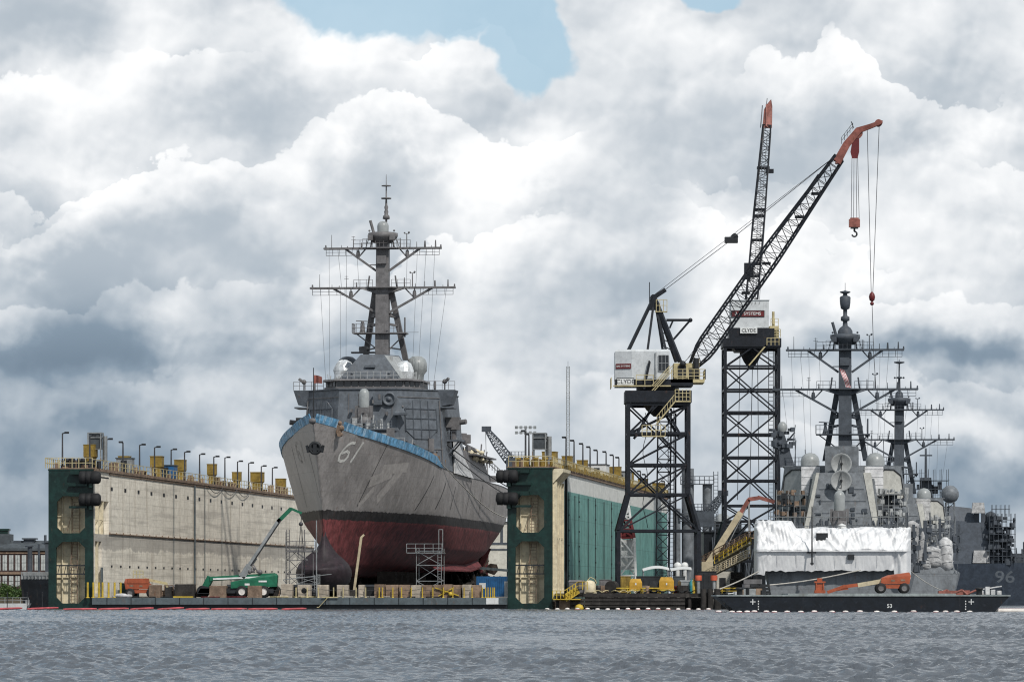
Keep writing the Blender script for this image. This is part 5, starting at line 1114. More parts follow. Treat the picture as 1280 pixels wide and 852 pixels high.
# davits, posts and hung gear on the right quarters
for i, (px, py0, py1, Y) in enumerate(((1134,640,716,602),(1143,655,715,608),(1152,660,712,618),(1156,650,700,630),(1163,640,705,795),(1176,648,708,798),(1190,660,712,800),(1196,655,700,802))):
    b = MB(); A, B = P(px,py1,Y), P(px+R.uniform(-4,4),py0,Y); b.bar(A,B,R.uniform(.2,.45)); b.bar(A.lerp(B,.7),A.lerp(B,.7)+Vector((R.uniform(-1.6,1.6),0,R.uniform(-.8,.8))),.2)
    for k in range(6): q = A.lerp(B,R.uniform(.05,.8))+Vector((R.uniform(-.5,.5),0,0)); b.box(q,(R.uniform(.3,1.0),.6,R.uniform(.2,1.0)),R.random())
    tag(b.build('davit', mastB), f'dark davit hung with gear, {ORD[i%4]} from the left on the {"sheeted" if i < 4 else "outer moored"} destroyer quarter', 'davit', 'davits on the moored quarters')
# ---- white shrink wrap over the stern
def tarp():
    from mathutils import noise
    b = MB(); prof = [(-.25,4.65,.15),(-.42,5.6,.12),(-.62,6.7,.10),(-.80,7.0,.06),(-.95,6.95,.05),(-.92,7.2,.14),(-.1,8.1,.35),(1.2,9.1,.5),(2.6,9.7,.45),(5,9.85,.3),(10,9.8,.25),(14,9.6,.2)]
    nx = 190; W = 9.5; vs = []; rows = []
    for (A, B) in zip(prof[:-1], prof[1:]):
        for k in range(9): t = k/9; rows.append([A[i]+(B[i]-A[i])*t for i in range(3)])
    rows.append(list(prof[-1]))
    def fold(x, z):
        q = .9*noise.noise(Vector((x*.25,z*.3,5)))
        r1 = 1-abs(noise.noise(Vector((x*.62+z*.38+q,z*.12-x*.06,1))))*2.2
        r2 = 1-abs(noise.noise(Vector((x*1.15-z*.5+q*1.5,z*.2,7))))*2.2
        r3 = 1-abs(noise.noise(Vector((x*2.6+z*.5+q,z*.45,2))))*2.2
        return .55*r1+.33*r2+.17*r3-.55
    for j, (y, z, am) in enumerate(rows):
        for i in range(nx+1):
            t = i/nx*2-1; x = W*t; yy = y; zz = z; e = abs(t)
            if e > .9: q = (e-.9)/.1; yy = y+q**1.7*5.5; x = math.copysign(W*(.9+.1*math.sqrt(q)*.95), t)
            if t < -.47: zz += min(1,(-.47-t)/.05)*max(0,min(1,(z-8.3)/1.2))*.85
            zz += .12*noise.noise(Vector((x*.35,0,9))) if z > 7 else 0
            if j < 9: zz += (1-j/9)*(.30*noise.noise(Vector((x*.5,0,3)))+.14*noise.noise(Vector((x*1.9,0,8)))-(.85 if t > .78 else .5 if t < -.84 else 0))
            f = fold(x, z+y*.5); amp = am*(1.9 if z > 7.1 else .7)*(1.5 if e > .72 else 1)+(.22 if e > .76 and z < 7.1 else 0)
            yy -= f*amp; zz += f*amp*.45*(1 if z > 7.1 else .1)
            vs.append((x,yy,zz))
    n = len(rows)
    b.add(vs, [(j*(nx+1)+i,j*(nx+1)+i+1,(j+1)*(nx+1)+i+1,(j+1)*(nx+1)+i) for j in range(n-1) for i in range(nx)], 0, True)
    r = empty('tarpaulin_cover', (38.2,573.7,0), -math.atan(.0824), 'huge crinkled white sheeting wrapped over the stern of the nearer moored destroyer', 'tarpaulin')
    b.build('sheet', tarpW, r)
    for c, d in (((-1.15,.35,8.75),(1.4,.5,.85)),((2.3,-.62,6.3),(.8,.35,.6)),((-2.4,-.75,6.85),(1.1,.4,.2))):
        b = MB(); b.box(c, d, .05); b.build('vent_opening', darkM, r)
    b = MB()
    for x in (-6.5,-4.2,-1.9,.4,2.9,5.4): b.bar((x,-.72,6.6),(x+.1,-.5,5.2),.03)
    b.build('seam_tape', tarpG, r)
tarp()
b = MB(); b.tube((0,0,0),(0,0,7.0),.10,.06); b.bar((-.2,0,.2),(.2,0,.2),.2); tag(b.build('ensign_staff', darkM, None, P(1015,706,572.3)), 'thin dark staff standing upright in front of the white stern sheeting', 'staff')
# ---- distant ship with 96 on its bow
d96 = empty('destroyer', P(1266,746,1000)-Vector((0,0,1.5)), 0, 'dark blue grey destroyer with hull number 96, cut by the right frame edge', 'warship', 'destroyers')
hull96 = mat('dark_blue_hull', (.043,.055,.075), .5, var=.2, streak=.5, scol=(.025,.03,.04)); house96 = mat('dark_blue_house', (.060,.072,.090), .55, var=.2, streak=.3, scol=(.03,.035,.04))
b = MB(); rg = []
for x in np.linspace(-16,34,18):
    k = (x+16)/50; w = 9*(1-k*k*.98); top = 8.4+1.8*k*k; off_ = 4*k
    rg.append([(x-1.0*(1-k),w*.75-9+8,-.5),(x,-w*.72+off_,-.5),(x,-w*.8+off_,2),(x,-w+off_,top),(x,w+off_,top)])
b.loft(rg); b.build('hull', hull96, d96)
text('hull_number', '96', 3.4, mat('pale_number', (.075,.088,.104), .6), d96, (-2.6,-9.05,5.6), (math.radians(90),0,math.radians(4)), .02, sx=1.25)
b = MB(); b.loft([[(-15,-6,8.2),(-3,-6,8.4),(-2,6,8.4),(-15,6,8.2)],[(-14.5,-5,17.5),(-6.5,-5,17),(-6,4,17),(-14.5,4,17.5)]]); b.loft([[(-14,-4,17.5),(-8,-4,17.1),(-8,3,17.1),(-14,3,17.5)],[(-13.4,-3,20.5),(-9,-3,20),(-9,3,20),(-13.4,3,20.5)]]); hs = b.build('deckhouse', house96, d96)
b = MB(); b.lathe((0,0,0),[(1.3,-1),(1.35,.2),(.9,1.0),(0,1.4)],14); b.b2(-3.5,-2.5,-1,1,-1.5,2.5); b.b2(-1.9,-1.2,-1,1,-1.5,1.2); b.build('radar_drum', mastB, d96, (-4.9,-3,18.0))
for x, z, w, h in ((-7.2,9.9,3.6,2.6),(-7.8,20.0,2.8,2.2)):
    b = MB(); b.loft([[(x-w/2,-6.6,z-h/2),(x+w/2,-6.6,z-h/2),(x+w/2,-5,z-h/2),(x-w/2,-5,z-h/2)],[(x-w/2+.3,-6.3,z+h/2),(x+w/2-.2,-6.3,z+h/2),(x+w/2-.2,-5,z+h/2),(x-w/2+.3,-5,z+h/2)]]); b.build('wrapped_mount', wrapD, d96)
b = MB()
scaff(b,-5.6,-.2,-7.5,-5.6,8.5,18.2,.9,1.5,.09); scaff(b,-5.0,-1.4,-7.4,-5.4,18.2,20,.9,1.5,.09); b.build('scaffold', mastB, d96)
b = MB(); b.loft([[(-6,-5.4,8.4),(.2,-5.2,8.4),(.2,4,8.4),(-6,4,8.4)],[(-5.8,-5.0,13.5),(-1.4,-5.0,13.0),(-1.4,3,13),(-5.8,3,13.5)],[(-5.6,-4.6,18.0),(-3.4,-4.6,17.6),(-3.4,3,17.6),(-5.6,3,18)]]); b.build('after_house', house96, d96)
b = MB()
for k in range(60): b.box((R.uniform(-6,-.4),-6.4+R.uniform(-.6,.6),R.uniform(8.6,18)),(R.uniform(.3,1.3),R.uniform(.5,1.2),R.uniform(.2,1.3)),R.uniform(-.4,.4))
tag(b.build('scaffold_gear', mastB, d96), kind='stuff')
b = MB()
for k in range(46): x = R.uniform(-2,30); h_ = R.uniform(.6,2.6); b.bar((x,-6+.25*x,9),(x+R.uniform(-.3,.3),-6+.25*x,9.2+h_),R.uniform(.1,.35))
b.rail([(-2,-7,8.7),(30,0,9.8)],1.2,.05,1.8); b.b2(0,14,-3,3,8.6,10.6); b.b2(2,3.2,-3,-1,10.6,13); tag(b.build('deck_gear', mastB, d96), kind='stuff')
# far mast with scaffolds behind
fm = empty('scaffolded_mast', P(1158,690,930)-Vector((0,0,0)), 0, 'distant ship mast caged in scaffolding right of the second moored mast', 'mast')
b = MB(); b.loft([[(-2.6,0,-6),(2.6,0,-6),(2.6,3,-6),(-2.6,3,-6)],[(-1.0,.5,14.5),(1.0,.5,14.5),(1.0,2,14.5),(-1.0,2,14.5)]]); b.tube((0,1,14.5),(0,1,20.2),.28,.15); b.bar((-1.2,1,18.8),(1.2,1,18.8),.28); b.build('mast_column', mastB, fm)
b = MB(); scaff(b,-3.6,4.4,-.8,3,2,15.5,1.3,1.7,.1)
for k in range(26): b.box((R.uniform(-3.4,4),R.uniform(-.5,2),R.uniform(3,14)),(R.uniform(.4,1.6),.8,R.uniform(.4,1.5)))
b.build('scaffold', mastB, fm)
b = MB(); b.ball((0,0,0),1.75,14); b.lathe((0,0,-1.4),[(.5,-.3),(1.3,.2)],10); b.lattice((0,0,-1.6),(0,0,-9),1.6,2.0,4,(1,0,0),.1,.06); b.build('radome', houseB, fm, (4.4,-2,11.2))

# ------------------------------------------------------------------ pier, quay and cranes
def poly_land(name, pts, z, m, depth=3):
    b = MB(); n = len(pts); top = [(x,y,z) for x,y in pts]; bot = [(x,y,z-depth) for x,y in pts]; b.loft([bot, top]); return tag(b.build(name, m), kind='structure')
quayM = mat('quay_concrete', (.16,.155,.145), .9, bump=.5, var=.25)
poly_land('quay', [(9.5,592.4),(29.2,592.4),(39.6,720),(50,900),(34,900),(31.5,800),(19.2,690)], 1.9, quayM, 4)
poly_land('quay', [(-62,790),(30,790),(31,900),(31,1299),(-58,1299)], 1.85, quayM, 4)
poly_land('land', [(-30000,1300),(30000,1300),(30000,45000),(-30000,45000)], 1.2, mat('far_land', (.07,.085,.06), .9), 3)
pier = empty('pier', (14.6,582,0), 0, 'dark timber pier on piles under the nearer black crane', 'pier')
b = MB(); b.b2(-9.4,10.1,-10,10,1.55,1.95); b.build('deck', timberM, pier)
b = MB()
for z in (.25,.75,1.2): b.b2(-7.6,6.0,-10.35,-10.1,z-.17,z+.17)
b.b2(-9.4,10.1,-10.2,-10.0,1.5,1.98); b.b2(-6,1.5,-10.55,-10.36,.3,.5); b.build('fender_board', timberM, pier)
for i, x in enumerate(np.arange(-9.2,10.2,1.75)):
    b = MB(); b.tube((x,-9.8,-1),(x,-9.8,1.54),.24); 
    b.build('pile', timberM, pier)
for x in (-9,-5,0,5,9.6):
    b = MB(); b.tube((x,8,-1),(x,8,1.54),.24); b.build('pile', timberM, pier)
for x in (8.2,9.0,9.8):
    b = MB(); b.tube((x,-10.6,-1),(x,-10.6,2.5),.34); b.build('pile', timberM, pier)
b = MB(); b.b2(-9.5,-6.0,-9.9,-9.4,-.3,1.1); b.build('rusty_skirt', rustM, pier)

def quad_tower(parent, hw, z0, zA, zB, z1, hb_, levels, m, r=.26, cross=True):
    """four-legged portal: base half width hb_ up to zA, tapering to hw at zB, straight to z1"""
    def half(z): return hb_ if z <= zA else (hb_+(hw-hb_)*(z-zA)/(zB-zA) if z < zB else hw)
    for sx in (-1,1):
        for sy in (-1,1):
            b = MB()
            for a, c in ((z0,zA),(zA,zB),(zB,z1)):
                if c-a > .01: b.bar((sx*half(a),sy*half(a),a),(sx*half(c),sy*half(c),c),r*2)
            b.b2(sx*half(z0)-.6,sx*half(z0)+.6,sy*half(z0)-.6,sy*half(z0)+.6,z0-.5,z0+.6); b.build('tower_leg', m, parent)
    b = MB()
    for k, z in enumerate(levels):
        h = half(z); w = .3
        for s in (-1,1): b.bar((-h,s*h,z),(h,s*h,z),w); b.bar((s*h,-h,z),(s*h,h,z),w)
        if k: b.b2(-h+.2,h-.2,-h*.1,h*.1,z-.05,z+.05) if False else None
    for a, c in zip(levels[:-1], levels[1:]):
        ha, hc = half(a), half(c)
        for s in (-1,1):
            b.bar((-ha,s*ha,a),(0,s*hc,c),.2); b.bar((ha,s*ha,a),(0,s*hc,c),.2) if (levels.index(a)%2==0) else (b.bar((0,s*ha,a),(-hc,s*hc,c),.2), b.bar((0,s*ha,a),(hc,s*hc,c),.2))
            b.bar((s*ha,-ha,a),(s*hc,hc,c),.18)
            if cross: b.bar((-ha,s*ha,a),(hc,s*hc,c),.16)
    b.build('tower_bracing', m, parent)
# ---- nearer crane
Y1 = 585.0; s1 = F/Y1
cr1 = empty('harbour_crane', (P(822,0,Y1).x,Y1,1.95), 0, 'black portal crane on the pier, long lattice boom leaning right with red hook block', 'crane', 'black portal cranes')
def L1(x, y, dy=0.0): return P(x, y, Y1+dy)-cr1.location
quad_tower(cr1, 3.65, .55, 7.6, 12.0, 24.2, 4.85, [7.6,12.0,15.6,19.4,22.9], blackM, .23)
b = MB()
for s in (-1,1): b.b2(-4,4,s*3.65-.4,s*3.65+.4,24.2,25.6); b.b2(s*3.65-.4,s*3.65+.4,-3.2,3.2,24.2,25.6); b.bar((-2.8,s*3.6,20),(-.5,s*3.6,24),.3); b.bar((2.8,s*3.6,20),(.5,s*3.6,24),.3)
b.lathe((0,0,0),[(.5,22.6),(1.4,23.4),(2.6,25.6),(2.6,26.2)],18); b.build('portal_head', blackM, cr1)
b = MB(); b.b2(-5.2,4.2,-3.1,3.1,26.2,27.0); b.build('turntable', blackM, cr1)
b = MB()    # house: bevelled front corner
zz0, zz1 = 27.0, 30.4
hx = [(-5.25,-2.2),(-3.2,-3.0),(-1.7,-3.0),(-.2,-3.2),(1.35,-3.1),(1.35,2.8),(-4.6,2.8),(-5.25,2.2)]
b.loft([[(x,y,zz0) for x,y in hx],[(x,y,zz1) for x,y in hx],[(x*.96-.1,y*.94,zz1+.22) for x,y in hx]]); mh = b.build('machine_house', houseW, cr1)
b = MB(); b.b2(0,1.25,-3.3,-3.14,28.0,29.9); wn = b.build('window', glassM, mh)
b = MB()
for x in (.0,.42,.84,1.25): b.b2(x-.03,x+.03,-3.33,-3.301,28.0,29.9)
for z in (28.0,28.95,29.9): b.b2(0,1.25,-3.335,-3.302,z-.03,z+.03)
b.build('glazing_bar', steelM, wn)
b = MB(); b.b2(-.45,-.25,-3.28,-3.2,27.2,30.2); b.build('corner_strip', steelM, mh)
# name boards follow the slanted left facet
ang = math.atan2(-.8, 2.05)
b = MB(); b.box((0,0,0),(1.95,.06,.62)); sg = b.build('name_board', redS, mh, (-4.235,-2.66,28.6), ang)
text('lettering', 'BAE SYSTEMS', .30, whiteM, sg, (0,-.035,0), (math.radians(90),0,0), .005)
b = MB(); b.box((0,0,0),(2.15,.08,.92)); sg = b.build('maker_plate', whiteM, mh, (-4.0,-3.22,26.7), 0)
b = MB()
for z in (-.43,.43): b.box((0,-.05,z),(2.15,.03,.07))
for x in (-1.04,1.04): b.box((x,-.05,0),(.07,.03,.8))
b.build('plate_border', darkM, sg); text('lettering', 'CLYDE', .72, darkM, sg, (0,-.045,-.02), (math.radians(90),0,0), .005)
b = MB(); b.bar(L1(805,475,-3.35),L1(812,441,-3.35),.28); b.bar(L1(812,441,-3.1),L1(809,441,-2),.25); b.build('house_brace', blackM, mh)
b = MB(); b.b2(1.5,5.6,-3.1,3.0,26.6,27.0); b.b2(1.9,4.4,-2.2,2.4,27.0,29.0); b.b2(4.4,5.0,-2,2,27,29.6); b.build('machinery_deck', yelP, cr1)
b = MB(); b.b2(2.4,3.4,-2.3,-2.25,27.4,28.7); b.b2(3.7,4.1,-2.3,-2.25,27.2,28.4); b.tube((4.6,-2.4,27),(4.6,-2.4,29.6),.35); b.ball((3.0,-2.4,28.9),.4,8); b.build('winch_gear', darkM, cr1)
b = MB(); b.rail([(1.6,-3.1,27.0),(5.7,-3.1,27.0),(5.7,3,27)],1.2,.045,.7,0,3); b.rail([(-2.7,-3.5,26.3),(-.6,-3.5,26.3)],1.2,.045,1.0); b.rail([(-5.7,-3.2,26.0),(-5.7,2.0,26.0)],1.2,.045,1.2); b.b2(-5.5,1.5,-3.6,-3.2,26.1,26.25)
for s in (0,.5): b.bar((-.8+s*.6,-3.7,26.2),(1.4+s*.6,-3.7,28.6),.1); b.bar((-.8+s*.6,-3.7,25.6),(1.4+s*.6,-3.7,28.0),.1)
b.rail([(2.0,-4.2,24.4),(3.8,-4.2,24.4)],1.3,.045,.5,0,3); b.b2(2.0,3.9,-4.3,-3.4,24.2,24.35); b.bar((-.3,-4.1,21.5),(2.1,-4.1,24.4),.16); b.bar((-.3,-4.1,22.4),(2.1,-4.1,25.3),.09)
for k in range(7): b.bar((-.2+k*.32,-4.1,21.6+k*.39),(-.2+k*.32,-4.1,22.5+k*.39),.05)
b.rail([(-2,-3.9,20.2),(0.8,-3.9,20.2)],1.2,.045,.6); b.b2(-2,.8,-4,-3.2,20.0,20.15)
b.build('access_stair', yelP, cr1)
b = MB(); ladder(b, 1.6, -1.0, 2, 24, .7, .05, .5); b.tube((2.2,.5,2),(2.2,.5,22),.12); b.path([(-1.5+.3*math.sin(z),0,z) for z in np.arange(8,23,1.0)], .04)
b.lattice((.6,1,1),(.9,1,22.5),1.6,1.6,14,(1,0,0),.07,.045); b.build('stair_cage', blackM, cr1)
b = MB(); ap = L1(817,372); 
for s in (-1,1):
    b.bar(ap+Vector((0,s*.4,0)), L1(784,441,s*2.2), .34); b.bar(ap+Vector((.1,s*.3,0)), L1(809,441,s*1.2), .28); b.bar(ap+Vector((.3,s*.4,-.5)), L1(850 if s<0 else 846,452,s*2.0), .44); b.bar(ap+Vector((.3,s*.4,-1.0)), L1(833 if s<0 else 829,441,s*1.5), .3)
for k in range(1,7): t = k/7; A = L1(818,378).lerp(L1(848,450), t); B = L1(817,378).lerp(L1(831,441), t); b.bar(A,B,.12)
b.lathe(ap,[(.4,-.5),(.45,.2),(.3,.5)],10,'y'); b.bar(ap, L1(832,362), .5); b.b2(ap.x-.5,ap.x+.5,-.6,.6,ap.z-1.5,ap.z-.2); b.tube(ap+Vector((-.5,0,-1)),ap+Vector((-.5,0,1.9)),.05)
b.bar(L1(833,400),L1(864,400),.3); b.bar(L1(862,401),L1(842,424),.26); b.bar(L1(841,401),L1(837,410),.22); b.ball(L1(863,400),.28,8); b.build('gantry_frame', blackM, cr1)
b = MB(); b.rail([ap+Vector((.3,-.9,-1.7)),ap+Vector((1.6,-.9,-1.7))],1.4,.04,.5); b.box(ap+Vector((.9,-.4,-1.75)),(1.5,1.2,.1)); b.build('gantry_platform', yelP, cr1)
foot, tip = L1(864,460,-.5), L1(1049,197,-7.0)
def wboom(t): return .8+1.35*min(1, t/.09) if t < .09 else (2.15 if t < .55 else 2.15-1.05*(t-.55)/.45)
b = MB(); b.lattice(foot, tip, wboom, 0, 26, (0,1,.25), .10, .036); 
d_ = (tip-foot).normalized()
for t in (.36,.5,.72,.83): c = foot.lerp(tip, t); b.box(c+Vector((.2,0,0)),(1.0,1.0,.3))
b.path([foot.lerp(tip,t)+Vector((-.75,-.3,.55)) for t in np.linspace(.05,.9,6)], .05); bo = b.build('lattice_boom', blackM, cr1)
b = MB(); pts = [L1(1046,203,-7.0),L1(1058,181,-7.1),L1(1073,163,-7.3),L1(1088,158,-7.5),L1(1101,153,-7.6)]; wd = [1.0,.9,.8,.62,.5]
for sd in (-.55,.55):
    rings = []
    for p, w in zip(pts, wd): n = Vector((-.55,0,.45)).normalized()*w*.5; rings.append([p-n+Vector((0,sd-.1,0)),p+n+Vector((0,sd-.1,0)),p+n+Vector((0,sd+.1,0)),p-n+Vector((0,sd+.1,0))])
    b.loft(rings)
for p in pts: b.bar(p+Vector((0,-.6,0)),p+Vector((0,.6,0)),.35)
b.lathe(L1(1098,154,-7.6),[(.45,-.3),(.45,.3)],12,'y'); b.lathe(L1(1072,167,-7.3),[(.6,-.45),(.6,.45)],14,'y'); b.build('jib_head', redM, cr1)
b = MB(); b.loft([[L1(1066,173,-7.7),L1(1074,172,-7.7),L1(1074,172,-6.9),L1(1066,173,-6.9)],[L1(1063,190,-7.7),L1(1074,190,-7.7),L1(1074,190,-6.9),L1(1063,190,-6.9)],[L1(1065,198,-7.7),L1(1072,198,-7.7),L1(1072,198,-6.9),L1(1065,198,-6.9)]]); b.build('upper_block', redS, cr1)
b = MB(); b.rail([L1(1052,180,-7),L1(1066,162,-7)],.8,.03,.6); b.tube(L1(1067,160,-7),L1(1064,152,-7),.05); b.build('jib_handrail', darkM, cr1)
b = MB()
for x0, x1 in ((1065,1064),(1067.5,1067),(1070,1071),(1072,1074)): b.tube(L1(x0,196,-7.3),L1(x1,275,-7.3),.035,None,5)
for p, q in (((1084,160,-7.4),(1089,366,-7.4)),((1099,156,-7.6),(1091,366,-7.5)),((1090,378,-7.5),(1092,440,-7.5)),((1092,440,-7.5),(1095,486,-7.5))): b.tube(L1(*p),L1(*q),.04,None,5)
for i, dx in enumerate((-.45,-.15,.15,.45)):
    e = L1(914,300,dx); b.tube(L1(830,363,dx),e,.04,None,5); b.tube(e+Vector((0,0,.1)),L1(1052,189,-7+dx),.045,None,5)
b.tube(L1(817,369),L1(1056,186,-7.2),.03,None,5); b.tube(L1(858,450),L1(912,376),.03,None,5)
b.tube(L1(846,462,-.8),L1(918,388,-2.8),.035,None,5)
b.build('hoist_rope', cableM, cr1)
b = MB(); e = L1(914,300); b.box(e,(1.6,1.2,.7),0); b.lathe(e+Vector((.4,0,.35)),[(.45,-.5),(.45,.5)],10,'y'); b.build('equaliser_block', darkM, cr1)
b = MB(); c = L1(1068,279,-7.3); b.box(c,(1.3,.8,.95)); b.box(c+Vector((0,0,.55)),(1.0,.5,.2)); hk = b.build('hook_block', redM, cr1)
b = MB(); b.box(c+Vector((0,0,-.55)),(.9,.7,.22)); b.tube(c+Vector((0,0,-.6)),c+Vector((0,0,-1.0)),.12); b.path([c+Vector((.3*math.cos(a)+.0,0,-1.3+.32*math.sin(a))) for a in np.linspace(1.7,-2.9,12)], .11); b.build('hook', darkM, hk)
b = MB(); c = L1(1090,371,-7.45); b.lathe(c,[(.05,-.6),(.3,-.4),(.38,0),(.3,.35),(.1,.6)],10); b.ball(c+Vector((0,0,-.8)),.25,8); b.build('ball_hook', redS, cr1)
for o_ in cr1.children:
    if o_.name.split('.')[0] in ('portal_head','turntable','machine_house','machinery_deck','winch_gear','access_stair'): o_.location.z -= 1.05
# ---- farther crane
Y2 = 722.0; s2 = F/Y2
cr2 = empty('harbour_crane', (P(938.5,0,Y2).x,Y2,1.9), 0, 'black portal crane farther back beside the moored ships, its boom almost upright', 'crane', 'black portal cranes')
def L2(x, y, dy=0.0): return P(x, y, Y2+dy)-cr2.location
zt = L2(0,425).z
quad_tower(cr2, 4.0, .5, 5.0, 11.0, zt, 5.6, [5.0,11.0]+[L2(0,y).z for y in (632,601,572,543.5,516,488,459,436)], blackM, .22, False)
b = MB()
for s in (-1,1): b.b2(-4.3,4.3,s*4-.4,s*4+.4,zt-1.2,zt+.1); b.b2(s*4-.4,s*4+.4,-3.5,3.5,zt-1.2,zt+.1)
b.lathe((0,0,0),[(.4,zt-4.2),(1.1,zt-3.2),(2.0,zt-1.2),(2.4,zt+.2)],16); b.b2(-3.4,3.4,-3,3,zt+.1,zt+1.6); b.loft([[(-3.6,-2.8,zt+.1),(3.6,-2.8,zt+.1),(3.6,2.8,zt+.1),(-3.6,2.8,zt+.1)],[(-2.4,-2.9,zt-1.8),(2.4,-2.9,zt-1.8),(2.4,2.9,zt-1.8),(-2.4,2.9,zt-1.8)]][::-1]); b.build('portal_head', blackM, cr2)
za, zb_ = L2(0,411).z, L2(0,377).z
b = MB(); b.loft([[(-3.1,-3.0,za),(2.55,-3.0,za),(2.55,3,za),(-3.1,3,za)],[(-3.1,-3.0,zb_),(2.55,-3.0,zb_),(2.55,3,zb_),(-3.1,3,zb_)]]); b.b2(-3.2,2.65,-3.1,3.1,zb_+.002,zb_+.12); mh2 = b.build('machine_house', houseW, cr2)
b = MB(); zc = L2(0,393.5).z; b.b2(-3.08,1.9,-3.08,-3.003,zc-.50,zc+.50); sg = b.build('name_board', darkM, mh2)
b = MB(); b.b2(-2.98,1.8,-3.11,-3.082,zc-.40,zc+.40); b.build('board_face', redS, sg); text('lettering', 'BAE SYSTEMS', .62, whiteM, sg, (-.6,-3.125,zc), (math.radians(90),0,0), .005, sx=1.08)
b = MB(); zc = L2(0,414.5).z; b.b2(-1.75,.8,-3.3,-3.02,zc-.42,zc+.42); sg = b.build('maker_plate', whiteM, mh2); text('lettering', 'CLYDE', .70, darkM, sg, (-.48,-3.32,zc), (math.radians(90),0,0), .005)
b = MB(); b.b2(2.7,4.1,-2.5,2,zt+.2,zt+2.0); b.tube((3.3,-1.5,zt+2),(3.3,-1.5,zt+4.2),.2); b.rail([(2.7,-2.7,zt+.3),(4.3,-2.7,zt+.3)],1.2,.05,.5,0,3); b.rail([(2.9,-2.4,zt+2),(4.0,-2.4,zt+2)],1.1,.05,.5); b.bar((-.5,-4.3,zt-4),(2.4,-4.3,zt-.6),.2); b.rail([(2.2,-4.4,zt-1),(4,-4.4,zt-1)],1.1,.05,.6); b.build('machinery_deck', yelP, cr2)
b = MB(); f2, t2 = L2(939.5,378,0), L2(958.5,158,9)
b.lattice(f2, t2, lambda t: 1.7 if t < .5 else 1.7-.65*(t-.5)*1.6, 0, 28, (1,0,.02), .11, .042)
b.bar(L2(931,378),L2(955,160,8),.14); b.bar(L2(934,345,1),L2(951,200,7),.09)
for y in (345,330,300,270,262,210): c = L2(939.5+(378-y)*.0864,y,(378-y)*.041); b.box(c,(1.9,1.4,.35))
b.box(L2(936,338,1),(1.4,1.4,2.2)); b.box(L2(933,347,1),(1.2,1.0,.5)); b.box(L2(962,214,6.4),(1.2,1,.6)); b.build('lattice_boom', blackM, cr2)
b = MB(); b.loft([[L2(953,160,8.4),L2(965,160,8.4),L2(965,160,9.6),L2(953,160,9.6)],[L2(955,137,9.4),L2(965.5,133,9.4),L2(965.5,133,10.4),L2(955,137,10.4)],[L2(959,130,9.6),L2(964,124,9.6),L2(964,124,10.4),L2(959,130,10.4)]]); b.bar(L2(958,131,9.4),L2(958,158,8.2),.22); b.build('jib_head', redM, cr2)
b = MB(); b.rail([L2(950.5,160,8),L2(953,135,9)],.2,.05,.9); b.tube(L2(958,131,9.5),L2(959,123,9.5),.05); b.bar(L2(951,158,8),L2(953,132,9),.15)
for x in (940,944,949): b.tube(L2(x,380,-3.1),L2(x+15,165,6),.035,None,5)
b.build('hoist_rope', cableM, cr2)
b = MB()
for x0, x1, y0, y1 in ((-2,-1.6,zt-24,zt-1),(-.2,.3,zt-26,zt-1.2),(1.2,1.0,zt-20,zt-1)): b.tube((x0,0,y0),(x1,0,y1),.05)
ladder(b, 3.2, 3.0, 2, zt-1, .7, .05, .6); b.build('stair_cage', blackM, cr2)
# ---- small far cranes
def far_crane(name, fx, fy, tx, ty, Y, label, w=1.5):
    s = F/Y; base = P(fx,0,Y); r = empty(name, (base.x,Y,1.9), 0, label, 'crane')
    L = lambda x,y,dy=0: Vector(((x-fx)/s,dy,(HZ-y)/s+HC-1.9)); z = L(fx,fy).z
    b = MB(); b.lattice((0,0,0),(0,0,z-1),2.4,2.0,8,(1,0,0),.12,.06); b.build('tower', blackM, r)
    b = MB(); b.b2(-1.4,1.6,-1.4,1.4,z-1,z+1.6); b.rail([(-1.6,-1.5,z+1.6),(1.8,-1.5,z+1.6)],1.0,.05,.6); b.build('cab', mastB, r)
    b = MB(); b.lattice(L(fx,fy),L(tx,ty),lambda t: w*(.5+.5*min(1,t*6))*(1 if t<.6 else 1-.6*(t-.6)/.4),0,14,(0,1,0),.10,.055); b.box(L(tx,ty),(1.6,.9,.9)); b.build('lattice_boom', mastB, r)
    b = MB(); b.tube(L(tx-1,ty),L(tx,fy),.045); b.tube(L(tx,ty),L(fx+12*(1 if tx<fx else -1),fy-2),.05); b.tube(L((tx+fx)/2,(ty+fy)/2),L(fx+7*(1 if tx<fx else -1),fy-2),.05); b.build('hoist_rope', cableM, r)
far_crane('crawler_crane', 643,584, 608,536, 800, 'small dark lattice crane between the docked stern and the right wing wall')
far_crane('crawler_crane', 880,650, 904,616, 770, 'faint grey lattice crane between the two black portal cranes', 1.3)
r = empty('floodlight_mast', P(657,746,830)-Vector((0,0,0)), 0, 'thin grey floodlight mast behind the right green end frame', 'light mast'); b = MB(); z = (746-534)/F*830; b.tube((0,0,0),(0,0,z),.28,.16); b.build('pole', steelM, r)
for i, (x, zz) in enumerate([(x, q) for q in (0,-.9) for x in (-1.6,-.8,0,.8,1.6)]):
    b = MB(); b.box((x,0,z+zz),(.5,.4,.5)); b.build('floodlight', steelM, r)
b = MB(); b.bar((-1.8,.1,z),(1.8,.1,z),.1); b.bar((-1.8,.1,z-.9),(1.8,.1,z-.9),.1); b.build('crossbar', steelM, r)
r = empty('radio_mast', P(710,746,1150), 0, 'very thin tall lattice radio mast rising behind the right wing wall', 'radio mast'); b = MB(); b.lattice((0,0,0),(0,0,(746-458)/F*1150),.8,.7,44,(1,0,0),.075,.035); b.build('lattice', steelM, r); b = MB(); b.tube((0,0,54.6),(0,0,56.5),.05); b.build('antenna', steelM, r)
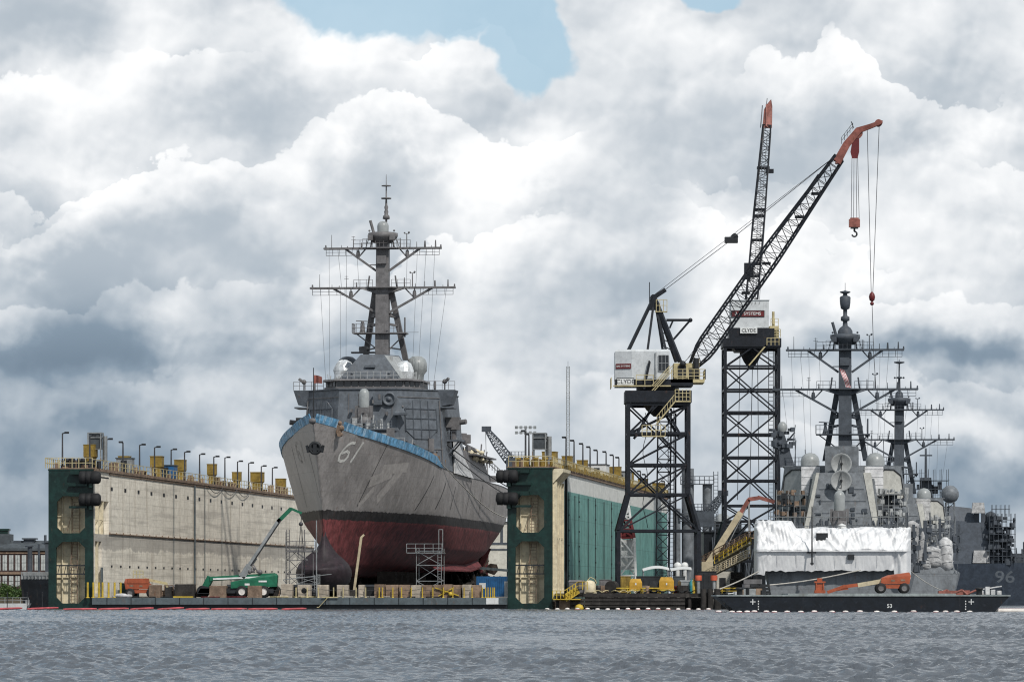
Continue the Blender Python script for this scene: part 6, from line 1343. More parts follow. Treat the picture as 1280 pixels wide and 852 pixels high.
# gable hall seen in the gap under the stern, and block tower behind the near crane
r = empty('shipyard_hall', P(632,746,930)-Vector((0,0,0)), 0, 'beige gabled shipyard hall glimpsed between the docked stern and green frame', 'building')
s = F/930.; b = MB(); zw = (746-668)/s; b.b2(-14,16,0,30,0,zw); zr = (746-634)/s
b.loft([[(-14,0,zw),(16,0,zw),(1,0,zw+2.6)],[(-14,30,zw),(16,30,zw),(1,30,zw+2.6)]]); b.build('wall', beigeM, r)
b = MB(); b.add([(-14.6,-.5,zw-.1),(1,-.5,zw+2.7),(1,31,zw+2.7),(-14.6,31,zw-.1)], [(0,1,2,3)]); b.add([(1,-.5,zw+2.7),(16.6,-.5,zw-.1),(16.6,31,zw-.1),(1,31,zw+2.7)], [(0,1,2,3)]); b.build('roof', roofM, r)
b = MB(); b.b2(-14,16,-.1,-.003,zw-1.9,zw-1.5); b.b2(-14,16,-.1,-.003,zw-3.0,zw-2.7); b.b2(-1,-.5,-.1,-.003,zw-1.5,zw+2); b.build('trim', mastB, r)
r = empty('tank_farm', P(872,746,780)+Vector((0,0,.4)), 0, 'dark process tower with rails and vents behind the right leg of the near crane', 'tower'); b = MB(); b.tube((-1.6,0,0),(-1.6,0,20.5),1.0); b.tube((1.6,0,0),(1.6,0,18),.8); b.b2(-4,-2.8,-1,1,0,14); b.build('column', houseB, r)
b = MB(); b.rail([(-2.8,-1.2,18),(2.6,-1.2,18)],1.2,.06,.8); b.b2(-2.8,2.6,-1.2,1.2,17.9,18); b.rail([(-3,-1.3,12),(3,-1.3,12)],1.2,.06,.8); b.b2(-3,3,-1.3,1.3,11.9,12); ladder(b, 2.9,-1.2,0,20,.7,.06,.6); b.build('platform', mastB, r)
# ------------------------------------------------------------------ barge 53
YB = 480.0; sB = F/YB
bg = empty('deck_barge', (P(1073,0,YB).x,YB,0), 0, 'long dark blue flat deck barge numbered 53 in front of the moored stern', 'barge')
def LB(x): return (x-1073)/sB
zt = 1.60
b = MB(); x0, x1, x2, x3 = LB(897), LB(926), LB(1238), LB(1262)
b.loft([[(x0,0,zt),(x1,0,-.4),(x2,0,-.4),(x3,0,zt)],[(x0,13,zt),(x1,13,-.4),(x2,13,-.4),(x3,13,zt)]][::1]); b.build('hull', mat('barge_navy', (.006,.009,.014), .45, var=.35, streak=.5, scol=(.035,.035,.04), rust=.15), bg)
b = MB(); b.b2(x0-.1,x3+.1,-.12,13.1,zt+.003,zt+.14); b.b2(LB(985),LB(1195),-.10,12,zt+.143,zt+.28); b.build('deck_edge', mat('barge_deck_grey', (.25,.28,.28), .7, var=.25, streak=.5, scol=(.12,.10,.08), rust=.3), bg)
text('number', '53', .55, whiteM, bg, (LB(1112),-.012,.62), (math.radians(90),0,0), .008)
b = MB()
for x in (LB(941),LB(1214)): b.box((x,-.012,1.05),(.55,.02,.08)); b.box((x,-.014,1.05),(.08,.02,.55))
for x in (LB(948),LB(1207)):
    for k in range(4): b.box((x,-.012,1.1-k*.26),(.10,.02,.14))
b.build('draft_marks', whiteM, bg)
b = MB(); b.lathe((0,0,0),[(.3,0),(.3,.5),(.42,.55),(.42,.7),(.2,.75)],10); o1 = b.build('bollard', darkM, bg, (LB(925),.8,zt+.14)); o = o1.copy(); COL.objects.link(o); o.parent = bg; o.location = (LB(1225),.8,zt+.14)
b = MB()
for k, (x, w) in enumerate(((1183,1.2),(1196,1.7),(1209,1.0))): b.box((LB(x),2.5+.2*k,zt+.3+.03*k),(w,1.2-.1*k,.45))
b.path([(LB(1180)+k*.5,2.2,zt+.4+.25*math.sin(k*2.1)) for k in range(9)],.12); tag(b.build('hose_pile', redM, None, (bg.location.x,YB,.02)), 'low pile of red hoses lying on the right end of barge 53', 'hoses')
b = MB()
for k, (x, h) in enumerate(((1230,.4),(1238,.8),(1245,.5),(1253,.4))): b.box((LB(x),3+.1*k,zt+.15+h/2),(.42,.8,h))
b.bar((LB(1225),3,zt+.6),(LB(1256),3,zt+1.0),.12); tag(b.build('capstan_gear', tarpG, None, (bg.location.x,YB,.02)), 'small pale capstan gear at the right tip of barge 53', 'capstan')
# ------------------------------------------------------------------ boom lifts
def wheel(parent, loc, r=.75, w=.45, rim=None):
    b = MB(); b.lathe((0,0,0),[(r*.55,-w/2),(r*.92,-w/2),(r,-w*.3),(r,w*.3),(r*.92,w/2),(r*.55,w/2)],18,'y',0,True,False); o = b.build('wheel', tyreM, parent, loc)
    b = MB(); b.lathe((0,0,0),[(0,-w*.42),(r*.25,-w*.48),(r*.5,-w*.36),(r*.56,-w*.5),(r*.56,w*.3),(0,w*.3)],14,'y'); b.build('rim', rim or whiteF, o)
def lift_body(r, m, flip=1, s=1.0):
    b = MB(); b.b2(-2.0*s,2.0*s,-1.0*s,1.0*s,.7*s,1.25*s); b.build('chassis', m, r)
    for x in (-1.6*s,1.6*s):
        for y in (-1.15*s,1.15*s): wheel(r, (x,y,.72*s), .72*s, .5*s, mastM)
    b = MB(); b.loft([[(flip*-1.6*s,-1.1*s,1.3*s),(flip*2.3*s,-1.1*s,1.3*s),(flip*2.3*s,1.1*s,1.3*s),(flip*-1.6*s,1.1*s,1.3*s)],[(flip*-1.5*s,-1.1*s,2.1*s),(flip*2.5*s,-1.1*s,2.4*s),(flip*2.5*s,1.1*s,2.4*s),(flip*-1.5*s,1.1*s,2.1*s)],[(flip*-.6*s,-1.0*s,2.5*s),(flip*2.3*s,-1.0*s,2.9*s),(flip*2.3*s,1.0*s,2.9*s),(flip*-.6*s,1.0*s,2.5*s)]] if flip>0 else [[(-2.3*s,-1.1*s,1.3*s),(1.6*s,-1.1*s,1.3*s),(1.6*s,1.1*s,1.3*s),(-2.3*s,1.1*s,1.3*s)],[(-2.5*s,-1.1*s,2.4*s),(1.5*s,-1.1*s,2.1*s),(1.5*s,1.1*s,2.1*s),(-2.5*s,1.1*s,2.4*s)],[(-2.3*s,-1.0*s,2.9*s),(.6*s,-1.0*s,2.5*s),(.6*s,1.0*s,2.5*s),(-2.3*s,1.0*s,2.9*s)]])
    body = b.build('turret', m, r); b = MB(); b.b2(-.2*s,.3*s,-1.13*s,-1.11*s,1.65*s,1.9*s); b.b2(flip*1.1*s,flip*1.7*s,-1.14*s,-1.11*s,1.7*s,1.95*s); b.build('side_panel', rustM, body)
# green lift at the bow
def g2(x, y, dy=0): return Vector(((x-297)/10.22, dy, (HZ-y)/10.22+HC-ZD))
gx = P(297,746,587); gl_ = empty('boom_lift', (gx.x,587.6,ZD), 0, 'green boom lift with its white mast raised beside the bow', 'boom lift', 'boom lifts')
b = MB(); b.b2(-4.9,4.4,-1.0,1.2,.55,1.15); b.loft([[(-4.9,-1.0,.5),(-3.4,-1.0,.5),(-3.4,1.2,.5),(-4.9,1.2,.5)],[(-4.3,-1.0,1.5),(-3.2,-1.0,1.2),(-3.2,1.2,1.2),(-4.3,1.2,1.5)]]); b.build('chassis', darkM, gl_)
for x in (.55,3.2):
    for y in (-1.2,1.3): wheel(gl_, (x,y,.72), .74, .5)
b = MB(); b.loft([[(-.8,-1.2,1.15),(4.8,-1.2,1.35),(4.8,1.3,1.35),(-.8,1.3,1.15)],[(-.8,-1.2,1.9),(4.9,-1.2,2.7),(4.9,1.3,2.7),(-.8,1.3,1.9)],[(.5,-1.1,2.2),(4.7,-1.1,2.95),(4.7,1.2,2.95),(.5,1.2,2.2)]]); tu = b.build('turret', greenM, gl_)
b = MB(); b.b2(.9,1.5,-1.24,-1.21,1.5,1.75); b.b2(2.6,3.6,-1.24,-1.21,1.9,2.1); b.build('white_marking', whiteM, tu)
b = MB(); b.bar((-4.0,0,1.2),(-3.3,-.2,2.5),.55,.8); b.bar((-3.4,-.2,2.3),(4.6,-.2,2.75),.75,.55); b.bar((-4.4,0,.7),(-3.9,0,1.7),.4); b.build('stowed_boom', greenM, gl_)
b = MB(); b.bar((-3.0,-.62,2.28),(3.6,-.62,2.55),.16,.2); b.build('boom_stripe', whiteM, gl_)
b = MB(); b.bar(g2(303,719,-.3),g2(350,648,-.3),.42,.5); b.build('lower_boom', steelM, gl_); b = MB(); b.bar(g2(304.5,720,-.5),g2(351,650,-.5),.2,.16); b.build('boom_underside_shade', darkM, gl_)  # second bar is an added dark strip, painted shade under the boom
b = MB(); b.bar(g2(302,721,-.3),g2(312,706,-.3),.8,.8); b.bar(g2(305,719,.2),g2(320,697,.2),.3); b.build('boom_foot', steelM, gl_)
b = MB(); b.bar(g2(347,652,-.3),g2(364,635,-.3),.42,.46); b.bar(g2(363,635,-.3),g2(377,641,-.3),.3,.3); b.build('upper_boom', greenM, gl_)
b = MB(); c = g2(377,642,-.3); b.path([c,g2(376,655,-.3)],.05); b.ball(g2(376,654.5,-.3),.28,8); b.path([g2(376,655,-.3),g2(372,700,-.3)],.04); b.path([g2(376,655,-.3),g2(381,700,-.3)],.04); b.build('hanging_line', cableM, gl_)
b = MB()
for k in range(10): p = g2(312+R.random()*14,716-R.random()*8,-.6); b.ball(p,R.uniform(.15,.35),6)
b.path([g2(312,716,-.5),g2(316,704,-.5),g2(322,714,-.5)],.08); b.build('hose_coil', mastM, gl_)
# orange lift, left
ox = P(176,746,588); o_ = empty('boom_lift', (ox.x,588.5,ZD), 0, 'orange boom lift parked by the left wing wall with boom stowed', 'boom lift', 'boom lifts'); lift_body(o_, orangeM, -1, .80)
b = MB(); b.b2(-1.6,1.0,-.95,.9,1.75,2.35); b.build('engine_cover', orangeM, o_); b = MB(); b.rail([(-.9,-.8,2.4),(.3,-.8,2.4)],.9,.05,.4); b.bar((.4,0,2.3),(3.2,0,1.7),.32); b.bar((3.1,0,1.8),(3.3,0,.5),.25); b.build('stowed_boom', yelP, o_)
b = MB(); b.rail([(2.9,-.8,.3),(4.0,-.8,.3)],1.2,.06,.5); b.b2(2.9,4.0,-.8,.5,.2,.3); b.build('basket', rustM, o_)
# orange lift on the barge
ox = P(1115,746,487); zb = zt+.285; o_ = empty('boom_lift', (ox.x,487,zb), 0, 'orange boom lift on barge 53 with its boom stretched left', 'boom lift', 'boom lifts'); lift_body(o_, orangeM, 1, .74)
def g3(x, y, dy=0): s = F/487; return Vector(((x-1115)/s, dy, (HZ-y)/s+HC-zb))
b = MB(); b.bar(g3(1124,722,-.2),g3(1072,731,-.2),.42,.42); b.build('upper_boom', bboomM, o_)
b = MB(); b.bar(g3(1080,729.5,-.2),g3(1053,733,-.2),.34,.34); b.bar(g3(1056,732,-.2),g3(1034,740,-.2),.32,.32); b.bar(g3(1060,735,-.2),g3(1037,738,-.2),.2); b.build('jib', orangeM, o_)
b = MB(); 
for x in (1020,1029): b.bar(g3(x,741,-.6),g3(x,727,-.6),.12); b.bar(g3(x,741,.4),g3(x,727,.4),.12)
b.box(g3(1024.5,727,-.1),(1.1,1.2,.16)); b.box(g3(1024.5,739,-.1),(1.1,1.2,.3)); b.box(g3(1024.5,733,-.5),(.8,.1,.7)); b.box(g3(1024.5,724.5,-.1),(.5,.4,.4)); b.build('basket', orangeM, o_)
# beige boom lift reaching to the moored ship
ox = P(884,746,566); o_ = empty('boom_lift', (ox.x,566.5,0.0), 0, 'tall beige boom lift with red jib reaching up behind the white sheeted stern', 'boom lift', 'boom lifts')
s3 = F/566.5
def g4(x, y, dy=0): return Vector(((x-884)/s3, dy, (HZ-y)/s3+HC))
o_.location.y = 596.5; o_.location.x = (884-640)/F*596.5; s3 = F/596.5; o_.location.z = 1.9
def g4(x, y, dy=0): return Vector(((x-884)/s3, dy, (HZ-y)/s3+HC-1.9))
lift_body(o_, bboomM, 1, .9); b = MB(); b.box((0,0,3.2),(1.4,1.2,1.6)); b.build('boom_post', bboomM, o_)
b = MB(); b.bar(g4(880,712),g4(926,640),.75,.75); b.build('lower_boom', bboomM, o_)
b = MB(); b.bar(g4(925,642),g4(936,624),.5,.5); b.bar(g4(935,624),g4(948,622),.5,.5); b.bar(g4(947,621),g4(968,627),.45,.45); b.build('jib', redM, o_)
b = MB(); c = g4(972,627); b.rail([c+Vector((0,-.6,-.5)),c+Vector((2.0,-.6,-.5))],1.3,.06,.5); b.box(c+Vector((1,0,-.5)),(2,1.2,.12)); b.box(c+Vector((.8,0,.4)),(.7,.4,1.4)); b.build('basket', darkM, o_)
b = MB(); b.bar(g4(936,624),g4(937,692),.22); b.path([g4(933,634)+Vector((0,-.3,0)),g4(905,690)+Vector((0,-.3,0))],.07); b.build('hydraulic_line', steelM, o_)
# ------------------------------------------------------------------ scaffold towers by the hull
def scaffold(loc, rz, label, w, d, h, lifts, m, extra=None):
    r = empty('scaffold_tower', loc, rz, label, 'scaffold', 'scaffold towers')
    b = MB()
    for x in (0,w):
        for y in (0,d): b.tube((x,y,0),(x,y,h),.055,None,6)
    b.build('standard', m, r); b = MB()
    for z in lifts:
        for y in (0,d): b.bar((0,y,z),(w,y,z),.08)
        for x in (0,w): b.bar((x,0,z),(x,d,z),.08)
    for k, (a, c) in enumerate(zip(lifts[:-1], lifts[1:])): b.bar((0,0,a),(w,0,c),.07); b.bar((w,0,a),(0,0,c),.07) if k%2==0 else b.bar((0,d,c),(w,d,a),.07)
    b.build('ledger', m, r)
    b = MB(); ladder(b, w*.93 if extra!='left' else .12, -.12, 0, h*.97, .45, .035, .35); b.build('ladder', m, r)
    return r
sc = scaffold(D(-2.2,3.8+.0,ZD)+Vector(((376-440)/10.1,0,0))+Vector((-.3,0,0)), -ALPHA, 'dark scaffold tower left of the sonar dome with a high plank landing', 1.9, 2.0, 8.4, (1.2,2.9,4.6,6.3), mastM, 'left')
b = MB(); b.b2(0,3.6,-.2,1.8,5.6,5.85); b.rail([(0,-.2,5.85),(3.6,-.2,5.85)],1.1,.04,1.2); b.bar((1.3,0,5.5),(2.6,0,4.6),.16); b.bar((3.3,0,5.6),(3.3,0,2.2),.08); b.build('landing', mastM, sc)
sc = scaffold(D(-3.5,2.2,ZD)+Vector((-3.6,0,0)), -ALPHA, 'low grey scaffold rail around the front of the sonar dome', 2.6, 1.6, 2.9, (.9,1.7,2.5), steelM)
b = MB(); b.bar((-1.7,-.1,2.2),(4.3,-.1,2.9),.09); b.bar((-1.7,-.1,2.2),(0,-.1,.2),.07); b.bar((2.45,-.1,0),(2.45,-.1,9.5),.12); b.build('long_rail', steelM, sc)
sc = scaffold(D(14,11.1,ZD), -ALPHA, 'pale scaffold tower with ladder standing below the red bilge', 3.2, 2.6, 6.2, (.4,2.1,4.1,5.9), steelM)
b = MB(); b.b2(-1.2,3.4,-.3,2.6,5.6,5.7); b.rail([(-1.2,-.3,5.7),(3.3,-.3,5.7)],1.1,.035,1.1); b.bar((2.9,-.3,6),(2.9,-.3,8.6),.08); b.bar((3.4,-.3,6),(3.4,-.3,8.6),.08); b.bar((2.9,-.3,8.6),(3.4,-.3,8.6),.08); b.build('landing', steelM, sc)
# ------------------------------------------------------------------ pier equipment
def at(px, Y, z): p = P(px, 746, Y); return Vector((p.x, Y, z))
YP = 574.; ZP = 1.96; k = YP/F
r = empty('steel_stair', at(691,571.4,.9), 0, 'yellow railed stair bridging from the green end frame to the pier', 'stair'); b = MB(); b.b2(0,3.3,-.5,.5,.3,.42); b.bar((1.4,0,.45),(3.0,0,1.5),.12,.9); b.build('steps', yelB, r)
b = MB()
for y in (-.5,.5): b.rail([(0,y,.42),(1.4,y,.42)],.95,.045,.45); b.rail([(1.4,y,.45),(3.0,y,1.5)],.95,.045,.4); b.rail([(3.0,y,1.5),(4.1,y,1.5)],.95,.045,.5)
b.build('railing', yelB, r)
r = empty('cream_tank', at(737,YP,ZP), 0, 'cream domed tank on the pier beside the yellow stair', 'tank'); b = MB(); b.lathe((0,0,0),[(.75,.15),(.75,1.1),(.6,1.4),(.25,1.55),(0,1.58)],16); b.b2(-.85,.85,-.5,.5,0,.15); b.build('shell', mat('tank_cream', (.58,.51,.36), .5, var=.15, streak=.6, scol=(.25,.13,.06), rust=.5), r); b = MB(); b.path([(-.3,-.1,1.5),(.1,-.1,1.95),(.6,-.1,1.7),(.85,-.1,1.2)],.05); b.build('pipe', yelP, r)
def machine(px, w, h, label):
    r = empty('winch_machine', at(px,YP,ZP), 0, label, 'winch'); b = MB(); b.loft([[(-w/2,-.7,.5),(w/2,-.7,.5),(w/2,.7,.5),(-w/2,.7,.5)],[(-w/2,-.7,h*.75),(w/2,-.7,h*.75),(w/2,.7,h*.75),(-w/2,.7,h*.75)],[(-w*.38,-.6,h),(w*.38,-.6,h),(w*.38,.6,h),(-w*.38,.6,h)]]); b.build('housing', mat('machine_yellow', (.48,.27,.03), .5, var=.2, streak=.4, scol=(.2,.1,.02), rust=.3), r)
    b = MB(); b.b2(-.08,.08,-.73,-.705,1.0,1.25); b.build('decal', whiteM, r); b = MB(); b.b2(-w/2-.1,w/2+.1,-.8,.8,.3,.48)
    for x in (-w/2+.1,w/2-.1):
        for y in (-.6,.6): b.bar((x,y,0),(x,y,.3),.12)
    b.build('skid', yelB, r)
machine(794.5,1.5,1.75,'yellow winch machine on the pier nearer the left crane legs'); machine(833,1.75,1.95,'larger yellow winch machine on the pier under the canopy')
for px, lab in ((775,'yellow steel bench on the pier left of the first winch machine'),(813,'low yellow steel frame on the pier between the two winch machines'),(912,'yellow steel frame near the orange warning drums at the pier end')):
    b = MB(); b.b2(-1.1,1.1,-.4,.4,.55,.7)
    for x in (-.9,.9): b.bar((x,-.3,0),(x,-.3,.55),.1); b.bar((x,.3,0),(x,.3,.55),.1)
    b.bar((-1.1,-.4,.3),(1.1,-.4,.3),.08); tag(b.build('steel_bench', yelB, None, at(px,YP-.6,ZP)), lab, 'steel frame')
for i, (px, w, h, m_, lab) in enumerate(((811,3.0,2.0,darkM,'black generator under the white canopies on the pier'),(849,1.4,2.0,roofM,'grey barred cabinet right of the larger yellow machine'),(757,1.5,1.6,mastM,'dark grey crate rack behind the cream tank'),(782,1.2,2.0,yelM,'ochre control box beside the left crane leg'),(884,2.2,2.6,darkM,'black cabinet between the two orange warning drums'),(803,.9,1.5,blackM,'small black pump beside the first yellow machine'))):
    b = MB(); b.b2(-w/2,w/2,-.6,.6,.1,h); b.b2(-w/2-.05,w/2+.05,-.65,.65,h+.002,h+.08)
    for q in range(4): b.b2(-w/2+.1+q*w/4,-w/2+.1+q*w/4+w/8,-.64,-.602,.3,h-.2)
    b.b2(-w/2,w/2,-.5,.5,0,.1); tag(b.build('equipment_box', m_, None, at(px,YP+2.0+i*.3,ZP)), lab, 'equipment box')
for px0, px1, sg_ in ((803,836,1),(838,864,-1)):
    r = empty('canopy_tent', at((px0+px1)/2,YP+5,ZP), 0, 'white canopy roof on the pier, ' + ('longer left one of the pair' if sg_>0 else 'shorter right one of the pair'), 'canopy'); w = (px1-px0)/10.4; b = MB()
    n = 8; top = []; 
    rg = [[(-w/2+w*i/n, y, 2.75+.35*math.sin(math.pi*i/n*.9)*(1 if sg_>0 else .5)+ (.1 if sg_<0 else 0)*i/n+dz) for i in range(n+1)] for y, dz in ((-1.6,0),(0,.25),(1.6,0))]
    rg2 = [[(x,y,z-.1) for x,y,z in q] for q in rg]
    b.loft([a_+c_[::-1] for a_, c_ in zip(rg, rg2)]); b.build('roof_sheet', whiteM, r); b = MB()
    for x in (-w/2+.1,w/2-.1):
        for y in (-1.4,1.4): b.bar((x,y,0),(x,y,2.7),.08)
    b.build('canopy_post', steelM, r)
for px, lab in ((847,'white ball tank left of its twin above the canopy'),(856,'white ball tank right of its twin above the canopy')):
    b = MB(); b.ball((0,0,3.3),.5,14); b.tube((0,0,0),(0,0,2.85),.25); tag(b.build('ball_tank', whiteM, None, at(px,YP+8,ZP)), lab, 'ball tank', 'ball tanks on the pier')
for px, lab in ((873,'orange warning drum on a grey post, left one at the pier end'),(892.5,'orange warning drum on a grey post beside the barge, right one')):
    r = empty('warning_post', at(px,YP-1,ZP), 0, lab, 'warning post', 'orange warning posts'); b = MB(); b.tube((0,0,0),(0,0,1.55),.22); b.build('post', steelM, r); b = MB(); b.lathe((0,0,1.55),[(.40,0),(.42,.3),(.40,.6)],14); b.build('drum', orgS, r)
PK = {'crate':(crate,'crate','crate'),'barrel':(barrel,'barrel','barrel'),'drum':(drum,'cable_drum','cable drum'),'toolbox':(toolbox,'tool_chest','tool chest')}
for i, (px, kd, m_, lab) in enumerate(((721,'toolbox',mastM,'grey tool chest at the left end of the pier by the stair'),(748,'barrel',darkM,'black barrel right of the cream tank'),(752,'crate',rustM,'rusty crate right of the cream tank'),(765,'drum',timberM,'dark cable drum left of the crane leg'),(786,'barrel',yelB,'yellow barrel at the first winch machine'),(805,'crate',steelM,'grey crate right of the first winch machine'),(809,'barrel',rustM,'rusty barrel between the two winch machines'),(818,'drum',darkM,'black cable drum left of the larger winch machine'),(846,'barrel',redS,'dark red barrel right of the larger winch machine'),(853,'crate',timberM,'dark crate right of the grey barred cabinet'),(858,'toolbox',steelM,'pale tool chest near the teal gas bottle'),(880,'crate',rustM,'rusty crate between the orange warning posts'),(886,'drum',yelM,'ochre cable drum between the orange warning posts'),(898,'toolbox',darkM,'black tool chest right of the orange warning posts'))):
    fn_, nm_, ct_ = PK[kd]; tag(fn_().build(nm_, m_, None, at(px, 573.2+(i%3)*.9 if px < 878 else 593.5, ZP if px < 878 else 1.905), R.uniform(-.5,.5)), lab, ct_)
for i, (px0, px1, m_, lab) in enumerate(((742,800,yelP,'pale hose looping along the left half of the pier edge'),(806,868,darkM,'black hose looping along the right half of the pier edge'))):
    b = MB(); A, B = at(px0,572.6,ZP+.1), at(px1,572.6,ZP+.1); b.path([A.lerp(B,t)+Vector((0,.4*math.sin(t*23),.25*abs(math.sin(t*17)))) for t in np.linspace(0,1,40)], .07, 5); tag(b.build('air_hose', m_), lab, 'hose')
for i, (px, m_, lab) in enumerate(((864,mat('teal_bottle',(.02,.18,.20),.4),'teal gas bottle beside the left orange warning post'),(867,yelB,'yellow gas bottle beside the left orange warning post'))):
    b = MB(); b.lathe((0,0,0),[(.22,0),(.22,1.3),(.08,1.55),(.08,1.75)],10); tag(b.build('gas_bottle', m_, None, at(px,YP-.6,ZP)), lab, 'gas bottle')
b = MB(); b.lathe((0,0,0),[(0,-.3),(.42,-.2),(.55,.1),(.4,.42),(.12,.55),(0,.56)],14); tag(b.build('mooring_buoy', yelB, None, at(724,571,.12)), 'yellow buoy floating under the pier end', 'buoy')
for i in range(12):
    b = MB(); h = R.uniform(.3,.9); w = R.uniform(.4,1.4); b.box((0,0,h/2),(w,.8,h),R.random()); b.path([(-w,.1,.1),(0,-.3,.25),(w,.1,.1)],.07)
    px = 902+i*4.5+R.uniform(-1,1); kinds = ('grey','white','rusty','dark'); mm = (steelM,tarpG,rustM,darkM)[i%4]
    tag(b.build('deck_gear_heap', mm, None, at(px,R.uniform(573,590) if px < 879 else R.uniform(593,597) if px < 922 else 489,1.95 if px<879 else 1.9 if px < 922 else 1.745)), f'{kinds[i%4]} rope and gear heap at the pier end, {ORD[i]} from the warning drums', 'gear heap', 'gear heaps at the pier end')
for i, (px, w, h, m_, lab) in enumerate(((930,2.2,2.0,darkM,'black crate stack at the left foot of the sheeted stern'),(940,2.0,1.5,mastM,'grey crate stack touching the left foot of the sheeted stern'),(921,1.6,2.6,timberM,'tall dark crate stack left of the sheeted stern'),(949,2.4,1.0,darkM,'low black crate stack under the left corner of the sheeted transom'))):
    b = MB()
    for q in range(3): b.box((R.uniform(-.15,.15),0,.1+h*(q+.5)/3),(w*R.uniform(.75,1),1.2,h/3-.03),R.uniform(-.2,.2))
    b.box((0,0,.05),(w,1.2,.1)); tag(b.build('crate_stack', m_, None, at(px,589.5 if px<935 else 490,1.9 if px < 935 else 1.745)), lab, 'crates')
r = empty('striped_jib', P(785,746,612)+Vector((0,0,.4)), 0, 'red and white painted lattice jib stood on end behind the nearer crane', 'crane jib'); s = F/612.
Lj = lambda y: (746-y)/s-.4
b = MB(); b.lattice((0,0,0),(-.1,0,Lj(672)),2.1,1.8,3,(1,0,0),.14,.09); b.b2(-1.0,1.0,.2,.26,Lj(712),Lj(674)); b.build('white_section', whiteM, r)
b = MB(); b.lattice((-.1,0,Lj(672)),(-.2,0,Lj(650)),1.8,1.1,2,(1,0,0),.16,.11); b.b2(-.9,.7,.2,.26,Lj(672),Lj(661)); b.build('red_section', redS, r)
b = MB(); b.lattice((-.2,0,Lj(650)),(-.1,0,Lj(632)),1.1,.4,3,(1,0,0),.14,.1); b.build('tip_section', whiteM, r)
# cabin, gangways and lines by the moored stern
shed('site_cabin', P(904,746,593)+Vector((0,0,.4)), (2.4,2.4,2.9), beigeM, 'small beige site cabin below the gangways', 'cabin')
def gang(p, q, m, label, w=.7):
    r = empty('gangway', p, 0, label, 'gangway'); d = q-p; b = MB(); b.bar((0,0,0),d,w,.16); b.build('deck', m, r); b = MB()
    n = d.cross(Vector((0,0,1))).normalized()*(w/2)
    for s in (-1,1): b.rail([n*s,d+n*s],.9,.05,.9)
    b.build('railing', yelB if m is yelP else m, r)
gang(P(876,706,598),P(940,672,592),rustM,'rusty brown gangway climbing to the top of the sheeted stern'); gang(P(896,704,590),P(936,680,585),yelP,'yellow railed gangway in the middle of the three by the stern'); gang(P(884,722,586),P(936,696,582),bboomM,'pale lowest gangway by the sheeted stern')
for p, q, sag, lab in (((930,733,571),(1076,712,571),.35,'long pale mooring pole rope stretched across the dark transom'),((885,741,572),(948,714,573),.15,'pale mooring rope from the pier end to the left stern corner'),((1134,710,590),(1232,742,490),1.2,'grey mooring rope from the right quarter down to barge 53')):
    A, B = P(*p), P(*q); b = MB(); b.path([A.lerp(B,t)-Vector((0,0,sag*math.sin(math.pi*t))) for t in np.linspace(0,1,12)], .09 if sag<1 else .05); tag(b.build('mooring_rope', cableL), lab, 'rope')
# grey frigate and dark hulk in the distance behind the farther crane
r = empty('frigate', P(893,746,960)-Vector((0,0,1.5)), 0, 'hazy grey ship with radome between the two black cranes', 'warship', 'destroyers'); s = F/960
b = MB(); b.loft([[(-6,-4,0),(7,-4,0),(7,10,0),(-6,10,0)],[(-7,-5,7),(8,-5,7),(8,12,7),(-7,12,7)]]); b.build('hull', houseB, r)
b = MB(); b.loft([[(-5,-2,7),(6,-2,7),(6,8,7),(-5,8,7)],[(-4,-1,12.5),(5,-1,12.5),(5,7,12.5),(-4,7,12.5)]]); b.b2(-2,3,0,5,12.5,15); b.rail([(-5,-1.5,12.6),(5,-1.5,12.6)],1.2,.06,.8)
for i in range(24): x = R.uniform(-6,6); b.bar((x,-2.5,7),(x+R.uniform(-1,1),-2.5,7+R.uniform(1,6)),.15)
b.build('deckhouse', houseB, r); b = MB(); b.ball((1.6,0,16.4),1.9,14); b.bar((1.6,0,14),(1.6,0,15.5),1.0); b.build('radome', domeM, r)
r = empty('quay_building', P(912,746,745)+Vector((0,0,.4)), 0, 'dark box building with roof rails behind the white sheeted stern', 'building'); b = MB(); b.b2(-4,5.6,0,12,0,9.6); b.b2(-4.2,5.8,-.2,12.2,9.602,9.85); b.build('wall', darkS, r); b = MB(); b.b2(-2,2,3,10,9.852,11.4); b.build('roof_house', darkS, r)
b = MB(); b.rail([(-4,0,9.85),(5.6,0,9.85)],1.1,.06,.8); b.build('roof_railing', mastB, r)
b = MB()
for i in range(22): x = R.uniform(-4,5); b.bar((x,-.6-R.random(),0),(x+R.uniform(-1.5,1.5),-.6,4+R.random()*7),.16)
tag(b.build('leaning_poles', mastB, r), kind='stuff')
# ------------------------------------------------------------------ floating booms
SEG = [(-4,28),(34,73),(79,121),(123,161),(163,192),(197,230),(232,262),(264,309),(310,347),(352,383)]
for i, (a, c) in enumerate(SEG):
    A, B = P(a,746,556-i*.5), P(c,746,556-i*.5); z0 = .12+R.uniform(-.03,.03); z1 = .13+R.uniform(.0,.16); b = MB(); n = 6
    A.z, B.z = z0, z1; rings = []
    d = (B-A).normalized(); side = Vector((-d.y,d.x,0))
    for j in range(n+1):
        t = j/n; p = A.lerp(B,t); rr = .13*(.6 if j in (0,n) else 1); rings.append([p+side*rr*math.cos(q)*1.1+Vector((0,0,rr*math.sin(q))) for q in np.linspace(0,2*math.pi,9)[:-1]])
    b.loft(rings, sm=True); tag(b.build('boom_float', pinkM), f'pink red oil boom float on the water before the dock, {ORD[i]} from the left', 'float', 'pink oil boom floats')
fl = None
FX = list(np.arange(684,905,12.6))+[915,924,934,943,958,968,984,1001,1018,1040,1057,1075,1096,1118,1142,1170,1182,1196,1212]
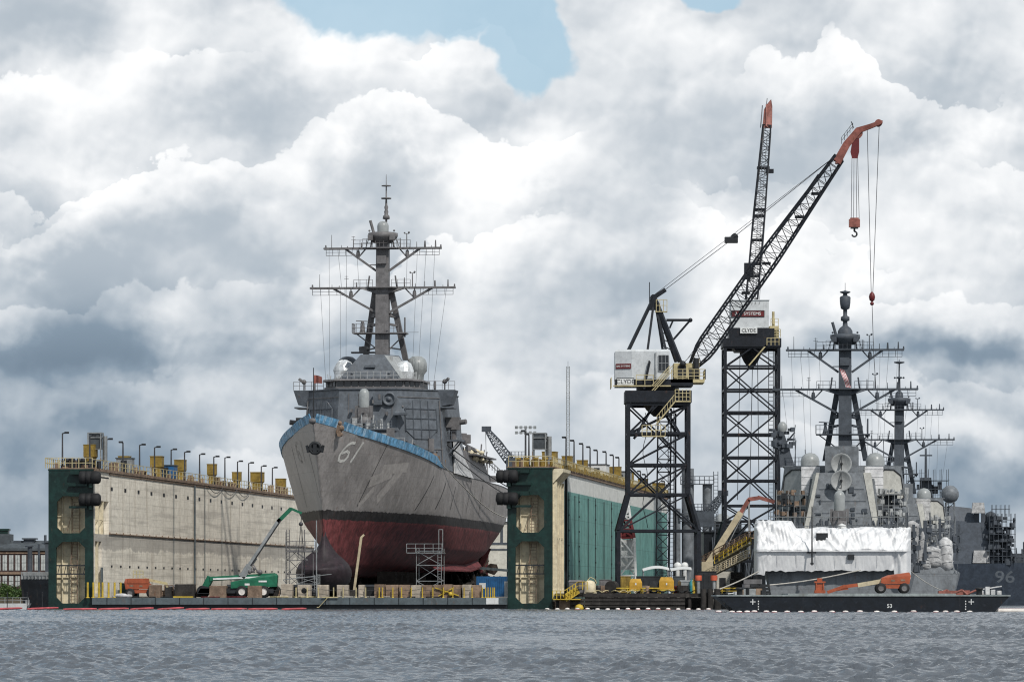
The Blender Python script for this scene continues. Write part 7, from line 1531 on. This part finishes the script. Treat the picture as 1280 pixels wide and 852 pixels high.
for i, px in enumerate(FX):
    Y = 566 if px < 893 else 473
    if fl is None:
        r = empty('skirt_float', at(px,Y,.05)); b = MB(); b.lathe((0,0,0),[(0,-.12),(.30,-.06),(.34,.02),(.0,.03)],10); b.build('red_base', pinkM, r); b = MB(); b.lathe((0,0,.032),[(.27,0),(.22,.12),(0,.16)],10); b.build('white_cap', whiteF, r); fl = r
    else: r = copy_tree(fl, None, at(px,Y,.06+R.uniform(-.03,.03)))
    if px >= 893: r.scale = (1.05,1,.75)
    tag(r, (f'small white capped red float under the pier, {ORD[i]} from the green end frame' if px < 893 else f'small white capped red float along barge 53, {ORD[i-18]} from its left end'), 'float', 'small floats along the pier and barge')
for i, (px, y, w) in enumerate(((1262,752,3.4),(1258,757,4.6),(1275,760,3.6))):
    b = MB(); b.tube((-w/2,0,0),(w/2,0,.03),.14); b.tube((-w/2,-.3,-.1),(w/2,-.3,-.1),.1); tag(b.build('boom_float', pinkM if i else whiteF, None, at(px,486+i*4,.2)), ('white' if not i else 'pink')+f' floating boom bar at the right tip of barge 53, {ORD[i]} from the top', 'float', 'boom bars at the right edge')
# ------------------------------------------------------------------ left shore
poly_land('shore', [(-400,720),(-66,720),(-64,860),(-60,1290),(-400,1290)], 1.3, mat('shore_earth', (.10,.085,.06), .95, bump=.8), 4)
r = empty('brick_warehouse', (P(20,746,900).x,900,1.3), 0, 'long low dark brick warehouse with tall pale windows on the left shore', 'building'); s = F/900
zr = (746-688)/s+.2; b = MB(); b.b2(-22,6.6,0,20,0,zr); b.build('wall', brickM, r)
b = MB(); b.b2(-22.4,7.0,-.4,20.4,zr,zr+.5); b.loft([[(-22.4,-.4,zr+.5),(7,-.4,zr+.5),(7,20,zr+.5),(-22.4,20,zr+.5)],[(-22.4,6,zr+2.0),(7,6,zr+2.0),(7,14,zr+2.0),(-22.4,14,zr+2.0)]]); b.build('roof', roofM, r)
b = MB(); b.b2(-22,-1.5,3,10,zr+.6,zr+3.2); b.build('penthouse', roofM, r); b = MB(); b.b2(1.0,3.0,4,7,zr+1,zr+2.2); b.b2(.7,3.4,3.6,7.4,zr+2.202,zr+2.45); b.b2(-.8,.6,4,6,zr+1,zr+1.9); b.tube((5.2,3,zr),(5.2,3,zr+3),.25); b.build('roof_vent', mastB, r)
for row, (za_, zb2) in enumerate((((746-711)/s,(746-692)/s),((746-731)/s,(746-718)/s))):
    for i in range(14):
        x = -9.7+i*1.2; b = MB(); b.b2(x,x+.8,-.06,-.003,za_,zb2); w_ = b.build('window', mat('pale_window', (.40,.42,.41), .3, var=.15), r)
        b = MB(); b.b2(x+.38,x+.42,-.09,-.062,za_,zb2); b.b2(x,x+.38,-.09,-.062,(za_+zb2)/2-.03,(za_+zb2)/2+.03); b.b2(x+.42,x+.8,-.09,-.062,(za_+zb2)/2-.03,(za_+zb2)/2+.03); b.build('glazing_bar', darkM, w_)
b = MB(); b.b2(-22,6.6,-.3,-.003,(746-716)/s,(746-713)/s); b.b2(-22,6.6,-.16,-.003,(746-690)/s,(746-688.5)/s); b.build('stone_band', rustM, r)
for px, y0, w, lab in ((3,661,1.1,'green edged roof tower peeping over the warehouse at the left frame edge'),):
    b = MB(); h = (746-y0)/F*960; b.b2(-w,w,0,3,0,h); b.b2(-w-.2,w+.2,-.2,3.2,h,h+.4); tag(b.build('far_tower', frameG, None, (P(px,746,960).x,960,1.2)), lab, 'tower')
b = MB(); b.b2(-.5,.7,0,3,0,9.6); b.b2(-.6,.8,-.2,3.2,9.6,9.8); tag(b.build('dark_kiosk', mastB, None, (P(60,746,820).x,820,1.2)), 'slim dark tower block just left of the green end frame', 'tower')
r = empty('black_barge', (P(44,746,640).x,640,0), 0, 'black hulled work barge moored left of the green end frame', 'barge'); b = MB(); b.loft([[(-1.6,0,-.3),(6,0,-.3),(6,14,-.3),(-1.6,14,-.3)],[(-1.9,-.5,3.9),(6,-.5,3.9),(6,14,3.9),(-1.9,14,3.9)]]); b.build('hull', darkS, r)
b = MB(); b.b2(-1.7,2.2,0,3,3.9,4.8); b.rail([(-1.8,-.4,3.9),(3,-.4,3.9)],.95,.05,.5); b.build('bulwark', steelM, r); b = MB(); b.tube((-.8,1,4),(-.8,1,8.2),.32); b.tube((.4,1,4),(.4,1,8.6),.16); b.tube((-.9,1,8.2),(-.9,1,8.4),.55); b.b2(2,3.4,1,3,4.8,7.5); b.build('deck_post', mastB, r)
r = empty('white_workboat', (P(16,746,585).x,585,0), 0, 'low white flat workboat at the left frame edge', 'boat'); b = MB(); b.loft([[(-4,0,-.2),(1.5,0,-.2),(1.5,2.5,-.2),(-4,2.5,-.2)],[(-4,-.2,.75),(2.0,-.2,.75),(2.0,2.6,.75),(-4,2.6,.75)]]); b.build('hull', whiteM, r); b = MB(); b.rail([(-3.8,-.1,.76),(1.9,-.1,.76)],.7,.03,.9); b.b2(1.5,1.9,.5,1.5,.76,1.2); b.build('railing', steelM, r)
def shrub(px, Y, w, h, label):
    r = empty('shore_shrub', (P(px,746,Y).x,Y,.8), 0, label, 'shrub', 'green shrubs on the left shore'); b = MB()
    for k_ in range(5): b.tube((0,0,0),(R.uniform(-w,w)*.5,R.uniform(-.5,.5),h*R.uniform(.5,.9)),.07,.02,5)
    b.build('stem', barkM, r); b = MB(); cl = [(R.uniform(-w,w)*.8,R.uniform(-1,1),h*R.uniform(.2,.85),R.uniform(.35,.75)) for _ in range(16)]
    for cx_, cy_, cz_, cr_ in cl:
        for _ in range(70):
            d = Vector((R.gauss(0,1),R.gauss(0,1),R.gauss(0,1))).normalized()*cr_*R.uniform(.5,1.1); c = Vector((cx_,cy_,cz_))+d; a = Vector((R.gauss(0,1),R.gauss(0,1),R.gauss(0,1))).normalized()*R.uniform(.09,.2); e = a.cross(Vector((R.random(),R.random(),R.random()))).normalized()*R.uniform(.07,.14)
            b.add([c-a,c+e,c+a,c-e],[(0,1,2,3)])
    b.build('foliage', leafM, r)
shrub(1,735,1.6,2.9,'leafy green shrub at the far left edge of the shore'); shrub(13,730,1.7,2.5,'bushy green shrub in the middle of the left shore clump'); shrub(23,726,1.3,2.0,'lower green shrub beside the black barge')
for i, px in enumerate((9,34,53)):
    b = MB(); b.tube((0,0,-.3),(0,0,2.0),.05); b.ball((0,0,2.0),.09,6); tag(b.build('marker_pole', darkM, None, at(px,560,0)), f'thin dark marker pole at the pink boom, {ORD[i]} from the left', 'pole', 'marker poles along the boom')
